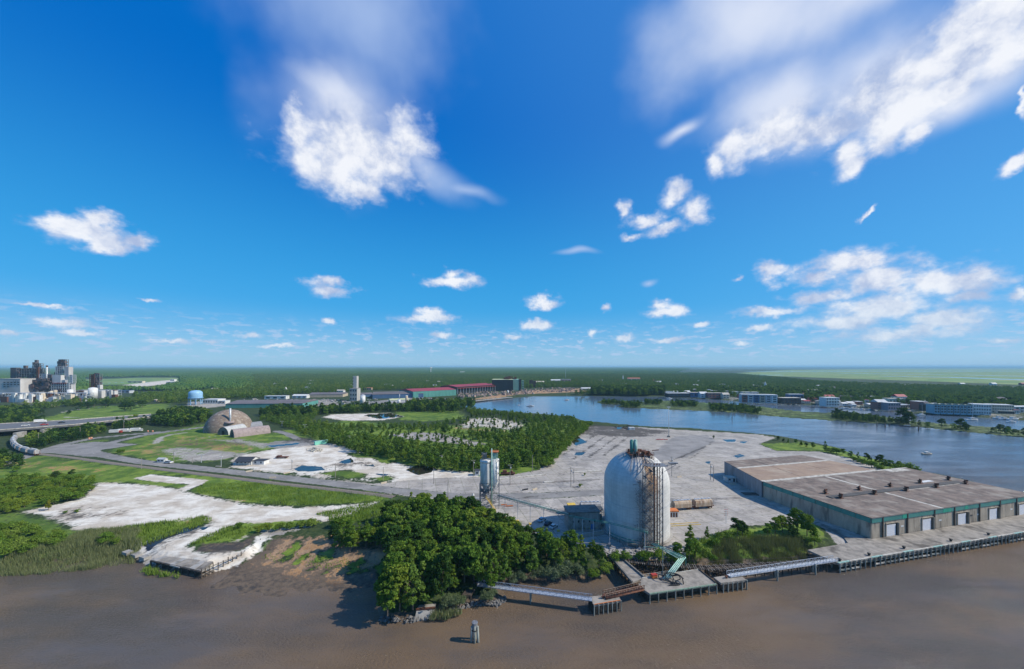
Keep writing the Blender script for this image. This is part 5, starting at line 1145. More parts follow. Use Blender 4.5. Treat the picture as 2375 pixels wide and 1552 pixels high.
# ------------------------------------------------------------------ utility poles and lamps
def make_pole(kind):
    r = thing('utility_pole' if kind != 'lamp' else 'street_lamp', 'x', 'utility pole' if kind != 'lamp' else 'street lamp')
    MB().beam((0, 0, -.5), (0, 0, 10), .17, 6, .11).build('shaft', M_lamp if kind != 'lamp' else M_galv, r, world=False)
    if kind == 'cross':
        MB().beam((-1.1, 0, 9.3), (1.1, 0, 9.3), .09).build('crossarm', M_lamp, r, world=False)
        q = MB(); 
        for x in (-1, -.5, .5, 1): q.cyl((x, 0, 9.38), .07, .25, 6)
        q.build('insulators', M_white, r, world=False); q = MB(); q.cyl((.35, 0, 7.6), .25, .9, 8); q.build('transformer', M_graywall, r, world=False)
    if kind == 'lamp':
        MB().beam((-1.3, 0, 10), (1.3, 0, 10), .07).build('lamp_arm', M_galv, r, world=False)
        for x in (-1.2, 1.2): MB().box((x, 0, 9.9), (.9, .45, .28)).build('lamp_head', M_white, r, world=False)
    return r
PK = {k: make_pole(k) for k in ('plain', 'cross', 'lamp')}
used = set()
POLES = [(89,1032,1003,'plain','plain pole nearest the overpass at the far left'),(186,1016,990,'plain','plain pole by the dark trees beside the overpass'),(287,994,973,'cross','left pole of the pair behind the junction lorries'),(301,992,979,'cross','right pole of the pair behind the junction lorries'),
 (328,1088,1062,'plain','slim pole between the railway and the yard road'),(403,1073,1046,'cross','pole with crossarm beside the guard booth'),(467,1073,1055,'lamp','low lamp beside the pale slab, left of the dark roofed cottage'),(446,1074,1061,'plain','short pole at the corner of the pale slab'),(513,1083,1059,'lamp','twin lamp just left of the dark roofed cottage'),
 (654,988,977,'lamp','white twin lamp behind the arched huts'),(707,999,985,'lamp','brown twin lamp against the woods right of the arched huts'),(810,1035,1010,'cross','pole at the wood edge above the green container'),(937,1056,1037,'cross','pole at the wood edge above the small pools'),(1024,1083,1055,'cross','leaning pole beside the dark pond'),
 (677,1089,1066,'cross','pole just left of the large round pool'),(778,1108,1074,'plain','pole beyond the large round pool by the weeds'),(889,1114,1083,'plain','pole on the weedy island beside the road'),(1006,1122,1086,'plain','dark pole where the road meets the pale track'),(1098,1105,1066,'cross','pole beside the little hut left of the raised silos'),
 (1039,1160,1117,'plain','dark pole rising behind the foreground grove'),(1183,1125,1076,'cross','pole just right of the raised silos'),(1235,1094,1056,'plain','pole against the bright green wood edge'),(1324,1129,1083,'cross','left pole of the pair between raised silos and domed silo'),(1331,1121,1087,'plain','right pole of the pair between raised silos and domed silo'),
 (1558,1105,1059,'cross','tall pole just right of the silo crown'),(1648,1113,1075,'cross','left pole of the pair by the grey warehouse wall'),(1655,1116,1080,'plain','right pole of the pair by the grey warehouse wall')]
for px_, pb, ptp, kd, lab in POLES:
    p = at(px_, pb); h = zat(ptp, p.y) - LAND
    if kd in used: r = dup(PK[kd], p, random.uniform(-.5, .5), lab)
    else: r = PK[kd]; used.add(kd); r.location = p; r['label'] = lab
    r.scale = (1.15, 1.15, h / 10); r['group'] = 'poles and lamps standing about the old yard'
mst = thing('light_mast', 'tall white floodlight mast standing alone on the open yard', 'light mast', at(1551, 1014)); p = at(1551, 1014); hh = zat(944, p.y)
MB().beam(p, (p.x, p.y, hh), .32, 8, .16).build('shaft', M_white, mst); q = MB(); q.box((p.x, p.y, hh - .4), (3.0, 1.6, .5)); q.build('lamp_ring', M_galv, mst); MB().box(p, (2.0, 2.0, 1.3)).build('footing', M_conc_d, mst)

# ------------------------------------------------------------------ vehicles
def make_car(name, label, pm, L=4.5, van=False):
    r = thing(name, label, 'car' if not van else 'truck'); H1 = .95; 
    def hull(mb, prof, w_):
        n_ = len(prof); vs = [(x, y, z) for y in (-w_, w_) for x, z in prof]; mb.add(vs, [tuple(range(n_)), tuple(range(2 * n_ - 1, n_ - 1, -1))] + [(i, i + n_, (i + 1) % n_ + n_, (i + 1) % n_) for i in range(n_)]); return mb
    hull(MB(), [(-L / 2, .35), (-L / 2, .85), (-L / 2 + .2, 1.0), (L / 2 - .9, .95), (L / 2 - .1, .8), (L / 2, .4)], .88).build('body', pm, r, world=False)
    hull(MB(), [(-L * .36, .98), (-L * .26, 1.45), (L * .10, 1.48), (L * .26, .97)], .78).build('cabin_glass', M_glass, r, world=False)
    MB().box((-L * .08, 0, 1.47), (L * .36, 1.5, .06)).build('roof', pm, r, world=False)
    q = MB()
    for x in (-L * .31, L * .31):
        for y in (-.85, .85): q = MB(); q.beam((x, y - .1, .33), (x, y + .1, .33), .33, 12); q.build('wheel', M_black, r, world=False)
    return r
def make_lorry(name, label, cabm, boxm, L=11):
    r = thing(name, label, 'lorry'); MB().box((-.8, 0, 1.0), (L - 2.4, 2.5, 2.7)).build('cargo_box', boxm, r, world=False); MB().box((L / 2 - .9, 0, .6), (1.8, 2.3, 2.1)).build('cab', cabm, r, world=False)
    MB().box((L / 2 - .05, 0, 1.7), (.15, 2.0, .8)).build('windscreen', M_glass, r, world=False)
    for x in (-L * .36, -L * .25, L * .38):
        for y in (-1.1, 1.1): MB().beam((x, y - .15, .5), (x, y + .15, .5), .5, 12).build('wheel', M_black, r, world=False)
    return r
c1_ = make_car('parked_car', 'white car parked beside the guard booth', M_white); c1_.location = at(391, 1074.5); c1_.rotation_euler = (0, 0, -.15); c1_.scale = (1.25,) * 3
c2_ = make_car('parked_car', 'pale blue car parked near the pipe bridge posts by the grove', mat('pale_blue_paint', (.45, .58, .66), rough=.3)); c2_.location = at(1257, 1208); c2_.rotation_euler = (0, 0, .9)
c3_ = make_car('parked_car', 'dark car parked in the silo shade between two pale cars', mat('dark_paint', (.03, .035, .05), rough=.3)); c3_.location = at(1271, 1217); c3_.rotation_euler = (0, 0, .9)
c4_ = dup(c1_, at(1284, 1224), .9, 'silver white car nearest the loading building', scale=1.0)

# ------------------------------------------------------------------ cottage, booth, containers
def gable(name, label, cat, p0, p1, dep, h, rh, wm, rm, win=0, ext=.5, group=None):
    """walls along p0-p1 (left to right in view), depth away from the camera, ridge parallel"""
    p0, p1 = Vector(p0), Vector(p1); L_ = (p1 - p0).length; ux = (p1 - p0).normalized(); nn = V3(-ux.y, ux.x, 0); an = math.atan2(ux.y, ux.x)
    r = thing(name, label, cat, p0, group)
    c = (p0 + p1) / 2 + nn * dep / 2; MB().box((c.x, c.y, p0.z - .3), (L_, dep, h + .3), an).build('wall', wm, r)
    a, b = p0 - ux * ext - nn * ext, p1 + ux * ext - nn * ext; a2, b2 = a + nn * (dep + 2 * ext), b + nn * (dep + 2 * ext); ra, rb_ = (a + a2) / 2, (b + b2) / 2
    Z = V3(0, 0, h - .05); T_ = V3(0, 0, h + rh)
    MB().add([a + Z, b + Z, b2 + Z, a2 + Z, ra + T_, rb_ + T_], [(0, 1, 5, 4), (2, 3, 4, 5), (0, 3, 2, 1)]).build('roof', rm, r)
    MB().add([p0 + V3(0, 0, h - .06), p0 + nn * dep + V3(0, 0, h - .06), p0 + nn * dep / 2 + V3(0, 0, h + rh * .9), p1 + V3(0, 0, h - .06), p1 + nn * dep + V3(0, 0, h - .06), p1 + nn * dep / 2 + V3(0, 0, h + rh * .9)], [(0, 2, 1), (3, 4, 5)]).build('gable_wall', wm, r)
    for k in range(win):
        q = p0 + ux * L_ * (k + .5) / win - nn * .04; MB().box((q.x, q.y, p0.z + h * .42), (min(1.3, L_ / win * .5), .14, h * .33), an).build('window', M_glass, r)
    EXCL.append((c.x, c.y, max(L_, dep) * .6)); return r, ux, nn, an
M_slate = mat('dark_shingle_roof', (.055, .06, .075), (.04, .045, .055), scale=2)
p0, p1 = at(546, 1078), at(583, 1078.5)
cot, ux, nn, an = gable('cottage', 'small white cottage with a dark pitched roof on the sandy yard', 'cottage', p0, p1, 7.5, 2.9, 1.9, M_white, M_slate, 4)
q0 = p1 + V3(0, .5, 0); c = q0 + V3(4.2, 2.8, 0); MB().box((c.x, c.y, LAND - .2), (8.4, 5.2, 2.7), an).build('side_wing', M_white, cot)
MB().box((c.x, c.y, LAND + 2.5), (8.9, 5.8, .3), an).build('wing_roof', M_slate, cot)
for k in (-2, 2): MB().box((c.x + k, c.y - 2.65, LAND + .9), (1.2, .16, 1.2), an).build('window', M_glass, cot)
for k in range(7):
    p = p0.lerp(p1, k / 6) + V3(0, -2.0, 0); MB().beam(p, p + V3(0, 0, 2.4), .09).build('porch_post', M_white, cot)
c = (p0 + p1) / 2 + V3(0, -1.2, 0); MB().box((c.x, c.y, LAND + 2.4), ((p1 - p0).length + .8, 2.3, .15), an).build('porch_roof', M_slate, cot)
bo, *_ = gable('guard_booth', 'little white guard booth with a pitched roof by the road', 'booth', at(364, 1073), at(380, 1073), 3, 2.4, .8, M_white, M_graywall, 2, .3)
ht, *_ = gable('pale_hut', 'little white hut with a dark window left of the raised silos', 'hut', at(1101, 1104), at(1112, 1104), 3.5, 3.2, .7, M_white, M_slate, 1, .3)
gcn = thing('green_container', 'long mint green container standing by the rubble heap', 'container', at(728, 1033)); a, b = at(728, 1033), at(758, 1028.5); dv = b - a; an = math.atan2(dv.y, dv.x); c = (a + b) / 2
MB().box((c.x, c.y + 1, LAND), (dv.length, 2.4, 3.1), an).build('body', mat('mint_container', (.22, .62, .47), (.18, .5, .4), rough=.5), gcn); MB().box((c.x, c.y + 1, LAND + 3.1), (dv.length + .2, 2.6, .1), an).build('roof', M_mint, gcn)
rbm = MB(); rr = random.Random(21)
for i in range(170):
    a_, r_ = rr.uniform(0, 6.28), abs(rr.gauss(0, .5)); p = at(731 + 17 * r_ * math.cos(a_), 1045 + 3.6 * r_ * math.sin(a_)); s_ = rr.uniform(.4, 1.5); rbm.box((p.x, p.y, LAND + max(0, 2.3 * (1 - r_)) * rr.random()), (s_, s_ * .8, s_ * .6), rr.random() * 3)
o_ = rbm.build('rubble_heap', M_gut); tag(o_, 'heap of pale broken rubble in front of the green container', 'rubble'); o_['kind'] = 'stuff'
fb = thing('rusty_flatbed', 'dark rust brown trailer frame left on the sandy yard', 'trailer', at(654, 1063)); p = at(654, 1063)
MB().box((p.x, p.y, LAND + .8), (8.5, 2.6, .5), .05).build('frame', M_rust, fb); MB().box((p.x - 2, p.y, LAND + 1.3), (3, 2.2, .8), .05).build('load', M_rust, fb)
for x in (-3, 3):
    for y in (-1, 1): MB().beam((p.x + x, p.y + y - .15, LAND + .5), (p.x + x, p.y + y + .15, LAND + .5), .5, 10).build('wheel', M_black, fb)
for (px_, py_, lab, mt) in ((1178, 1101, 'rusty machine parked by the grassy bank right of the raised silos', M_rust), (1655, 1016, 'dark green lump of brush on the open yard', None)):
    if mt is None: continue
    p = at(px_, py_); t_ = thing('rusty_machine', lab, 'machine', p); MB().box((p.x, p.y, LAND + .6), (9, 2.6, .7)).build('frame', mt, t_); MB().box((p.x - 2, p.y, LAND + 1.3), (2.6, 2.2, 1.5)).build('engine_box', mt, t_); MB().cyl((p.x + 2.4, p.y, LAND + 1.3), .8, 1.2, 10).build('drum', mt, t_)
    for x in (-3, 3):
        for y in (-1, 1): MB().beam((p.x + x, p.y + y - .15, LAND + .5), (p.x + x, p.y + y + .15, LAND + .5), .55, 10).build('wheel', M_black, t_)
p = at(1535, 1020); t_ = thing('red_barrier_frame', 'flattened red steel frame lying by the light mast', 'scrap', p)
for k in range(5): MB().box((p.x - 4 + k * 2, p.y + (k % 2), LAND + .1), (2.6, 1.2, .35), .3 * (k % 3 - 1)).build('bar', M_red, t_)
p = at(1463, 996); t_ = thing('waterside_crane_base', 'dark derelict machinery on the blackened quay by the channel', 'machinery', p)
MB().box((p.x, p.y - 2, LAND), (6, 4, 2.6)).build('white_cabinet', M_white_w, t_)
q = MB(); rr = random.Random(6)
for i in range(26): a = V3(p.x + rr.uniform(-16, 6), p.y + rr.uniform(3, 8), LAND + rr.uniform(0, 2)); q.beam(a, a + V3(rr.uniform(-3, 3), rr.uniform(-2, 2), rr.uniform(0, 2.5)), rr.uniform(.15, .5))
q.build('tangled_frame', M_timber, t_)
for i, (px_, py_) in enumerate(((578,1094),(597,1093),(665,1098),(632,1109),(890,1121),(1110,1158),(506,1083),(1240,1136),(1218,1137),(1575,1107),(1700,1124),(1722,1122))):
    p = at(px_, py_); t_ = thing('concrete_barrier', ['yellowish concrete barrier at the road edge below the dark roofed cottage','tan concrete barrier just right of the cottage porch','tan concrete barrier beside the pole near the round pool','tan concrete barrier between the railway and road','tan concrete barrier beside the weedy island','white concrete barrier behind the foreground grove','small yellow barrier left of the dark roofed cottage','tan timber block in the weeds right of the raised silos','dark block at the left of the tan timber block','yellow topped concrete block beside the tall pole near the silo','yellow concrete block in front of the yard hut','yellow concrete block by the grey warehouse wall'][i], 'barrier', p)
    mb = MB(); L_ = 3.6; mb.add([(x, y, z) for x in (-L_ / 2, L_ / 2) for y, z in ((-.35, 0), (-.12, .8), (.12, .8), (.35, 0))], [(0, 1, 2, 3), (7, 6, 5, 4), (0, 4, 5, 1), (1, 5, 6, 2), (2, 6, 7, 3)])
    o_ = mb.build('block', M_tan if i not in (5, 8) else (M_white if i == 5 else M_dark), t_, world=False); t_.rotation_euler = (0, 0, rr.uniform(-.2, .9)); t_['group'] = 'barriers and blocks left about the yard'
wp_ = thing('white_post', 'short white post rising from the foreground grove near the raised silos', 'post', at(1098, 1162)); p = at(1098, 1162); MB().beam(p, p + V3(0, 0, 3.6), .4, 8).build('shaft', M_white, wp_)
# long pale slabs in the weeds
for i, (a, b) in enumerate((((1120,1116),(1265,1101)), ((1262,1119),(1285,1118)), ((1330,1096),(1395,1092)))):
    a, b = at(*a), at(*b); dv = b - a; c = (a + b) / 2; MB().box((c.x, c.y, LAND), (dv.length, 1.6, .35), math.atan2(dv.y, dv.x)); q = MB(); q.box((c.x, c.y, LAND), (dv.length, 1.8, .4), math.atan2(dv.y, dv.x)); o_ = q.build('concrete_kerb', M_gut); tag(o_, ['long pale concrete kerb across the weeds right of the raised silos', 'short pale slab lying in the weeds in mid yard', 'thin pale kerb in the yard just left of the domed silo'][i], 'kerb')
for i, (a, b) in enumerate((((1162,1172),(1175,1171)), ((1170,1175),(1190,1174)))):
    a, b = at(*a), at(*b); o_ = MB().beam(a + V3(0, 0, .25), b + V3(0, 0, .25), .25).build('orange_pipe_length', M_orange); tag(o_, ['left orange pipe length on the ground under the pipe bridge', 'right orange pipe length on the ground under the pipe bridge'][i], 'pipe')
p0_, p1_ = at(1552, 1216), at(1620, 1212)
for k in range(2): a, b = p0_ + V3(0, -2 * k, .1), p1_ + V3(0, -2 * k, .1); o_ = MB().beam(a, b, .13).build('yellow_line_pipe', M_yellow); tag(o_, ['rear yellow pipe lying on the ground right of the domed silo', 'front yellow pipe lying on the ground right of the domed silo'][k], 'pipe')
for (x0, x1, y, lab) in ((1740, 1775, 1149, 'dark steel frame lying in weeds on the yard left of the warehouse'),):
    p = at((x0 + x1) / 2, y); t_ = thing('steel_frame', lab, 'scrap', p)
    for k in range(3): MB().beam((p.x - 7, p.y + k * 1.5, LAND + .4), (p.x + 7, p.y - 1 + k * 1.5, LAND + .4), .2).build('beam', M_timber, t_)
mo = thing('small_antenna_mast', 'thin red and white mast among the bushes right of the domed silo', 'mast', at(1684, 1214)); p = at(1684, 1214); MB().beam(p, p + V3(0, 0, 6), .12, 6).build('shaft', M_white, mo)
q = MB(); 
for k in range(4): q.beam(p + V3(-.8, 0, 3.5 + k * .8), p + V3(.8, 0, 3.7 + k * .8), .08)
q.build('crossbars', M_red, mo)

# ------------------------------------------------------------------ brown dome and arched huts
M_shell = mat('mottled_brown_shell', (.27, .21, .16), (.17, .125, .10), scale=.5, stain=(.42, .37, .31), sscale=.35, samt=.7, bump=.5, bscale=1.5)
M_shell2 = mat('mauve_brown_shell', (.36, .29, .27), (.28, .22, .21), scale=.4, stain=(.16, .13, .12), sscale=.3, samt=.6, bump=.4, bscale=1.5)
dc = at(530, 1003); RD = 49 / FPX * dc.y * .93
dc.y += RD * .75; dc.x = px2x(531, dc.y); RD = 46.5 / FPX * dc.y
bd = thing('brown_dome', 'large mottled brown concrete dome behind the arched huts', 'dome', dc); HD = zat(950, dc.y) - LAND
MB().lathe(dc, [(RD * math.cos(a), -1 + (HD + 1) * math.sin(a)) for a in np.linspace(0, R(89.9), 18)], 56).build('shell', M_shell, bd)
EXCL.append((dc.x, dc.y, RD + 3))
px0 = onray(534, 980, dc.y - RD * .62); q = MB(); q.beam((px0.x, px0.y, px0.z - 2), (px0.x, px0.y, zat(947, px0.y)), .85, 8); q.build('white_column', M_galv, bd); MB().cyl((px0.x - .5, px0.y - .5, zat(981, px0.y)), 4.6, 1.6, 16, 3.8).build('column_collar', M_shell2, bd)
def quonset(name, label, a, b, r, mt, endm=M_conc_d, hts=1.25):
    a, b = Vector(a), Vector(b); dd = (b - a).normalized(); s_ = V3(-dd.y, dd.x, 0); o = thing(name, label, 'arched hut', a)
    vs = []; n_ = 16; m_ = 10
    for j in range(m_ + 1):
        c = a.lerp(b, j / m_)
        for i in range(n_ + 1): th_ = math.pi * i / n_; vs.append(c + s_ * r * math.cos(th_) + V3(0, 0, r * hts * math.sin(th_) - .2))
    fs = [(j * (n_ + 1) + i, j * (n_ + 1) + i + 1, (j + 1) * (n_ + 1) + i + 1, (j + 1) * (n_ + 1) + i) for j in range(m_) for i in range(n_)]
    MB().add(vs, fs, True).build('shell', mt, o)
    for c, sg_ in ((a, -1), (b, 1)):
        ev = [c + dd * sg_ * -.15 + s_ * (r - .15) * math.cos(math.pi * i / n_) + V3(0, 0, (r - .15) * hts * math.sin(math.pi * i / n_) - .2) for i in range(n_ + 1)]; MB().add(ev, [tuple(range(n_ + 1))]).build('end_wall', endm, o)
    c = a - dd * .02; MB().prism([tuple((c + s_ * k + dd * f)[:2]) for k, f in ((-1.3, -.1), (1.3, -.1), (1.3, .1), (-1.3, .1))], LAND, LAND + 4.2).build('doorway', M_dark, o)
    for k in range(2): EXCL.append((*a.lerp(b, .25 + .5 * k)[:2], r + 4))
    return o
a = at(538, 1014); b = at(622, 1003); rq = 5.6
quonset('arched_hut', 'longer mauve brown arched concrete hut nearest the road', a, b, 6.2, M_shell2)
a = at(517, 1009); b = at(562, 1000); quonset('arched_hut', 'shorter pale arched hut between the dome and the longer hut', a, b, 6.4, mat('pale_shell', (.50, .50, .48), (.38, .38, .37), scale=.5))
a = at(575, 995); b = at(604, 991); quonset('arched_hut', 'low grey arched hut tucked behind the longer hut', a, b, 5.6, mat('grey_shell', (.26, .27, .29), (.2, .2, .22), scale=.5))
q = MB(); p0_, p1_ = onray(478, 998, 388), onray(512, 990, 378); q.beam(p0_, p1_, .5); q.build('conveyor_beam', M_galv, bd)

# ------------------------------------------------------------------ overpass, traffic, curved train
ov = thing('overpass', 'concrete highway overpass crossing the left edge behind the trees', 'overpass', at(0, 1006, LAND))
ZB = LAND + 6.5
NE = [at(x, y, ZB) for x, y in ((-220, 1006), (0, 998), (175, 985), (260, 976), (350, 967))]; FE = [at(x, y, ZB) for x, y in ((-220, 990), (0, 983.5), (175, 974), (260, 967.5), (350, 961))]
for i in range(4):
    q = MB(); q.add([NE[i], NE[i + 1], FE[i + 1], FE[i]] + [p - V3(0, 0, 1.6) for p in (NE[i], NE[i + 1], FE[i + 1], FE[i])], [(0, 1, 2, 3), (7, 6, 5, 4), (0, 4, 5, 1), (2, 6, 7, 3), (1, 5, 6, 2), (3, 7, 4, 0)]); q.build('deck', mat('asphalt_deck', (.17, .17, .175), (.13, .13, .135), scale=.3), ov)
    for E_ in (NE, FE): q = MB(); q.beam(E_[i] + V3(0, 0, .4), E_[i + 1] + V3(0, 0, .4), .5); q.build('parapet', M_gut, ov)
for (px_, py_) in ((-110, 1022), (33, 1016), (95, 1008)):
    p = at(px_, py_); MB().box((p.x, p.y + 4, LAND - .5), (2.5, 10, 5.6), .3).build('pier', M_conc, ov)
for x, y, cfg in ((93, 978.5, 0), (103, 984, 1), (143, 979.5, 2), (60, 986, 3)):
    z = ZB + .05; p = at(x, y + 2, z)
    if cfg == 0: o_ = make_lorry('lorry', 'white lorry crossing the overpass', M_white, M_white, 9)
    else: o_ = make_car('moving_car', ['', 'red car on the overpass below the white lorry', 'dark car on the overpass right of the lorry', 'white car on the overpass left of the red car'][cfg], (M_red, M_dark, M_white)[cfg - 1]); o_.scale = (1.2,) * 3
    o_.location = p; o_.rotation_euler = (0, 0, math.atan2((NE[2] - NE[1]).y, (NE[2] - NE[1]).x))
# hopper cars curving below the overpass
TR_ = smooth_path([at(48, 1015), at(33, 1022), at(30, 1030), at(36, 1040), at(52, 1049), at(72, 1054), at(88, 1057)], 10)
Ls = [0]
for a, b in zip(TR_[:-1], TR_[1:]): Ls.append(Ls[-1] + (b - a).length)
def along(s):
    i = max(0, min(len(Ls) - 2, int(np.searchsorted(Ls, s)) - 1)); f = (s - Ls[i]) / (Ls[i + 1] - Ls[i]); return TR_[i].lerp(TR_[i + 1], f)
ncar = max(3, int(Ls[-1] // 14.5)); print('train length', Ls[-1], ncar)
names_ = ['first grey hopper railcar of the curved train, nearest the road crossing', 'second grey hopper railcar from the road crossing', 'third grey hopper railcar from the road crossing', 'fourth grey hopper railcar, on the bend of the train', 'fifth grey hopper railcar, past the bend of the train', 'sixth grey hopper railcar of the curved train', 'seventh grey hopper railcar of the curved train', 'eighth grey hopper railcar of the curved train']
for i in range(min(ncar, 8)):
    s = Ls[-1] - 7 - i * 14.5; pa, pb = along(s - 6), along(s + 6); dv = pb - pa
    dup(gc, (pa + pb) / 2, math.atan2(dv.y, dv.x), names_[i], 'grey hopper railcars curving below the overpass', scale=(1, 1, 1))
for (x, y, lab, cm, bm) in ((268, 1003, 'white and red lorry waiting at the junction, leftmost', M_red, M_white), (288, 1001, 'white lorry in the middle of the junction row', M_white, M_white), (316, 999, 'white lorry at the right end of the junction row', M_white, M_white)):
    o_ = make_lorry('lorry', lab, cm, bm, 10); o_.location = at(x, y + 2); o_.rotation_euler = (0, 0, .35); o_['group'] = 'lorries queued at the junction'
for i, (x, y) in enumerate(((207, 1019), (212, 1018), (343, 1002), (354, 1002))):
    p = at(x, y); t_ = thing('orange_barrel', ['left orange barrel on the near junction verge', 'right orange barrel on the near junction verge', 'left orange barrel on the far junction verge', 'right orange barrel on the far junction verge'][i], 'traffic barrel', p); MB().cyl(p, .8, 1.6, 10, .6).build('body', M_orange, t_); MB().lathe(p, [(.74, .9), (.72, 1.2)], 10).build('white_band', M_white, t_)
# ------------------------------------------------------------------ far buildings
def block(name, label, x0, x1, ytop, ybase, dep=12, wm=None, rm=None, nx=0, ny=0, cat='building', yb1=None, kind='flat', group=None, side=None, ex=1, winm=None, z0=LAND, gab=0):
    """a building whose front stands on the line from photo column x0 to x1"""
    wm = wm or M_white_w; rm = rm or M_gut; yb1 = yb1 or ybase
    p0, p1 = at(x0, ybase, z0), at(x1, yb1, z0); H = zat(ytop, p0.y) - z0; dv = p1 - p0; L_ = dv.length; ux = dv.normalized(); nn = V3(-ux.y, ux.x, 0); an = math.atan2(ux.y, ux.x)
    r = thing(name, label, cat, p0, group); c = (p0 + p1) / 2 + nn * dep / 2
    rh = min(H * .35, 4) if kind == 'gable' else 0; hw = H - rh
    MB().box((c.x, c.y, z0 - 1), (L_, dep, hw + 1), an).build('wall', wm, r)
    if kind == 'flat':
        MB().box((c.x, c.y, z0 + hw), (L_ + .8, dep + .8, .5), an).build('roof', rm, r)
    else:
        e = .5; a, b = p0 - ux * e - nn * e, p1 + ux * e - nn * e; a2, b2 = a + nn * (dep + 2 * e), b + nn * (dep + 2 * e); ra, rb_ = (a + a2) / 2, (b + b2) / 2; Z = V3(0, 0, hw); T_ = V3(0, 0, hw + rh)
        MB().add([a + Z, b + Z, b2 + Z, a2 + Z, ra + T_, rb_ + T_], [(0, 1, 5, 4), (2, 3, 4, 5), (1, 2, 5), (3, 0, 4), (0, 3, 2, 1)]).build('roof', rm, r)
    for j in range(ny):
        for i in range(nx):
            q = p0 + ux * L_ * (i + .5) / nx - nn * .08; hz_ = hw / ny
            MB().box((q.x, q.y, z0 + hz_ * (j + .3)), (L_ / nx * .5, .25, hz_ * .45), an).build('window', winm or M_glass, r)
    if ex: 
        for k in range(max(1, int(L_ / max(dep, 6)))): cc = p0 + ux * L_ * (k + .5) / max(1, int(L_ / max(dep, 6))) + nn * dep / 2; EXCL.append((cc.x, cc.y, max(dep, 6) * .62 + 2))
        # keep the view of the front open
        for k in range(max(1, int(L_ / 8))): cc = p0 + ux * L_ * (k + .5) / max(1, int(L_ / 8)) - nn * 8; EXCL.append((cc.x, cc.y, 8))
    return r, p0, p1, ux, nn, an, H
M_teal = mat('teal_siding', (.28, .46, .52), (.22, .38, .44), scale=.2); M_brick = mat('red_brick', (.32, .13, .10), (.24, .1, .08), scale=.5); M_redroof = mat('maroon_metal_roof', (.36, .045, .05), (.28, .035, .04), scale=.02, rough=.5, stain=(.22, .10, .10), sscale=.015)
M_gyroof = mat('grey_brown_roof', (.17, .15, .16), (.13, .12, .125), scale=.03, rough=.9); M_yroof = mat('pale_green_roof', (.52, .55, .32), (.42, .46, .28), scale=.03); M_gwall = mat('sea_green_cladding', (.10, .30, .26), (.08, .25, .22), scale=.05, stain=(.06, .15, .13), sscale=.03); M_lgwall = mat('light_green_cladding', (.30, .50, .40), (.24, .42, .34), scale=.05); M_bluew = mat('dull_blue_cladding', (.08, .16, .28), (.06, .12, .22), scale=.1)
# waterfront town, left to right
T_ = 'buildings along the town waterfront'
block('boat_shed', 'leftmost long white roofed shed of the town waterfront', 1549, 1600, 912.5, 921, 16, M_dark, M_white_w, 6, 1, group=T_)
block('boat_shed', 'bluish shed beside the white roofed shed at the marina', 1602, 1625, 911, 921, 14, M_bluew, M_gut, 3, 1, group=T_)
block('waterfront_building', 'small white pointed roofed building at the marina, beside the bluish shed', 1625, 1642, 909, 922, 14, M_white, M_white_w, 2, 2, kind='gable', group=T_)
block('waterfront_building', 'dark walled marina building left of the cream gabled house', 1643, 1676, 912, 923, 12, M_brick, M_gut, 4, 2, group=T_)
block('waterfront_house', 'cream gabled house between the dark marina building and white terrace', 1677, 1692, 911, 924, 10, M_cream, M_gut, 2, 2, kind='gable', group=T_)
r, p0, p1, ux, nn, an, H = block('white_terrace', 'long white roofed waterfront terrace with dark fronts', 1720, 1803, 915, 933, 16, M_graywall, M_white, 12, 3, yb1=935, group=T_)
for k in range(6):
    q = p0.lerp(p1, (k + .5) / 6) - nn * .6; MB().box((q.x, q.y, LAND), ((p1 - p0).length / 6.6, 1.0, H * .9), an).build('front_bay', [M_brick, M_graywall, M_bluew, M_tan, M_graywall, M_white_w][k], r)
    for j in range(3): MB().box((q.x, q.y - .6, LAND + H * (.12 + .28 * j)), ((p1 - p0).length / 11, .3, H * .15), an).build('balcony_window', M_glass, r)
block('waterfront_building', 'long flat building with a pale roof just behind the white terrace', 1723, 1760, 910, 922, 10, M_graywall, M_white, 5, 1, group=T_, ex=0)
block('waterfront_building', 'dark fronted restaurant right of the white terrace', 1815, 1858, 923.5, 936, 14, M_timber, M_gut, 6, 2, group=T_)
block('waterfront_building', 'slate blue roofed building behind the dark fronted restaurant', 1832, 1864, 915, 928, 12, M_bluew, M_galv, 4, 1, group=T_)
block('town_house', 'brick building with a red roof among trees behind the waterfront', 1857, 1878, 912, 921, 10, M_brick, M_redroof, 3, 1, kind='gable', group=T_)
block('town_house', 'tan roofed hall behind the big waterfront trees', 1876, 1903, 905, 914, 12, M_tan, M_gut, 4, 1, group=T_)
r, p0, p1, ux, nn, an, H = block('blue_gable_house', 'pale blue three storey waterfront house with balconies', 1916, 1947, 923, 942, 14, M_white, M_white, 5, 3, group=T_)
for j in (1, 2):
    c = (p0 + p1) / 2 - nn * .9; MB().box((c.x, c.y, LAND + H * j / 3), ((p1 - p0).length, 1.6, .35), an).build('balcony', M_teal, r)
block('town_house', 'red roofed white house behind the pale blue waterfront house', 1913, 1937, 916, 928, 10, M_white, M_redroof, 3, 1, kind='gable', group=T_)
block('town_house', 'low brown shop with a flat roof right of the pale blue house', 1945, 1981, 919.5, 927, 14, M_brick, M_gyroof, 5, 1, group=T_)
block('town_house', 'white roofed shop standing behind the marina boardwalk', 2008, 2034, 920, 929, 12, M_tan, M_white, 4, 1, group=T_)
r, *_ = block('red_teal_house', 'red and teal gabled waterfront house beside the boardwalk end', 2036, 2047, 927, 949, 12, M_brick, M_graywall, 2, 3, kind='gable', group=T_)
block('waterfront_house', 'teal gabled waterfront house touching the red one', 2048, 2059, 927, 949, 12, M_teal, M_graywall, 2, 3, kind='gable', group=T_)
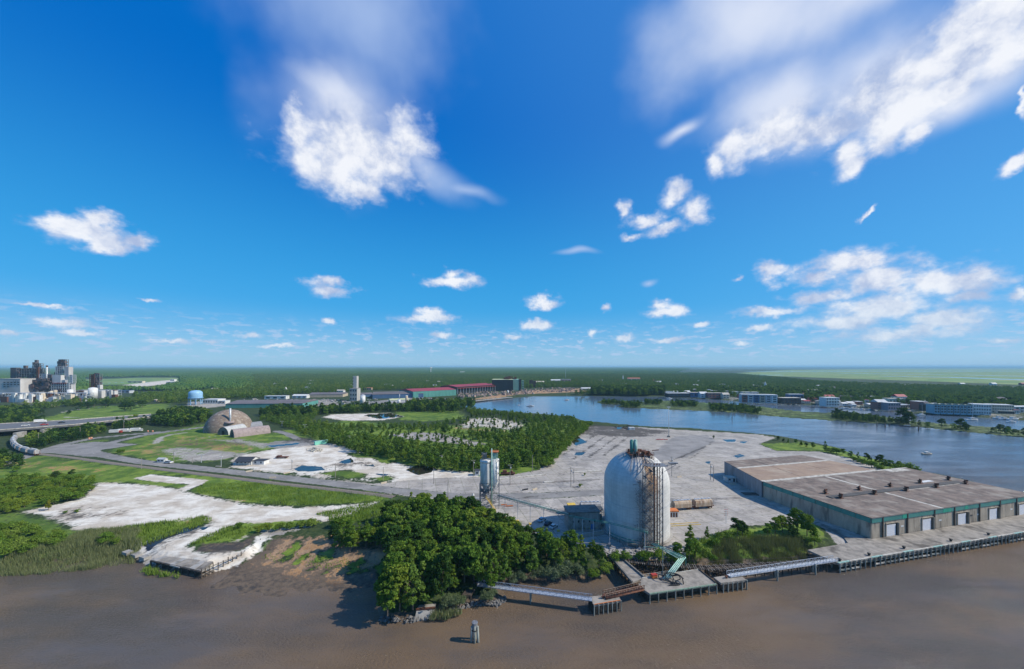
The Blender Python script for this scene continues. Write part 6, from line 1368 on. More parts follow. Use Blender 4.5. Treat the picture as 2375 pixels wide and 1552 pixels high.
block('waterfront_building', 'low mauve waterfront building right of the teal gabled house', 2060, 2089, 935, 951, 12, mat('mauve_wall', (.32, .27, .30)), M_white_w, 5, 2, group=T_)
block('town_hall', 'white building with a maroon roof standing above the mauve one', 2082, 2104, 915, 938, 12, M_white, M_redroof, 4, 2, kind='gable', group=T_)
block('waterfront_building', 'pale green flat building left of the tall waterfront trees', 2063, 2100, 925, 940, 12, mat('pale_green_wall', (.5, .6, .52)), M_gut, 5, 1, group=T_, ex=0)
block('waterfront_house', 'brick house with a broad white roof right of the tall trees', 2132, 2151, 932, 951, 13, M_brick, M_white, 4, 2, group=T_)
block('waterfront_house', 'dark brown house squeezed against the teal condominium row', 2152, 2164, 934, 954, 12, M_timber, M_gyroof, 2, 2, kind='gable', group=T_)
r, p0, p1, ux, nn, an, H = block('teal_condominium', 'teal condominium row of six gabled units on the water', 2164, 2256, 938, 958, 14, M_teal, mat('grey_green_roof', (.25, .28, .22)), 0, 0, yb1=961, group=T_)
for k in range(6):
    a = p0.lerp(p1, (k + .06) / 6) - nn * .9; b = p0.lerp(p1, (k + .94) / 6) - nn * .9; c = (a + b) / 2; w_ = (b - a).length
    MB().box((c.x, c.y, LAND - 1), (w_, 1.6, H + .6), an).build('unit_front', M_teal, r)
    MB().add([a - nn * .9 + V3(0, 0, H - .4), b - nn * .9 + V3(0, 0, H - .4), c - nn * .9 + V3(0, 0, H + 1.9), a + nn * 4 + V3(0, 0, H - .4), b + nn * 4 + V3(0, 0, H - .4), c + nn * 4 + V3(0, 0, H + 1.9)], [(0, 1, 2), (0, 2, 5, 3), (1, 4, 5, 2)]).build('gable_roof', mat('grey_green_roof', (.25, .28, .22)), r)
    for j in range(3):
        for i in (-.25, .25): q = c + ux * w_ * i - nn * .85; MB().box((q.x, q.y, LAND + H * (.1 + .3 * j)), (w_ * .34, .3, H * .19), an).build('window', M_glass, r)
    for j in (1, 2): q = c - nn * 1.2; MB().box((q.x, q.y, LAND + H * .3 * j + .6), (w_ * .85, 1.2, .22), an).build('balcony', M_white, r)
block('white_condominium', 'white three storey condominium right of the teal row', 2258, 2299, 938, 960.5, 16, M_white, M_white, 7, 3, yb1=962.5, group=T_)
r, p0, p1, ux, nn, an, H = block('cream_condominium', 'cream condominium with a lower colonnade front right of the white one', 2301, 2352, 939, 958, 16, M_cream, M_white, 9, 3, yb1=960, group=T_)
c = (p0 + p1) / 2 - nn * 3; MB().box((c.x, c.y, LAND - .5), ((p1 - p0).length * .72, 6, H * .42), an).build('lower_wing', M_cream, r)
for k in range(7): q = p0.lerp(p1, .18 + .64 * k / 6) - nn * 6.1; MB().box((q.x, q.y, LAND + .5), (2.0, .2, H * .25), an).build('arch_opening', M_dark, r)
block('waterfront_building', 'flat white building at the far right edge of the waterfront', 2354, 2420, 944, 957, 14, M_graywall, M_white, 6, 2, group=T_)
block('town_house', 'mauve grey house standing in the trees above the white condominium', 2318, 2337, 921.5, 938, 12, mat('mauve_wall', (.3, .3, .3)), M_gyroof, 3, 3, kind='gable', group=T_)
block('town_house', 'white roofed house among trees left of the teal row', 2141, 2176, 929.5, 934, 10, M_tan, M_white, 4, 1, group=T_)
# scattered town houses among the trees
rr = random.Random(31); hc = [M_white, M_cream, M_tan, M_white_w, M_brick]; rc_ = [M_white, M_white_w, M_redroof, M_white, M_galv]
TOWN = [(1456,1485,876,885,'red roofed school above the river trees',M_cream,mat('orange_red_roof',(.5,.16,.1))),(1349,1374,899,905,'pale shed on the far bank left of the river trees',M_white,M_white),(1278,1300,880,889,'long white roofed market hall beyond the steelworks yard',M_tan,M_white),(1302,1324,880,889,'pinkish market hall beyond the steelworks yard',mat('pink_wall',(.55,.3,.26)),M_white_w),(1242,1262,884,891,'pink gabled hall beyond the steelworks',mat('pink_wall',(.5,.3,.3)),M_cream),(1753,1769,895,903,'white house with a porch high in the town trees',M_white,M_gyroof),(1521,1535,884,891,'white domed house in the river trees',M_white,M_white),(707,719,898,906,'white shed among the trees beyond the water tower',M_white,M_white),(678,711,915,924,'white warehouse left of the concrete tower',M_white,M_white),(613,663,919,926,'long low white building beyond the brown roofed plant',M_white_w,M_white),(600,622,899,904,'white house at the wood edge beyond the plant',M_white,M_white),(488,500,900,906,'small pale hall in the woods right of the water tower',M_cream,M_gut),
 (1014,1026,884,890,'tan house in the forest behind the red roofs',M_tan,M_gut),(900,914,893,898,'white house in the forest behind the grey roofs',M_white,M_gut),(780,796,904,910,'small white shed left of the concrete tower top',M_white,M_gut),(845,861,900,905,'low orange shed behind the blue building',M_tan,M_orange),(1067,1077,862,866,'tiny white house far off in the forest',M_white,M_white),(2110,2131,928,933,'small white roofed shop behind the tall waterfront trees',M_tan,M_white),(1960,1975,905,911,'grey house high in the trees behind the brown shop',M_graywall,M_gyroof),(1928,1940,897,905,'pair of pale gables in the trees above the pale blue house',M_white,M_gyroof)]
for x0, x1, yt, yb, lab, wm, rm in TOWN: block('town_house', lab, x0, x1, yt, yb, 12, wm, rm, 3, 1, kind='gable' if rr.random() < .6 else 'flat', group='scattered buildings among the town trees')
lots = [(x, y) for x in range(640, 2380, 44) for y in (868, 876, 886, 897)]
pos_w = ['far','nearer','left','right']
k = 0
for x, y in lots:
    x += rr.uniform(-20, 20); y += rr.uniform(-4, 4)
    if (1060 < x < 1330) or x > 1700 and y < 893 or rr.random() < .45: continue
    w_ = rr.uniform(5, 11) * (y - 850) / 40 + 2
    block('town_house', 'small pale house nearly hidden in the distant town trees', x, x + w_, y - max(1.6, (y - 850) * .13), y, 10, hc[k % 5], rc_[(k * 3) % 5], 0, 0, kind='gable', group='distant houses in the trees'); k += 1
g_ = random.Random(91); SN = []
for k in range(60):
    x = 1550 + k * 13.8 + g_.uniform(-6, 6); sy = np.interp(x, [1540, 1640, 1800, 1900, 2000, 2100, 2375], [918, 920, 931, 938, 944, 950, 962]); y = sy - g_.choice((.8, 2, 4, 8)); w_ = g_.uniform(8, 16)
    if not 1540 < x < 2365: continue
    block('town_house', 'small pale building tucked among the trees just behind the waterfront', x, x + w_, y - g_.uniform(5, 9), y, 9, hc[g_.randrange(5)], rc_[g_.randrange(5)], 3, 1, kind=g_.choice(('gable', 'flat')), group='small buildings behind the waterfront'); p = at(x + w_ / 2, y); EXCL += [(p.x, p.y - 16, 13), (p.x, p.y - 34, 11)]
for x, yb, yt, lab in ((1775, 901, 884, 'white church steeple rising from the right hand town trees'), (1445, 884, 869, 'slender white steeple left of the red roofed school'), (663, 909, 897, 'white church steeple left of the concrete tower')):
    p = at(x, yb); h = zat(yt, p.y) - LAND; t_ = thing('church_steeple', lab, 'steeple', p); MB().box(p, (5, 5, h * .55)).build('tower', M_white, t_); MB().cyl((p.x, p.y, LAND + h * .55), 3, h * .45, 8, .05, smooth=False).build('spire', M_white, t_)
for x, yb, yt, lab in ((999, 866, 853.5, 'tiny white water tower on the horizon'),):
    p = at(x, yb); h = zat(yt, p.y); t_ = thing('distant_water_tower', lab, 'water tower', p); MB().beam(p, (p.x, p.y, h), 4, 8).build('stem', M_white, t_); MB().lathe((p.x, p.y, h), [(.1, -8), (14, -2), (14, 4), (.1, 9)], 12).build('tank', M_white, t_)
p = at(1312, 880); t_ = thing('radio_mast', 'thin lattice radio mast on the far town horizon', 'radio mast', p); MB().beam(p, (p.x, p.y, zat(852, p.y)), 1.2, 4, .5).build('shaft', M_galv, t_)
# boardwalk and moored boats
a, b = at(1957, 941.5, 1.6), at(2036, 945.5, 1.6); dk = thing('marina_boardwalk', 'long pale marina boardwalk running along the town quay', 'boardwalk', a); dv = b - a; c = (a + b) / 2; MB().box((c.x, c.y, 1.4), (dv.length, 4, .4), math.atan2(dv.y, dv.x)).build('deck', M_cream, dk)
for k in range(14): p = a.lerp(b, k / 13); MB().beam((p.x, p.y - 2.2, -1), (p.x, p.y - 2.2, 3.2), .3, 6).build('pile', M_timber, dk)
def make_boat(name, label, L=9, hullm=None, cabin=True, mastm=None):
    r = thing(name, label, 'boat'); hullm = hullm or M_white; W_ = L * .15
    sec = [(-L / 2, .8), (-L / 4, 1), (0, 1), (L / 4, .8), (L * .42, .35), (L / 2, .04)]
    vs = []; 
    for x, f in sec: vs += [(x, -W_ * f, .9 + .25 * max(0, x / L)), (x, -W_ * f * .6, -.15), (x, W_ * f * .6, -.15), (x, W_ * f, .9 + .25 * max(0, x / L))]
    fs = [(4 * i + k, 4 * i + 4 + k, 4 * i + 5 + k, 4 * i + 1 + k) for i in range(5) for k in range(3)] + [(4 * i + 3, 4 * i + 7, 4 * i + 4, 4 * i) for i in range(5)] + [(0, 1, 2, 3)]
    MB().add(vs, fs).build('hull', hullm, r, world=False)
    if cabin: MB().box((-L * .02, 0, .9), (L * .34, W_ * 1.3, .9)).build('cabin', M_white, r, world=False); MB().box((L * .02, 0, 1.25), (L * .345, W_ * 1.32, .35)).build('cabin_window', M_glass, r, world=False); MB().box((-L * .04, 0, 2.0), (L * .3, W_ * 1.4, .12)).build('canopy', M_white, r, world=False)
    if mastm: MB().beam((L * .05, 0, .9), (L * .05, 0, L * 1.25), .12, 6).build('mast', M_galv, r, world=False); MB().beam((L * .05, 0, 2.2), (-L * .38, 0, 2.2), .16, 6).build('boom', mastm, r, world=False)
    return r
mb1 = make_boat('motor_boat', 'white motor boat moored below the white terrace, leftmost', 9); sb1 = make_boat('sailing_boat', 'white sailing boat anchored in mid channel beyond the green wood', 11, mastm=M_blue)
BO = [(mb1, 1807, 937, .1, 1.1, None), (mb1, 1832, 937.5, .3, 1.1, 'left white motor boat below the dark fronted restaurant'), (mb1, 1843, 938, .3, 1.1, 'right white motor boat below the dark fronted restaurant'), (mb1, 1785, 935, .1, 1., 'white motor boat under the right end of the white terrace'),
 (mb1, 1956, 947, .2, 1.1, 'white motor boat at the left end of the marina boardwalk'), (mb1, 1965, 948, -.2, 1.2, 'second motor boat from the left along the boardwalk'), (mb1, 1978, 949, .1, 1.5, 'large white motor boat at the middle of the boardwalk'), (mb1, 1986, 949, .1, 1.2, 'white motor boat right of the large one at the boardwalk'), (mb1, 2001, 950, .2, 1.1, 'white motor boat near the right end of the boardwalk'), (mb1, 2022, 951, 0, 1.2, 'rightmost motor boat along the boardwalk'),
 (mb1, 2050, 951, .1, 1.2, 'motor boat moored at the red and teal houses'), (mb1, 2061, 952, .1, 1.2, 'motor boat moored below the mauve waterfront building'), (mb1, 2089, 951, .1, 1.4, 'white motor boat beside the tall waterfront trees'), (mb1, 2172, 961, .2, 1.5, 'motor boat moored at the left of the teal condominium'), (mb1, 2182, 962, .0, 1.4, 'white motor boat below the teal condominium'),
 (mb1, 1723, 931, .2, 1.2, 'white motor boat at the left end of the white terrace'), (mb1, 1553, 925, .2, 1.3, 'white motor boat off the white roofed shed'), (mb1, 2270, 966, .0, 1.1, 'white motor boat at the pontoon below the white condominium'), (mb1, 2286, 967, .0, 1.6, 'long white motor boat below the white condominium'), (mb1, 2318, 971, .0, 1.7, 'white motor yacht left of the pair below the cream condominium'), (mb1, 2330, 973, .0, 1.6, 'white motor yacht right of the pair below the cream condominium'), (mb1, 2350, 974, .1, 1.9, 'large white yacht at the right hand pontoons'), (mb1, 2368, 973, .1, 1.4, 'white motor boat nearest the right edge'), (mb1, 2346, 980, .0, 1.3, 'small white boat lying off the right hand yachts'),
 (sb1, 1230, 942.5, .1, 1.25, None), (sb1, 1314, 928, .3, 1.1, 'blue hulled looking sailing boat anchored near the far bank'), (sb1, 2138, 963, .1, 1.1, 'sailing boat between the island trees and the teal condominium'), (sb1, 2254, 975, .1, 1.7, 'big white sailing boat in the right hand channel'), (sb1, 1203, 940, .4, .5, 'small sailing boat beside the anchored one in mid channel')]
seen = set()
for o_, x, y, a_, s_, lab in BO:
    p = at(x, y, 0)
    if id(o_) in seen: r = dup(o_, p, a_, lab, scale=s_)
    else: seen.add(id(o_)); r = o_; r.location = p; r.rotation_euler = (0, 0, a_); r.scale = (s_,) * 3
    r['group'] = 'boats moored along the town quay'
wb1 = make_boat('wooden_workboat', 'dark hulled boat aground off the marsh island', 14, M_timber); wb1.location = at(2103, 990, -.2); wb1.rotation_euler = (0.08, 0, 2.9)
wb2 = make_boat('wrecked_boat', 'small derelict boat stranded in the open channel', 9, M_tan); wb2.location = at(2150, 1054, -.1); wb2.rotation_euler = (.1, .04, .1)
for i, (x, yb, yt) in enumerate(((1964, 982, 976), (2034, 990, 980), (2053, 992, 982), (2063, 988, 982), (2130, 1000, 987), (1698, 972, 959), (1377, 935, 930))):
    p = at(x, yb, 0); t_ = thing('mooring_piling', ['short dark piling at the left of the island shore','dark piling nearest the left of the grounded boat','cross braced dark piling beside the grounded boat','slim dark piling just left of the grounded boat','thick dark piling right of the grounded boat','tall slim marker piling in the blue channel','dark stump off the island tip'][i], 'piling', p)
    MB().beam((p.x, p.y, -2), (p.x, p.y, zat(yt, p.y)), .45, 8).build('shaft', M_timber, t_)
    MB().cyl((p.x, p.y, zat(yt, p.y)), .5, .15, 8).build('cap', M_pile, t_)
# ------------------------------------------------------------------ steelworks
S_ = 'buildings of the old steelworks'
block('concrete_tower', 'tall stepped grey concrete tower above the plant', 811, 828, 901.5, 930, 16, mat('tower_concrete', (.50, .49, .45), (.36, .35, .32), scale=.08, stain=(.2, .19, .17), sscale=.05, streak=True), M_conc, 3, 3, cat='tower')[0]
r = bpy.data.objects['concrete_tower']; p = at(818, 928.5); MB().box((p.x + px2x(822, p.y) - p.x, p.y + 6, zat(901.5, p.y)), (9.0 / FPX * p.y, 9, zat(872.5, p.y) - zat(901.5, p.y))).build('upper_shaft', mat('tower_concrete', (.5, .5, .5)), r)
for k in range(4): MB().box((px2x(818.3, p.y), p.y + 1.4, zat(900 - 7 * k, p.y)), (.8, .3, 3)).build('slit_window', M_dark, r)
def longroof(name, label, x0, y0, x1, y1, hpx, dep, wm, rm, group=S_, rise=3, kind='gable'):
    return block(name, label, x0, x1, y0 - hpx, y0, dep, wm, rm, 0, 0, yb1=y1, kind=kind, group=group)
longroof('plant_building', 'very long low building with brown roof behind the brown dome', 523, 947, 702, 945, 15, 60, M_gwall, M_gyroof)
longroof('plant_building', 'tan walled long building left of the concrete tower', 716, 922, 795, 921, 10, 40, M_tan, M_gyroof)
longroof('plant_building', 'dark blue building right of the concrete tower', 838, 921, 864, 920, 9, 30, M_bluew, M_gyroof)
longroof('plant_building', 'broad grey roofed shed between the blue building and red roofs', 864, 925, 982, 922, 14, 60, M_bluew, M_gyroof)
longroof('plant_building', 'low grey shed in front of the broad grey roofed shed', 905, 934, 950, 932, 8, 20, M_graywall, M_yroof)
r, p0, p1, ux, nn, an, H = longroof('mill_hall', 'long hall with maroon roof and sea green end wall', 958, 923, 1058, 917, 19, 75, M_gwall, M_redroof)
for k in range(12): q = p0.lerp(p1, (k + .5) / 12) - nn * .2; MB().box((q.x, q.y, LAND), ((p1 - p0).length / 12 * .9, .3, H * .62), an).build('cladding_panel', M_gwall, r)
r, p0, p1, ux, nn, an, H = longroof('mill_hall', 'open sided hall with maroon roof running towards the tall green mill', 1059, 914, 1146, 907, 20, 60, M_dark, M_redroof)
for k in range(15): q = p0.lerp(p1, k / 14) - nn * 4; MB().beam((q.x, q.y, LAND), (q.x, q.y, LAND + H * .66), .8).build('column', M_galv, r)
c = (p0 + p1) / 2 - nn * 3; MB().box((c.x, c.y, LAND + H * .64), ((p1 - p0).length, 7, .6), an).build('canopy', M_redroof, r)
longroof('mill_hall', 'pale green walled hall with maroon roof at the far end of the red roofs', 1146, 903.5, 1179, 901, 13, 50, M_lgwall, M_redroof)
r, p0, p1, ux, nn, an, H = block('green_mill', 'tall green mill building with pale yellow green roof', 1141, 1190, 881, 907, 60, M_dark, M_yroof, 0, 0, group=S_)
p = at(1190, 906); MB().box((px2x(1197, p.y), p.y + 30, LAND), (15 / FPX * p.y, 60, H)).build('light_green_end', M_lgwall, r)
q = MB(); rr = random.Random(14); zt2 = LAND + H
for k in range(26): a = V3(px2x(rr.uniform(1168, 1196), p.y), p.y + rr.uniform(5, 50), zt2); q.box(a, (rr.uniform(3, 9), rr.uniform(3, 9), rr.uniform(2, 9)))
q.build('roof_machinery', M_rust, r)
for (x0, x1, yt, yb, lab, mt) in ((1203, 1209, 880, 906, 'dark green tower at the right end of the tall mill', M_timber), (1210, 1215, 883, 905, 'slim pale tower right of the tall mill', M_lgwall), (1228, 1236, 882, 899, 'left dark rust tower right of the steelworks', M_rust), (1237, 1243, 884, 899, 'right dark rust tower right of the steelworks', M_rust)):
    block('process_tower', lab, x0, x1, yt, yb, 12, mt, mt, 2, 4, cat='tower', group=S_)
for (x, yb, yt, r_, lab) in ((841.5, 937, 917.5, 5.5, 'fat white silo right of the concrete tower'), (925.5, 936, 927, 3.3, 'small blue white silo with a stack'), (943, 935, 918, 3, 'slim tan silo at the right of the plant'), (1178, 913, 906, 2, 'little white tank on the steelworks quay')):
    p = at(x, yb); R_ = r_ / FPX * p.y; t_ = thing('storage_silo', lab, 'silo', p); h = zat(yt, p.y); MB().cyl(p, R_, h - LAND, 20).build('shell', M_white_w if x != 943 else M_tan, t_); MB().lathe((p.x, p.y, h), [(R_ * 1.03, 0), (R_ * .5, R_ * .35), (.01, R_ * .45)], 20).build('roof', M_galv, t_)
    if x == 925.5: MB().beam((p.x + 1, p.y, h), (p.x + 1, p.y, zat(914, p.y)), .5, 8).build('stack', M_galv, t_)
    EXCL.append((p.x, p.y - 5, R_ + 10))
qw = thing('steelworks_quay', 'dark old timber quay along the steelworks shore', 'quay', at(1100, 932)); a, b = at(1092, 931, 2.5), at(1185, 921, 2.5); dv = b - a; c = (a + b) / 2
MB().box((c.x, c.y + 2, 1.8), (dv.length, 10, .8), math.atan2(dv.y, dv.x)).build('deck', M_conc, qw)
for k in range(26): p = a.lerp(b, k / 25); MB().beam((p.x, p.y - 4, -1), (p.x, p.y - 4, 3.4), .45, 6).build('pile', M_timber, qw)
# heaps of scrap on the steelworks yard
q = MB(); rr = random.Random(77)
for k in range(420):
    x = rr.uniform(1062, 1375); y = 904 + (1240 - x) * .052 + rr.uniform(-1, 10) if x < 1240 else rr.uniform(899, 910)
    if y < 900: continue
    p = at(x, min(y, 928)); s_ = rr.uniform(1, 5); q.box(p, (s_ * 1.6, s_, s_ * rr.uniform(.3, .9)), rr.random() * 3)
o_ = q.build('scrap_heaps', mat('mixed_scrap', (.42, .30, .24), (.10, .08, .08), scale=.08, stain=(.55, .5, .45), sscale=.05)); tag(o_, 'scattered scrap and spoil heaps on the steelworks yard', 'scrap'); o_['kind'] = 'stuff'
q = MB()
for k in range(200):
    x = rr.uniform(560, 980); p = at(x, rr.uniform(926, 944)); s_ = rr.uniform(1, 3.5); q.box(p, (s_ * 2.2, s_, s_ * rr.uniform(.3, .8)), rr.random() * 3)
o_ = q.build('yard_equipment', mat('yard_clutter', (.4, .4, .42), (.12, .12, .14), scale=.1, stain=(.5, .3, .15))); tag(o_, 'scattered equipment and trailers across the plant yard', 'equipment'); o_['kind'] = 'stuff'
# blue water tower
p = at(453.5, 938.5); wt = thing('blue_water_tower', 'pale blue elevated water tank on legs beyond the brown dome', 'water tower', p); R_ = 14 / FPX * p.y * .93; zb, zt3 = zat(924, p.y), zat(905, p.y)
M_wt = mat('pale_blue_tank', (.28, .50, .72), (.24, .44, .64), scale=.1, rough=.4)
MB().lathe((p.x, p.y, 0), [(.01, zb - 3), (R_ * .6, zb - 2), (R_ * .95, zb), (R_, zb + 1), (R_, zt3 - 5.5), (R_ * .93, zt3 - 3), (R_ * .6, zt3 - .8), (.01, zt3)], 32).build('tank', M_wt, wt)
MB().lathe((p.x, p.y, 0), [(R_ + .05, zb + .8), (R_ + 1.0, zb + .8), (R_ + 1.0, zb + 1.5), (R_ + .05, zb + 1.5)], 32).build('catwalk', M_wt, wt)
for k in range(8): a = 2 * math.pi * k / 8; MB().beam((p.x + R_ * .98 * math.cos(a), p.y + R_ * .98 * math.sin(a), LAND), (p.x + R_ * .95 * math.cos(a), p.y + R_ * .95 * math.sin(a), zb + 1), .4, 6).build('leg', M_wt, wt)
MB().beam((p.x, p.y, LAND), (p.x, p.y, zb - 2), 1.0, 10).build('riser', M_wt, wt)
q = MB()
for k in range(8):
    a, b = 2 * math.pi * k / 8, 2 * math.pi * (k + 1) / 8; q.beam((p.x + R_ * math.cos(a), p.y + R_ * math.sin(a), LAND + 2), (p.x + R_ * math.cos(b), p.y + R_ * math.sin(b), zb - 1), .12)
q.build('bracing', M_wt, wt); EXCL.append((p.x, p.y - 4, R_ + 6))
block('white_building', 'white building immediately right of the blue water tower', 470, 505, 927, 937, 18, M_white, M_white, 6, 1)
block('white_building', 'small white building right behind the water tower row', 507, 522, 930, 937, 12, M_white_w, M_white, 2, 1)

# ------------------------------------------------------------------ paper mill at the far left
P_ = 'parts of the paper mill'
M_mill = mat('mill_grey_wall', (.60, .59, .57), (.50, .49, .47), scale=.03, stain=(.3, .28, .27), sscale=.02, streak=True); M_milld = mat('mill_dark_steel', (.13, .11, .11), (.07, .06, .065), scale=.06, stain=(.25, .13, .10), sscale=.05)
def frame(mb, x0, x1, yt, yb, d, dep, nx, nz, r):
    X0, X1 = px2x(x0, d), px2x(x1, d); Z0, Z1 = max(LAND, zat(yb, d)), zat(yt, d)
    for j in (0, 1):
        for i in range(nx + 1): x = X0 + (X1 - X0) * i / nx; mb.beam((x, d + j * dep, Z0), (x, d + j * dep, Z1), r)
        for k in range(nz + 1): z = Z0 + (Z1 - Z0) * k / nz; mb.beam((X0, d + j * dep, z), (X1, d + j * dep, z), r)
    for k in range(nz + 1):
        z = Z0 + (Z1 - Z0) * k / nz; mb.box(((X0 + X1) / 2, d + dep / 2, z - .3), (abs(X1 - X0), dep * .8, .4))
    return mb
DM = 740.0
def pbox(mb, x0, x1, yt, yb, d, dep): 
    X0, X1 = px2x(x0, d), px2x(x1, d); Z0 = max(LAND - 1, zat(yb, d)); mb.box(((X0 + X1) / 2, d + dep / 2, Z0), (X1 - X0, dep, zat(yt, d) - Z0)); return mb
def millthing(name, label, boxes, frames=(), seed=1, clutter=None, cat='mill building'):
    x0 = boxes[0][0]; t_ = thing(name, label, cat, (px2x(x0, DM), DM, LAND), P_)
    for (a, b, yt, yb, d, dep, mt, nm) in boxes: pbox(MB(), a, b, yt, yb, d, dep).build(nm, mt, t_)
    for (a, b, yt, yb, d, dep, nx, nz, mt) in frames: frame(MB(), a, b, yt, yb, d, dep, nx, nz, .55).build('steel_frame', mt, t_)
    if clutter:
        rr = random.Random(seed); q = MB()
        for (a, b, yt, yb, d, dep, n_) in clutter:
            for _ in range(n_):
                x, y = rr.uniform(a, b), rr.uniform(yt, yb); dd = d + rr.uniform(0, dep); q.box((px2x(x, dd), dd, zat(y, dd)), (rr.uniform(2, 9), rr.uniform(2, 8), rr.uniform(1.5, 6)))
                if rr.random() < .5: q.beam((px2x(x, dd), dd, zat(y, dd)), (px2x(x + rr.uniform(-9, 9), dd), dd, zat(y + rr.uniform(-6, 6), dd)), rr.uniform(.5, 1.3), 6)
        q.build('pipework', M_milld, t_)
    return t_
t_ = millthing('turbine_building', 'plain grey mill building with a shaded window wall at far left', [(-6, 47, 879, 912, DM, 24, M_mill, 'wall'), (-6.5, 47.3, 878.4, 879, DM - .3, 24.6, M_gut, 'roof')])
for k in range(12): x = 8 + (k % 5) * 8; y = 886 + (k // 5) * 5; pbox(MB(), x, x + 4, y, y + 2, DM - .6, .8).build('louvre', M_dark, t_)
for k in range(3): pbox(MB(), 30 + 5 * k, 32 + 5 * k, 883, 884.3, DM - .6, .8).build('louvre', M_dark, t_)
t_ = millthing('recovery_boiler', 'dark cluttered boiler house with a rusty stack behind the grey building', [(24, 37, 853, 885, DM + 60, 8, M_milld, 'dark_tower'), (80, 85.5, 835, 858, DM + 70, 3.5, M_milld, 'stack'), (54, 60, 848, 856, DM + 60, 4, M_milld, 'penthouse'), (52, 80, 864, 868, DM + 55, 5, M_mill, 'duct'), (84, 89, 852, 900, DM + 50, 4, M_rust, 'ducting'), (76, 100, 882, 908, DM + 20, 8, M_bluew, 'low_block')],
    [(38, 104, 855, 906, DM + 52, 8, 11, 9, M_steel), (76, 92, 843, 868, DM + 66, 6, 3, 5, M_steel), (92, 118, 868, 908, DM + 30, 6, 5, 7, M_galv)], 5, [(42, 100, 858, 884, DM + 54, 6, 80), (80, 90, 843, 858, DM + 66, 4, 12), (76, 112, 882, 908, DM + 14, 8, 50)], 'boiler house')
t_ = millthing('power_boiler', 'tall pale boiler house with a white box front and red trim', [(121, 141, 870.5, 888, DM + 20, 12, M_mill, 'white_box'), (149, 159, 851, 873, DM + 26, 8, M_mill, 'upper_block'), (110, 119, 869, 892, DM + 24, 3, M_milld, 'dark_side'), (156, 165, 889, 918, DM + 20, 8, M_mill, 'lower_block'), (129, 133, 850, 871, DM + 30, 3, M_mill, 'riser_block')],
    [(120, 160, 889, 921, DM + 16, 9, 8, 6, M_galv), (155, 168, 870, 889, DM + 20, 6, 4, 4, M_galv), (138, 152, 834, 852, DM + 32, 5, 3, 5, M_steel), (129, 146, 850, 871, DM + 28, 6, 4, 4, M_galv)], 8, [(120, 150, 892, 916, DM + 19, 6, 40), (139, 152, 837, 852, DM + 32, 4, 22), (133, 146, 855, 870, DM + 32, 4, 16)], 'boiler house')
pbox(MB(), 120, 154, 887.9, 889.3, DM + 15, .8).build('red_trim', M_red, t_)
rst = millthing('rust_tower', 'free standing rust red lattice tower right of the mill', [(210, 218, 870, 901, DM + 90, 5, M_rust, 'core'), (226, 232, 893, 903, DM + 80, 6, M_mill, 'white_block')], [(208, 219, 868, 902, DM + 86, 7, 3, 7, M_rust), (221, 231, 868, 900, DM + 88, 5, 2, 7, M_steel)], 3, [(222, 231, 870, 895, DM + 88, 4, 18)], 'process tower')
sk = thing('mill_stack', 'slim white stack between the two boiler houses', 'stack', (px2x(109, DM + 30), DM + 30, LAND), P_); MB().beam((px2x(109, DM + 30), DM + 30, LAND), (px2x(109, DM + 30), DM + 30, zat(849, DM + 30)), 1.4, 10, 1.1).build('shaft', M_white_w, sk); MB().lathe((px2x(109, DM + 30), DM + 30, zat(851, DM + 30)), [(1.4, 0), (1.6, 0), (1.6, 3)], 10).build('cap_ring', M_rust, sk)
for i, (xa, xb, yt, yb, dd, mt, lab) in enumerate(((195.5, 215, 901, 920, DM + 10, M_white, 'biggest white storage tank right of the mill'), (145, 158, 905, 921, DM - 4, M_white, 'white tank in front of the pale boiler house'), (104, 113, 908, 921, DM - 4, M_cream, 'left cream tank before the boiler houses'), (113, 121, 906, 921, DM - 2, M_tan, 'right tan tank before the boiler houses'))):
    c = (px2x((xa + xb) / 2, dd), dd + 8, LAND); R_ = (xb - xa) / 2 / FPX * dd * .8; t_ = thing('storage_tank', lab, 'tank', c, P_); h = zat(yt, dd) - LAND; MB().cyl(c, R_, h, 28).build('shell', mt, t_); MB().lathe((c[0], c[1], LAND + h), [(R_, .02), (R_ * .5, R_ * .2), (.01, R_ * .28)], 28).build('roof', mt, t_)
rr = random.Random(19)
for i, (xa, xb, yt, yb, dd, n_, lab, mt) in enumerate(((-10, 92, 912, 930, DM - 50, 60, 'maze of white pipe racks and sheds before the grey mill building', M_white_w), (85, 200, 912, 925, DM - 40, 46, 'tan pipe racks and sheds before the pale boiler house', M_cream), (176, 268, 905, 917, DM + 40, 46, 'pipe racks beside the big white tank', M_mill))):
    t_ = thing('pipe_racks', lab, 'pipe rack', (px2x(xa, dd), dd, LAND), P_); frame(MB(), xa, xb, yt, yb + 10, dd, 12, 14, 3, .35).build('rack_frame', M_galv, t_)
    for j, mj in enumerate((mt, M_rust, M_graywall)):
        q = MB()
        for _ in range(n_ // (1 + j)): x, y = rr.uniform(xa, xb), rr.uniform(yt - 1, yb); d2 = dd + rr.uniform(-8, 30); q.box((px2x(x, d2), d2, LAND), (rr.uniform(3, 14), rr.uniform(3, 9), max(2, zat(y, d2) - LAND)))
        q.build('shed_cluster', mj, t_)['kind'] = 'stuff'
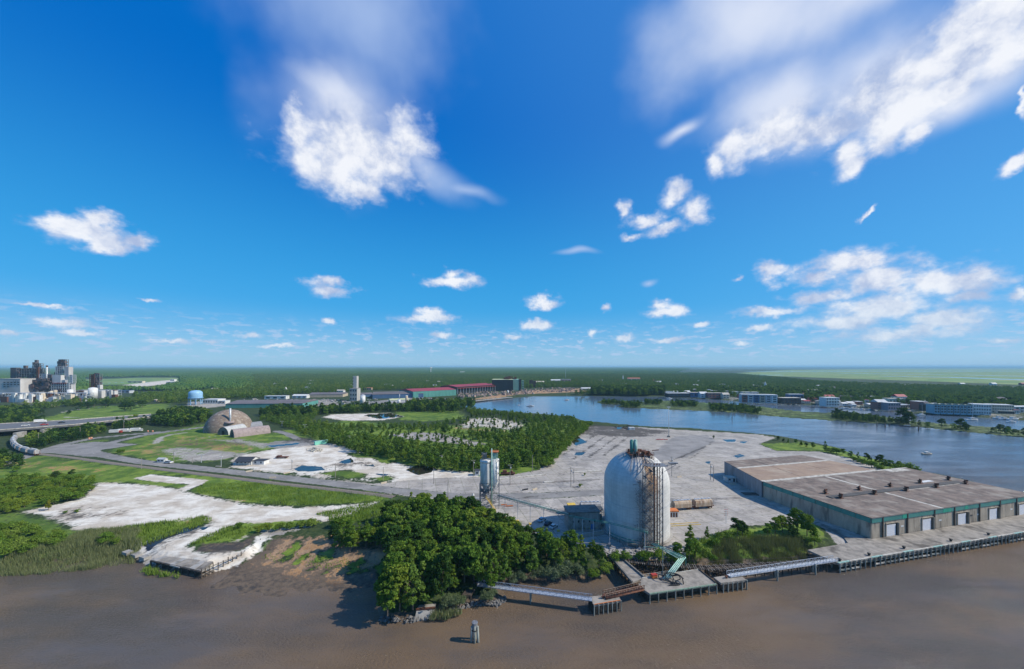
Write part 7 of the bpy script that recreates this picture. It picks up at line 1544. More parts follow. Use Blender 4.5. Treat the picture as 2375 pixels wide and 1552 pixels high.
for (x0, x1, yt, yb, lab, mt, rm) in ((125, 182, 920.5, 925, 'low blue grey roofed store at the foot of the mill', M_graywall, M_galv), (222, 250, 911, 917, 'red walled shed right of the big white tank', M_red, M_white), (270, 300, 906, 912, 'dark blue roofed shed right of the mill racks', M_graywall, M_bluew), (395, 404, 880, 884, 'white shed on the distant clearing', M_white, M_white), (296, 330, 884.5, 888, 'long pale sheds on the distant clearing', M_cream, M_gut), (385, 420, 886, 890, 'white sheds at the right of the distant clearing', M_white, M_white), (350, 362, 928, 933, 'low tan shed above the green field', M_tan, M_cream), (90, 112, 939, 944, 'pale pavilion among trees left of the green field', M_cream, M_white), (176, 184, 934, 938, 'small cream shed among trees above the green field', M_cream, M_tan)):
    block('mill_shed', lab, x0, x1, yt, yb, 12, mt, rm, 3, 1, group='sheds round the mill and the clearing')
EXCL += [(px2x(x, dd), dd, 30) for x in range(-40, 280, 24) for dd in (DM - 50, DM - 20, DM + 15, DM + 50, DM + 80)]
# ------------------------------------------------------------------ foliage
def leaf_mat(name, c1, c2, c3, rough=.65):
    m = bpy.data.materials.new(name); m.use_nodes = True; t = NT(m.node_tree); t.n.clear(); o = t.new('ShaderNodeOutputMaterial')
    a = t.new('ShaderNodeAttribute', attribute_name='tone'); oi = t.new('ShaderNodeObjectInfo'); g = t.new('ShaderNodeNewGeometry').outputs['Position']
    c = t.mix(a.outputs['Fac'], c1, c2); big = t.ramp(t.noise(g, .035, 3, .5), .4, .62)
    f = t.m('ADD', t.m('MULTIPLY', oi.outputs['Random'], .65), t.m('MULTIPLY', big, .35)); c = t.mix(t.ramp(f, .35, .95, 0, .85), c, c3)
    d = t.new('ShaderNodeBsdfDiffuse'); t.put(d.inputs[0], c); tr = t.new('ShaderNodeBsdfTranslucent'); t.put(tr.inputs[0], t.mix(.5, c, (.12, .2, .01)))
    mx = t.new('ShaderNodeMixShader'); t.put(mx.inputs[0], .28); t.l.new(d.outputs[0], mx.inputs[1]); t.l.new(tr.outputs[0], mx.inputs[2]); t.l.new(mx.outputs[0], o.inputs[0]); return m
ML_oak = leaf_mat('broadleaf_foliage', (.045, .105, .014), (.15, .25, .038), (.20, .26, .035))
ML_dark = leaf_mat('dark_evergreen_foliage', (.014, .042, .012), (.040, .090, .020), (.06, .11, .025))
ML_bright = leaf_mat('bright_scrub_foliage', (.07, .14, .018), (.15, .24, .035), (.20, .27, .05))
ML_grey = leaf_mat('grey_green_shrub_foliage', (.09, .13, .07), (.17, .21, .12), (.14, .18, .08))
ML_yel = leaf_mat('yellow_olive_foliage', (.14, .16, .02), (.26, .25, .03), (.22, .24, .03))
ML_town = leaf_mat('lightened_town_foliage', (.05, .11, .02), (.14, .23, .045), (.19, .26, .045)); ML_can = leaf_mat('forest_canopy', (.028, .085, .020), (.088, .175, .038), (.12, .195, .036))  # town leaf colour lightened because sparse low crowns shade themselves dark
M_bark = mat('tree_bark', (.16, .13, .10), (.09, .07, .055), scale=2)
def crown(name, seed, shape, n, leaf, m, h=10., r=3.4, base=.25):
    g = np.random.default_rng(seed); lob = []
    if shape == 'broad': 
        nl = 44
        for i in range(nl):
            a = g.uniform(0, 6.28); t_ = g.uniform(0, 1) ** .8; zz = base * h + (h * (1 - base)) * t_; rad = r * math.sqrt(max(.04, 1 - (t_ * 1.9 - .75) ** 2 * .62)) * g.uniform(.35, .9); lob.append((rad * math.cos(a), rad * math.sin(a), zz * .95, r * g.uniform(.14, .36)))
    elif shape == 'tall':
        for i in range(42):
            a = g.uniform(0, 6.28); t_ = g.uniform(0, 1); zz = base * h + h * (1 - base) * t_; rad = r * (1 - t_ ** 1.7 * .85) * g.uniform(.2, .85); lob.append((rad * math.cos(a), rad * math.sin(a), zz * .96, r * g.uniform(.14, .34) * (1.1 - .5 * t_)))
    elif shape == 'pine':
        for i in range(22):
            a = g.uniform(0, 6.28); t_ = i / 22; zz = h * (.12 + .86 * t_); rad = r * (1 - t_) * g.uniform(.3, .85); lob.append((rad * math.cos(a), rad * math.sin(a), zz, r * (.18 + .30 * (1 - t_))))
    else:
        for i in range(12):
            a = g.uniform(0, 6.28); rad = r * g.uniform(.1, .8); lob.append((rad * math.cos(a), rad * math.sin(a), h * g.uniform(.2, .72), r * g.uniform(.28, .5)))
    L_ = np.array(lob); wts = L_[:, 3] ** 2; idx = g.choice(len(L_), n, p=wts / wts.sum())
    d = g.normal(size=(n, 3)); d[:, 2] = np.abs(d[:, 2]) * .9 + d[:, 2] * .25; d /= np.linalg.norm(d, axis=1)[:, None]
    P = L_[idx, :3] + d * (L_[idx, 3] * g.uniform(.5, 1.3, n))[:, None] * np.array([1, 1, .85]); P[:, 2] = np.maximum(P[:, 2], .15)
    nr = d + g.normal(size=(n, 3)) * .55; nr /= np.linalg.norm(nr, axis=1)[:, None]
    t1 = np.cross(nr, g.normal(size=(n, 3))); t1 /= np.linalg.norm(t1, axis=1)[:, None] + 1e-9; t2 = np.cross(nr, t1)
    s = leaf * g.uniform(.6, 1.25, n)[:, None]
    V = np.stack([P - t1 * s, P + t2 * s * .6, P + t1 * s, P - t2 * s * .6], 1).reshape(-1, 3); F = np.arange(4 * n).reshape(n, 4)
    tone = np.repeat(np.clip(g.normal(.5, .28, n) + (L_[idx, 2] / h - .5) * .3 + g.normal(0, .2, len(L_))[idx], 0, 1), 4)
    return npmesh(name, V, F, m, dict(tone=tone))
def trunk_mesh(h, r, seed):
    g = random.Random(seed); q = MB(); top = V3(g.uniform(-.3, .3), g.uniform(-.3, .3), h * .62); q.beam((0, 0, -.6), top, r, 7, r * .45)
    for k in range(6): a = g.uniform(0, 6.28); z = h * g.uniform(.28, .55); b = V3(math.cos(a) * h * .22, math.sin(a) * h * .22, z + h * g.uniform(.12, .3)); q.beam((top.x * z / (h * .62), top.y * z / (h * .62), z), b, r * .4, 5, r * .15)
    me = bpy.data.meshes.new('trunk'); me.from_pydata(q.v, [], q.f); me.materials.append(M_bark); return me
SP = {'oak': [(crown('crown_broad', 10 + i, 'broad', 2600, .36, ML_oak), 10., 3.4) for i in range(3)], 'tall': [(crown('crown_tall', 20 + i, 'tall', 2400, .34, ML_oak, 12, 3.0, .15), 12., 3.) for i in range(3)],
      'dark': [(crown('crown_dark', 30 + i, 'broad', 2400, .36, ML_dark, 10, 3.6, .15), 10., 3.6) for i in range(2)], 'pine': [(crown('crown_pine', 40 + i, 'pine', 1500, .30, ML_oak, 8, 2.4), 8., 2.4) for i in range(2)],
      'bush': [(crown('crown_bush', 50 + i, 'bush', 900, .26, ML_bright, 3.2, 2.4), 3.2, 2.4) for i in range(2)], 'grey': [(crown('crown_grey', 60 + i, 'bush', 1600, .20, ML_grey, 4.2, 2.8), 4.2, 2.8) for i in range(2)], 'light': [(crown('crown_light', 90 + i, 'tall', 2400, .34, ML_town, 10, 3.1, .12), 10., 3.1) for i in range(2)], 'yellow': [(crown('crown_yellow', 70, 'tall', 2000, .32, ML_yel, 9, 2.6, .2), 9., 2.6)],
      'scrub': [(crown('crown_scrub', 80 + i, 'bush', 1100, .28, ML_oak, 4.5, 3.0), 4.5, 3.) for i in range(2)]}
TRK = {k: trunk_mesh(v_[0][1], .05 * v_[0][2] + .05, 5) for k, v_ in SP.items()}
NTREE = [0]
def tree(kind, x, y, h, label, group, wide=1., z=LAND):
    me, h0, r0 = random.choice(SP[kind]); s = h / h0
    nm = dict(oak='broadleaf_tree', tall='broadleaf_tree', dark='evergreen_tree', light='broadleaf_tree', pine='young_pine', bush='bush', grey='grey_shrub', yellow='yellow_tree', scrub='shrub')[kind]
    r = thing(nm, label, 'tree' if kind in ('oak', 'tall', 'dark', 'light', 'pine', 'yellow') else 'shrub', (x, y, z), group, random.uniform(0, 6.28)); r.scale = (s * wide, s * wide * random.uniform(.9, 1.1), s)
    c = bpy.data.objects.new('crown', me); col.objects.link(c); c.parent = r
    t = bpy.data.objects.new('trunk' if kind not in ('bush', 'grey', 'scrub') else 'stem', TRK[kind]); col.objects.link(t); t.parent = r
    NTREE[0] += 1; return r
EX = np.array(EXCL)
def free(x, y, pad=0.): return not ((EX[:, 0] - x) ** 2 + (EX[:, 1] - y) ** 2 < (EX[:, 2] + pad) ** 2).any()
def fill(polypx, gap, seed=1, jit=.85):
    """jittered positions inside a ground region traced from the photograph"""
    poly = G(polypx); lo, hi = poly.min(0), poly.max(0); g = np.random.default_rng(seed)
    nx, ny = int((hi[0] - lo[0]) / gap) + 2, int((hi[1] - lo[1]) / gap) + 2
    X, Y = np.meshgrid(lo[0] + np.arange(nx) * gap, lo[1] + np.arange(ny) * gap); P = np.stack([X.ravel(), Y.ravel()], 1) + g.uniform(-jit / 2, jit / 2, (nx * ny, 2)) * gap
    return P[inside(P, poly)]
GROVE = [(752,1262),(790,1250),(860,1252),(905,1240),(890,1215),(905,1200),(960,1196),(1020,1192),(1090,1205),(1130,1222),(1175,1238),(1215,1262),(1300,1278),(1380,1292),(1412,1304),(1385,1318),(1330,1320),(1260,1322),(1200,1338),(1165,1356),(1110,1385),(1050,1402),(1000,1412),(950,1425),(905,1432),(885,1420),(878,1395),(895,1350),(915,1310),(905,1285),(840,1280),(780,1276)]
gp_ = fill(GROVE, 3.7, 4)
far_o = sorted(gp_.tolist(), key=lambda p: -p[1])
gk = 0
for x, y in far_o:
    if not free(x, y, .5): continue
    px_ = CX + x * FPX / y; py_ = HY + 68 * FPX / y
    edge_r = px_ > 1190
    kd = random.choices(['oak', 'tall', 'dark', 'light'], [4, 3.5, 1.8, 3])[0]
    h = random.triangular(6.0, 13.4, 9.2) if not edge_r else random.uniform(5.0, 9.0)
    if px_ < 900 and py_ < 1290: h = random.uniform(6, 8.5)
    zn = 'at the edge of the reddish mud beach' if px_ < 925 and py_ < 1330 else 'at the back by the yard road' if py_ < 1225 and not edge_r else 'along the strip leading to the domed silo' if edge_r else 'at the river tip above the stones' if py_ > 1375 else 'on the inlet side above the footbridge' if px_ > 1090 else 'deep in the middle of the grove'
    tree(kd, x, y, h, {'oak': 'rounded mid green tree ', 'tall': 'tall leafy green tree ', 'dark': 'dark green bushy tree ', 'light': 'light yellowish green tree '}[kd] + zn, 'trees of the foreground grove', random.uniform(.85, 1.15)); gk += 1
print('grove', gk)
for (x, y, k, h, lab) in ((1098, 1222, 'yellow', 8.5, 'yellow olive tree nearer the raised silos in the grove'), (1103, 1240, 'yellow', 8, 'yellow olive tree just below the other in the grove'), (786, 1222, 'bush', 5, 'thin pale green shrub on the path left of the grove')):
    p = at(x, y); tree(k, p.x, p.y, h, lab, None)
for i, (x, y, h) in enumerate(((1212,1342,3.0),(1238,1338,3.4),(1262,1338,3.5),(1290,1340,4.4),(1312,1334,4.6),(1334,1328,4.0),(1345,1330,3.6),(1190,1348,3.2),(1030,1408,3.0),(1048,1404,3.4),(1066,1400,3.0),(1128,1392,3.0),(1140,1388,2.6))):
    p = at(x, y, 1.5); tree('grey', p.x, p.y, h, 'grey green shrub on the muddy bank below the grove', 'grey shrubs along the bank', z=1.2)
for i, (x, y, h) in enumerate(((1372,1338,2.4),(1384,1334,2.2),(1403,1330,2.6),(1410,1322,2.8))): p = at(x, y, 1.5); tree('bush', p.x, p.y, h, 'bright green bush by the foot of the jetty ramp', 'bushes at the jetty ramp', z=1.3)
for i, (x, y, k, h, lab) in enumerate(((1601,1270,'tall',8.5,'slim tree just right of the domed silo foot'),(1598,1295,'oak',6.5,'rounded tree at the bank below the slim one'),(1572,1296,'oak',5.5,'low rounded tree left of the slim one'),(1612,1290,'oak',6,'dark tree between the rounded one and the reeds'),(1641,1250,'tall',5,'small upright tree on the edge of the yard'),(1710,1245,'dark',7.5,'dense bushy tree left of the reed thicket'),(1722,1244,'dark',6.5,'dense bushy tree touching the left one'),(1798,1238,'oak',6.5,'left tree of the clump by the warehouse wall'),(1815,1236,'oak',7,'second tree of the clump by the warehouse wall'),(1830,1234,'tall',8,'middle tree of the clump by the warehouse wall'),(1850,1236,'oak',9.5,'tallest tree of the clump by the warehouse wall'),(1872,1242,'oak',8.5,'spreading tree of the clump nearest the ramp'),(1886,1252,'oak',5.5,'low tree at the right edge of the clump'),(1840,1250,'dark',5,'low dark shrub tree before the clump'),(1780,1244,'oak',5,'small tree at the left edge of the clump'),(1430,1298,'bush',3,'bright bush above the jetty ramp'),(1450,1298,'bush',2.6,'second bright bush above the ramp'),(1486,1298,'bush',3.2,'bright bush between the ramp and green pipes'),(1505,1299,'bush',3.0,'bright bush left of the green pipes'),(1530,1300,'scrub',4,'dark shrub under the green pipes'),(1560,1302,'bush',3,'bright bush right of the green pipes'),(1890,1262,'bush',3,'round bright bush by the ramp end'),(1630,1285,'bush',3,'light bush left of the reeds'),(1655,1265,'bush',3,'light bush behind the reeds'),(1670,1250,'bush',2.6,'light bush at the yard edge behind the reeds'),(1690,1255,'bush',3,'bush before the dense bushy trees'),(1650,1298,'bush',2.4,'yellowish bush on the mud edge of the reeds'))):
    p = at(x, y); tree(k, p.x, p.y, h, lab, 'trees and bushes right of the domed silo')
for i, (x, y, k, h) in enumerate(((1805,1022,'dark',4),(1817,1026,'dark',3.5),(1828,1028,'pine',4),(1846,1030,'oak',4.5),(1858,1034,'pine',4.5),(1870,1038,'dark',4),(1886,1040,'oak',5),(1914,1046,'tall',8),(1925,1050,'bush',4),(1940,1052,'bush',4.5),(1955,1054,'oak',4.5),(1972,1062,'oak',5),(1990,1068,'tall',6.5),(2012,1072,'dark',6.5),(2022,1085,'bush',5),(2040,1078,'dark',7),(2050,1086,'oak',6),(2066,1090,'oak',6.5),(2085,1096,'oak',7),(2104,1100,'bush',7.5),(2118,1102,'bush',6),(2095,1104,'bush',5),(2070,1102,'scrub',4.5),(2040,1092,'bush',4),(2000,1076,'bush',4),(1980,1070,'bush',3.4),(1655,1018,'dark',3.2),(1345,1130,'scrub',2),(1356,1103,'scrub',1.6))):
    p = at(x, y); tree(k, p.x, p.y, h, ({'dark': 'dark ', 'pine': 'pointed ', 'oak': 'rounded ', 'tall': 'tall ', 'bush': 'bright green ', 'scrub': 'mid green '}[k] + ('small tree' if h < 5.5 else 'tree') + ' of the channel bank row, ' + ('at its thin far end' if i < 7 else 'beside the tan roof' if i < 16 else 'in the clump at the water corner')) if i < 26 else ['dark bush alone on the open yard', 'round dark bush by the two poles in mid yard', 'small bush in the weeds left of the domed silo'][i - 26], 'bushes along the channel bank' if i < 26 else None)
# left foreground scrub
lf = [(q, 'scrub', (2.6, 4.6)) for q in fill([(-60,1130),(30,1110),(150,1108),(215,1112),(222,1138),(190,1158),(110,1174),(40,1186),(-60,1215)], 4.6, 8).tolist()] + [(q, 'bush', (2.2, 3.6)) for q in fill([(-60,1228),(30,1222),(110,1234),(160,1248),(150,1262),(60,1282),(-60,1305)], 3.8, 9).tolist()]
lf = [e for e in lf if -35 < CX + e[0][0] * FPX / e[0][1]]
for (x, y), k, (a, b) in lf: tree(k, x, y, random.uniform(a, b), ('dense green shrub ' + ('at the back of the left thicket' if y > 68 * FPX / 276 else 'on the white sand side of the left thicket' if x / y > (130 - CX) / FPX else 'in the middle of the left thicket')) if k == 'scrub' else 'light green bush ' + ('at the left frame edge by the riverbank' if x / y < (60 - CX) / FPX else 'between the reeds and the white sand'), 'shrub thicket at left' if k == 'scrub' else 'bushes by the left riverbank')
for (x, y, k, h, lab) in ((113,1183,'yellow',4.8,'round olive bush tree standing before the white sand'),(252,1258,'scrub',4.2,'dark bush standing up from the left reeds'),(268,1264,'scrub',2.8,'smaller dark bush right of the one in the reeds'),(236,1262,'scrub',2.4,'low dark bush left of the one in the reeds'),(555,1226,'scrub',2.8,'dark bush on the round sandy spit'),(600,1236,'scrub',3.2,'dark bush at the left of the hedge row before the mud beach'),(622,1232,'scrub',3.6,'second bush of the hedge row before the mud beach'),(648,1230,'bush',3,'third bush of the hedge row before the mud beach'),(672,1228,'bush',2.8,'fourth bush of the hedge row before the mud beach'),(700,1224,'bush',2.8,'fifth bush of the hedge row before the mud beach'),(722,1222,'bush',3.2,'last bush of the hedge row before the mud beach'),(275,1052,'scrub',3.6,'reddish dark bush beside the curved access road'),(285,1050,'scrub',3,'dark bush right of the reddish one by the access road'),(40,1094,'scrub',4,'dark shrub on the shady grass at far left'),(130,1112,'dark',5,'dark evergreen shrub at the back of the left thicket'),(165,1110,'dark',5.5,'second dark evergreen at the back of the left thicket'),(178,1190,'scrub',1.8,'small shrub on the white sand'),(150,1192,'scrub',1.5,'smaller shrub left of the one on the sand')):
    p = at(x, y); tree(k, p.x, p.y, h, lab, None)
print('individual trees', NTREE[0])

# ------------------------------------------------------------------ masses of woodland (stuff): geometry nodes on point clouds
def canopy_mesh(seed, n, size, m):
    """a patch of forest canopy: many lumpy crowns"""
    g = np.random.default_rng(seed); V = []; F = []; T_ = []; k = 0
    a8 = np.arange(7) / 7 * 2 * np.pi
    side = int(math.sqrt(n)); cell = size / side
    for i in range(side):
        for j in range(side):
            cx, cy = (i + .5 + g.uniform(-.35, .35)) * cell - size / 2, (j + .5 + g.uniform(-.35, .35)) * cell - size / 2; r = cell * g.uniform(.42, .72); h = g.uniform(7, 14); tn = g.uniform(0, 1)
            rings = [(r * .95, h * .30), (r * 1.02, h * .62), (r * .66, h * .88)]
            for (rr_, zz) in rings:
                q = rr_ * g.uniform(.75, 1.2, 7); V.append(np.stack([cx + q * np.cos(a8), cy + q * np.sin(a8), zz + g.uniform(-.8, .8, 7)], 1))
            V.append(np.array([[cx, cy, h]])); T_.append(np.full(22, tn))
            for rr_ in range(2):
                for q in range(7): q2 = (q + 1) % 7; b = k + rr_ * 7; F += [(b + q, b + q2, b + 7 + q2), (b + q, b + 7 + q2, b + 7 + q)]
            for q in range(7): F.append((k + 14 + q, k + 14 + (q + 1) % 7, k + 21))
            k += 22
    tone = np.clip(np.concatenate(T_) + g.normal(0, .18, k), 0, 1)
    return npmesh('canopy_patch', np.concatenate(V), np.array(F), m, dict(tone=tone))
def lowtree(seed, shape, m, n=420, leaf=.62, h=10, r=3.6): return crown('low_crown', seed, shape, n, leaf, m, h, r, .1)
lib = bpy.data.collections.new('foliage_library')
def libcol(name, meshes):
    c = bpy.data.collections.new(name)
    for i, me_ in enumerate(meshes): c.objects.link(bpy.data.objects.new('%s_%d' % (name, i), me_))
    return c
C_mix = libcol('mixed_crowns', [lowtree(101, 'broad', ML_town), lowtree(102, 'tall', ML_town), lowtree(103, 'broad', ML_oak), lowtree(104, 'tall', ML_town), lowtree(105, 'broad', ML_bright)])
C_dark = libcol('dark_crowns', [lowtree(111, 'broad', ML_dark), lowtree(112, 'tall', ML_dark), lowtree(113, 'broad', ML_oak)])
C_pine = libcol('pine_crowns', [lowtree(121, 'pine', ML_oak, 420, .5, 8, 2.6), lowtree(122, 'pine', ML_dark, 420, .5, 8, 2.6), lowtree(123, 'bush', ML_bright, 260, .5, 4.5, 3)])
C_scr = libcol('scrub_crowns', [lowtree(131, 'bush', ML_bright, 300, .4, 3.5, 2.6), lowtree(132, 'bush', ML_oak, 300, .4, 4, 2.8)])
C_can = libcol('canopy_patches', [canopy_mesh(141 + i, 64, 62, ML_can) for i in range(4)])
def scatter(name, label, cat, P, collection, s0, s1, z=LAND, zs=1.):
    n_ = len(P); g = np.random.default_rng(n_ + 3); me_ = bpy.data.meshes.new(name); V = np.zeros((n_, 3), np.float32); V[:, :2] = P; V[:, 2] = z
    me_.vertices.add(n_); me_.vertices.foreach_set('co', V.ravel())
    sc_ = g.uniform(s0, s1, n_) if not hasattr(s0, '__len__') else s0; a = me_.attributes.new('scl', 'FLOAT', 'POINT'); a.data.foreach_set('value', sc_.astype(np.float32))
    a = me_.attributes.new('rot', 'FLOAT', 'POINT'); a.data.foreach_set('value', g.uniform(0, 6.28, n_).astype(np.float32))
    o = bpy.data.objects.new(name, me_); col.objects.link(o)
    ng = bpy.data.node_groups.new(name, 'GeometryNodeTree'); ng.interface.new_socket('Geometry', in_out='INPUT', socket_type='NodeSocketGeometry'); ng.interface.new_socket('Geometry', in_out='OUTPUT', socket_type='NodeSocketGeometry')
    N, L = ng.nodes, ng.links; gi = N.new('NodeGroupInput'); go = N.new('NodeGroupOutput'); ip = N.new('GeometryNodeInstanceOnPoints'); ci = N.new('GeometryNodeCollectionInfo')
    ci.inputs['Collection'].default_value = collection; ci.inputs['Separate Children'].default_value = True; ci.inputs['Reset Children'].default_value = True
    na = N.new('GeometryNodeInputNamedAttribute'); na.data_type = 'FLOAT'; na.inputs[0].default_value = 'scl'; nb = N.new('GeometryNodeInputNamedAttribute'); nb.data_type = 'FLOAT'; nb.inputs[0].default_value = 'rot'
    cx_ = N.new('ShaderNodeCombineXYZ'); L.new(nb.outputs[0], cx_.inputs[2]); sv = N.new('ShaderNodeCombineXYZ'); 
    ms = N.new('ShaderNodeMath'); ms.operation = 'MULTIPLY'; ms.inputs[1].default_value = zs; L.new(na.outputs[0], ms.inputs[0])
    L.new(na.outputs[0], sv.inputs[0]); L.new(na.outputs[0], sv.inputs[1]); L.new(ms.outputs[0], sv.inputs[2])
    L.new(gi.outputs[0], ip.inputs['Points']); L.new(ci.outputs[0], ip.inputs['Instance']); ip.inputs['Pick Instance'].default_value = True
    L.new(cx_.outputs[0], ip.inputs['Rotation']); L.new(sv.outputs[0], ip.inputs['Scale']); L.new(ip.outputs[0], go.inputs[0])
    md = o.modifiers.new('scatter', 'NODES'); md.node_group = ng; tag(o, label, cat); o['kind'] = 'stuff'; return o
def prune(P, pad=0., holes=()):
    P = np.asarray(P); k = np.ones(len(P), bool)
    for x, y, r_ in EX: k &= (P[:, 0] - x) ** 2 + (P[:, 1] - y) ** 2 > (r_ + pad) ** 2
    for h in holes: k &= ~inside(P, G(h))
    return P[k]
def onland(P, mrg=3.):
    s1_ = sdist(P, RIVER); s2_ = np.minimum(sdist(P, CHAN), -sdist(P, ISLE)); return P[np.maximum(s1_, s2_) < -mrg]
H_A = [(790,1000),(880,996),(960,996),(1030,1000),(1150,1030),(1140,1052),(1080,1056),(1000,1046),(890,1030),(800,1014)]
H_B = [(1040,988),(1085,966),(1150,963),(1222,976),(1236,996),(1210,1018),(1120,1012),(1040,1006)]
H_C = [(720,982),(740,960),(900,953),(1080,953),(1095,968),(1000,990),(890,990),(780,990)]
MID = [(640,985),(600,975),(640,958),(760,958),(900,950),(1070,950),(1230,965),(1330,972),(1352,990),(1305,1035),(1262,1075),(1160,1095),(1060,1098),(960,1085),(920,1070),(840,1055),(760,1030),(700,1010)]
P = prune(onland(fill(MID, 5.6, 21)), 0, (H_A, H_B, H_C)); k_ = P[:, 1] > 68 * FPX / 172; g_ = np.random.default_rng(2); scatter('middle_woodland', 'broad dark wood filling the middle ground behind the sandy yard', 'woodland', P, C_mix, np.where(k_, g_.uniform(.35, .72, len(P)), g_.uniform(.6, 1.0, len(P))), None)
edge = prune(onland(fill([(1365,980),(1375,984),(1325,1030),(1275,1085),(1240,1090),(1258,1068),(1300,1030),(1345,985)], 3.2, 22), 0)); scatter('wood_edge_scrub', 'bright green scrub along the straight edge of the middle wood', 'scrub', edge, C_scr, .6, 1.1)
P = prune(np.concatenate([fill(H_A, 8, 23), fill(H_B, 9, 24), fill([(1080,1000),(1200,1003),(1260,990),(1200,1020),(1100,1018)], 6, 24)]), 0); scatter('clearing_saplings', 'young pines and saplings dotted over the bright clearings', 'saplings', P, C_pine, .35, .8)
P = prune(np.concatenate([fill([(345,985),(370,968),(420,958),(475,960),(490,975),(440,990),(400,992)], 7, 25), fill([(590,965),(640,952),(820,950),(950,945),(1060,945),(1060,958),(880,955),(740,962),(640,972)], 8, 26), fill([(950,935),(1100,935),(1100,950),(940,950)], 8, 27)]), 0); scatter('dark_belt_woodland', 'dark belt of evergreen trees around the brown dome and plant', 'woodland', P, C_dark, .8, 1.3)
P = prune(np.concatenate([fill([(60,1022),(120,1012),(180,1003),(235,990),(245,1003),(200,1018),(130,1030),(95,1040),(60,1040)], 6, 28), fill([(255,985),(330,975),(350,985),(300,995),(262,998)], 7, 29), fill([(-150,965),(40,968),(110,975),(60,985),(-150,990)], 7, 30), fill([(-150,948),(60,950),(100,962),(60,968),(-150,968)], 8, 31), fill([(-150,1060),(20,1064),(60,1085),(-150,1100)], 6, 32)]), 0); scatter('roadside_woodland', 'dark trees beside the overpass and access road at left', 'woodland', P, C_dark, .6, .95)
P = prune(np.concatenate([fill([(20,950),(110,943),(200,934),(280,922),(420,914),(600,905),(640,925),(540,925),(430,934),(390,940),(200,948),(105,950)], 10, 33)]), 0, ([(130,945),(180,942),(395,934),(395,950),(150,965)],)); scatter('park_woodland', 'rounded oaks around the bright green field and mill', 'woodland', P, C_mix, .9, 1.35)
for i, (x, y, h, lab) in enumerate(((183,951,12,'dark oak standing at the left end of the bright field'),(205,948,11,'oak right of the leftmost field oak'),(245,946,13,'broad oak above the middle of the field'),(290,954,14,'largest spreading oak out on the bright field'),(302,953,13,'oak touching the largest field oak'),(160,962,6,'small dark oak in the lower left of the field'),(330,945,12,'oak at the upper right of the field'),(218,946,12,'oak between the two left field oaks'))):
    p = at(x, y); tree('dark', p.x, p.y, h, lab, 'oaks on the green field', 1.5)
# town and river woods
TOWNW = [(570,905),(520,876),(560,866),(2900,872),(2900,960),(2375,962),(2150,955),(2000,938),(1800,926),(1640,919),(1540,918),(1400,918),(1340,916),(1240,903),(1060,905),(860,906),(640,918)]
MARSH_P = [(1560,866),(1700,868),(1830,880),(1900,888),(2100,897),(2375,904),(3000,915),(3000,852),(1600,852)]
P = prune(onland(fill(TOWNW, 10.5, 41)), 0, (MARSH_P,)); dd_ = P[:, 1]
STW = [(1060,905),(1380,898),(1385,912),(1240,918),(1060,935)]
P = prune(P, 0, (STW,)); print('town trees', len(P)); scatter('town_woodland', 'town trees spreading behind the waterfront and steelworks', 'woodland', P, C_mix, .75, 1.35)
P = prune(onland(fill([(1375,905),(1540,905),(1545,919),(1500,920),(1370,917)], 7, 42), 1)); scatter('river_bend_woodland', 'tall dark trees on the far bank of the river bend', 'woodland', P, C_dark, 1.1, 1.7)
P = np.concatenate([prune(onland(fill([(1790,915),(1905,915),(1905,935),(1860,938),(1862,925),(1790,920)], 9, 43), 1)), prune(onland(np.concatenate([fill([(2100,930),(2132,930),(2132,952),(2104,952)], 7, 44), fill([(1640,904),(1760,904),(1880,909),(2060,920),(2140,928),(2160,936),(2060,933),(1960,927),(1830,919),(1640,911)], 10, 46)]), 0)), prune(onland(fill([(2140,950),(2900,975),(2900,940),(2375,935),(2160,928)], 12, 45), 3))]); scatter('waterfront_trees', 'dark clumps of trees between the waterfront houses', 'trees', P, C_dark, .9, 1.4)
ISG = [[(1400,938),(1395,930),(1430,929),(1440,936)], [(1440,932),(1490,932),(1480,944),(1440,944)], [(1495,930),(1535,930),(1530,936),(1500,936)], [(1555,930),(1620,934),(1615,942),(1560,940)], [(1645,938),(1720,942),(1770,950),(1760,958),(1700,957),(1650,950)], [(1935,955),(2060,972),(2060,982),(1930,968)], [(2060,972),(2120,978),(2120,986),(2060,982)], [(2130,982),(2170,988),(2170,994),(2140,992)], [(2200,990),(2260,994),(2250,1000),(2200,999)], [(2280,998),(2375,1005),(2375,1014),(2290,1008)]]
P = np.concatenate([fill(q, 6.0, 50 + i) for i, q in enumerate(ISG)]); k_ = np.minimum(sdist(P, ISLE), 99) > 1; P = P[k_]
scatter('island_thicket', 'dark thickets scattered along the low marsh island', 'thicket', P, C_dark, .5, .85, .6)
for i, (x, y, h, lab) in enumerate(((1943,966,12,'tallest dark tree at the left of the island wood'),(2095,984,20,'tall twin crowned tree rising from the island wood'),(2108,986,16,'tree right of the twin crowned one on the island'),(2184,991,10,'rounded tree alone on the right half of the island'),(2228,996,12,'pointed tree right of the lone rounded one'),(2240,1000,9,'rounded bush tree beside the pointed one'),(2320,1004,9,'left tree of the last pair on the island'),(2336,1006,8,'right tree of the last pair on the island'))):
    p = at(x, y, .6); tree('dark', p.x, p.y, h, lab, 'single trees on the marsh island', z=.5)
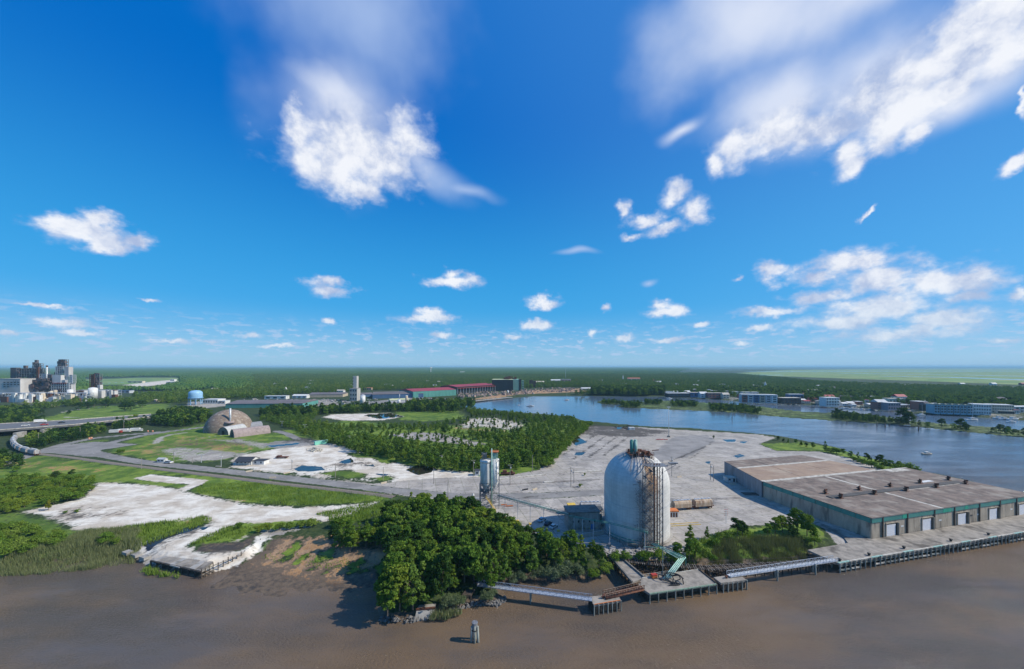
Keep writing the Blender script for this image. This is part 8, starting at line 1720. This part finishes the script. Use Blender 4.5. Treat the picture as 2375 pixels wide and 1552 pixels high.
# distant forest canopy
def band(v0, v1, gap, x0, x1):
    Y0, Y1 = 68 * FPX / v1, 68 * FPX / v0; g = np.random.default_rng(int(v0 * 10)); out = []
    y = Y0
    while y < Y1:
        X0, X1 = px2x(x0, y), px2x(x1, y); n_ = int((X1 - X0) / gap); xs = X0 + (np.arange(n_) + g.uniform(-.3, .3, n_)) * gap; out.append(np.stack([xs, np.full(n_, y) + g.uniform(-.3, .3, n_) * gap], 1)); y += gap
    return np.concatenate(out)
CLR = [(175,905),(175,877),(330,874),(425,874),(440,888),(350,903)]
P = np.concatenate([band(9, 20, 52, -150, 1720), band(14, 58, 52, -250, 600)]); P = prune(P, 22, (CLR, MARSH_P)); P = P[~inside(P, G([(-300,965),(-300,915),(420,905),(640,905),(640,965)]))]; print('canopy1', len(P)); scatter('distant_forest', 'continuous dark green forest stretching across the plain', 'forest', P, C_can, .9, 1.1)
P = band(3.2, 9, 165, -150, 2600); P = prune(P, 0, (MARSH_P,)); print('canopy2', len(P)); scatter('far_forest', 'far blue green forest below the horizon', 'forest', P, C_can, 3.0, 3.5, zs=.42)
P = band(1.2, 3.2, 520, -200, 2700); print('canopy3', len(P)); scatter('horizon_forest', 'bluish line of forest along the horizon', 'forest', P, C_can, 9.5, 10.5, zs=.2)

# ------------------------------------------------------------------ reeds and tall grass (stuff)
def blades(name, label, cat, polypx, dens, h0, h1, m, seed=1, wd=.09, z=None, clump=.5, lean=.35):
    poly = G(polypx); lo, hi = poly.min(0), poly.max(0); g = np.random.default_rng(seed); n_ = int((hi[0] - lo[0]) * (hi[1] - lo[1]) * dens); P = lo + g.uniform(0, 1, (n_, 2)) * (hi - lo)
    nz = fbm(P[:, 0] / 3.0, P[:, 1] / 3.0); k = inside(P + (np.stack([nz, nz], 1) - .5) * 5, poly) & (g.uniform(0, 1, n_) < np.clip((nz - .5) * 5 * clump + .75, .1, 1)); P = P[k]; n_ = len(P); nz = nz[k]
    # ground height below each blade
    w1_ = np.maximum(sdist(P, RIVER), np.minimum(sdist(P, CHAN), -sdist(P, ISLE)) if P[:, 1].max() > 200 else -1e3); Z = np.interp(-w1_, [-4, 0, 2.2, 5.5, 9], [-.6, -.02, 1.0, LAND - .4, LAND]) if z is None else np.full(n_, z)
    h = g.uniform(h0, h1, n_) * np.clip(.55 + nz, .6, 1.3); a = g.uniform(0, 6.28, n_); w_ = wd * g.uniform(.6, 1.4, n_); ln = g.normal(0, lean, (n_, 2)) * h[:, None] * .5
    dx, dy = np.cos(a) * w_, np.sin(a) * w_; b0 = np.stack([P[:, 0] - dx, P[:, 1] - dy, Z - .1], 1); b1 = np.stack([P[:, 0] + dx, P[:, 1] + dy, Z - .1], 1); tp = np.stack([P[:, 0] + ln[:, 0], P[:, 1] + ln[:, 1], Z + h], 1)
    V = np.stack([b0, b1, tp], 1).reshape(-1, 3); F = np.arange(3 * n_).reshape(n_, 3); tone = np.repeat(np.clip(g.normal(.5, .3, n_), 0, 1), 3)
    o = bpy.data.objects.new(name, npmesh(name, V, F, m, dict(tone=tone))); col.objects.link(o); tag(o, label, cat); o['kind'] = 'stuff'; print(name, n_); return o
ML_reed = leaf_mat('reed_blades', (.12, .16, .06), (.28, .29, .15), (.19, .22, .09)); ML_grass = leaf_mat('bright_grass_blades', (.11, .20, .025), (.22, .30, .06), (.17, .25, .04)); ML_dry = leaf_mat('olive_reed_blades', (.10, .11, .045), (.20, .19, .10), (.12, .13, .05))
blades('left_reed_bed', 'dense grey green reed bed along the left riverbank', 'reeds', [(-40,1318),(0,1290),(60,1275),(150,1258),(180,1240),(240,1228),(330,1228),(330,1262),(310,1290),(200,1302),(100,1312)], 34, 1.0, 2.3, ML_reed, 2, .075)
blades('meadow_edge_grass', 'tall yellow green grass between the white sand and the dark pool', 'tall grass', [(180,1238),(260,1226),(340,1214),(420,1206),(478,1196),(488,1212),(440,1228),(340,1262),(300,1262),(200,1262)], 9, .6, 1.5, ML_grass, 3, .11)
blades('spit_grass', 'rough green grass patch on the round sandy spit', 'tall grass', [(432,1268),(520,1224),(575,1222),(582,1236),(555,1250),(500,1254),(450,1262)], 10, .6, 1.6, ML_grass, 4, .11)
blades('wharf_grass', 'green grass sprouting in front of the broken wharf', 'tall grass', [(318,1304),(345,1298),(370,1308),(412,1318),(408,1326),(340,1316)], 22, .8, 1.6, ML_grass, 5, .1, z=.3)
blades('right_reed_thicket', 'olive brown reed thicket on the bank right of the domed silo', 'reeds', [(1640,1298),(1655,1270),(1680,1256),(1740,1250),(1790,1246),(1870,1250),(1885,1262),(1870,1282),(1800,1292),(1720,1290)], 34, 1.2, 2.6, ML_dry, 6, .06)
blades('bank_scrub_grass', 'bright rough grass between the yard and the reed thicket', 'tall grass', [(1560,1285),(1600,1262),(1660,1236),(1720,1230),(1770,1240),(1700,1256),(1640,1280),(1600,1300)], 9, .6, 1.6, ML_grass, 7, .12)
blades('track_meadow_grass', 'bright rough meadow between the railway and the sandy track', 'tall grass', [(440,1135),(480,1122),(600,1120),(700,1132),(880,1150),(900,1158),(880,1164),(700,1172),(620,1170),(520,1152)], 6.0, .5, 1.3, ML_grass, 8, .1)
blades('mud_beach_grass', 'small bright grass tufts on the reddish mud beach', 'tall grass', [(600,1280),(640,1250),(700,1262),(760,1280),(860,1290),(910,1285),(895,1310),(820,1312),(700,1300),(640,1292)], 2.6, .25, .6, ML_grass, 9, .12, z=1.2, clump=1.6)
blades('path_grass', 'rough grass strip left of the grove top', 'tall grass', [(735,1192),(800,1178),(890,1160),(895,1195),(860,1210),(790,1214)], 7, .6, 1.4, ML_grass, 10, .14)
blades('shore_sedge', 'grey sedge on the stony shore below the grove', 'sedge', [(1000,1405),(1060,1398),(1080,1404),(1040,1416),(1005,1420)], 22, .9, 1.8, ML_reed, 11, .1, z=.8)
blades('jetty_bank_grass', 'green weeds on the bank below the domed silo', 'weeds', [(1400,1285),(1460,1282),(1540,1290),(1570,1300),(1500,1306),(1430,1300)], 8, .5, 1.3, ML_grass, 12, .13)
# rip-rap stones round the point
q = MB(); rr = random.Random(55)
for i in range(420):
    f = rr.random(); pts = [(880,1438),(940,1444),(1010,1430),(1062,1414),(1110,1400),(1150,1404),(1172,1392)]; k = min(5, int(f * 6)); g_ = f * 6 - k; x = pts[k][0] * (1 - g_) + pts[k + 1][0] * g_; y = pts[k][1] * (1 - g_) + pts[k + 1][1] * g_
    p = at(x + rr.uniform(-4, 4), y + rr.uniform(-8, 3), .2); s_ = rr.uniform(.25, .7); q.lathe((p.x, p.y, rr.uniform(-.2, .7)), [(.01, -s_ * .5), (s_ * rr.uniform(.6, 1), 0), (.01, s_ * .55)], 5, smooth=False)
o_ = q.build('riprap_stones', M_riprap); tag(o_, 'grey riprap stones along the wooded river point', 'stones'); o_['kind'] = 'stuff'
q = MB()
for i in range(260):
    p = at(rr.uniform(1400, 1590), rr.uniform(1272, 1290)); s_ = rr.uniform(.3, .9); q.box((p.x, p.y, LAND - .1), (s_ * 1.4, s_, s_ * .6), rr.random() * 3)
o_ = q.build('rubble_strip', M_conc); tag(o_, 'strip of pale rubble on the bank below the domed silo', 'rubble'); o_['kind'] = 'stuff'
# ------------------------------------------------------------------ air: pale haze box round camera and scene
hz = MB(); hz.prism([(-60000, -1200), (60000, -1200), (60000, 66000), (-60000, 66000)], -3.2, 96)
m = bpy.data.materials.new('pale_haze'); m.use_nodes = True; t = NT(m.node_tree); t.n.clear()
o = t.new('ShaderNodeOutputMaterial'); vv = t.new('ShaderNodeVolumePrincipled')
vv.inputs['Color'].default_value = (.45, .80, 1, 1); vv.inputs['Density'].default_value = 0.00007; vv.inputs['Anisotropy'].default_value = 0.0
t.l.new(vv.outputs[0], o.inputs['Volume'])
ho = hz.build('haze', m); ho['kind'] = 'stuff'
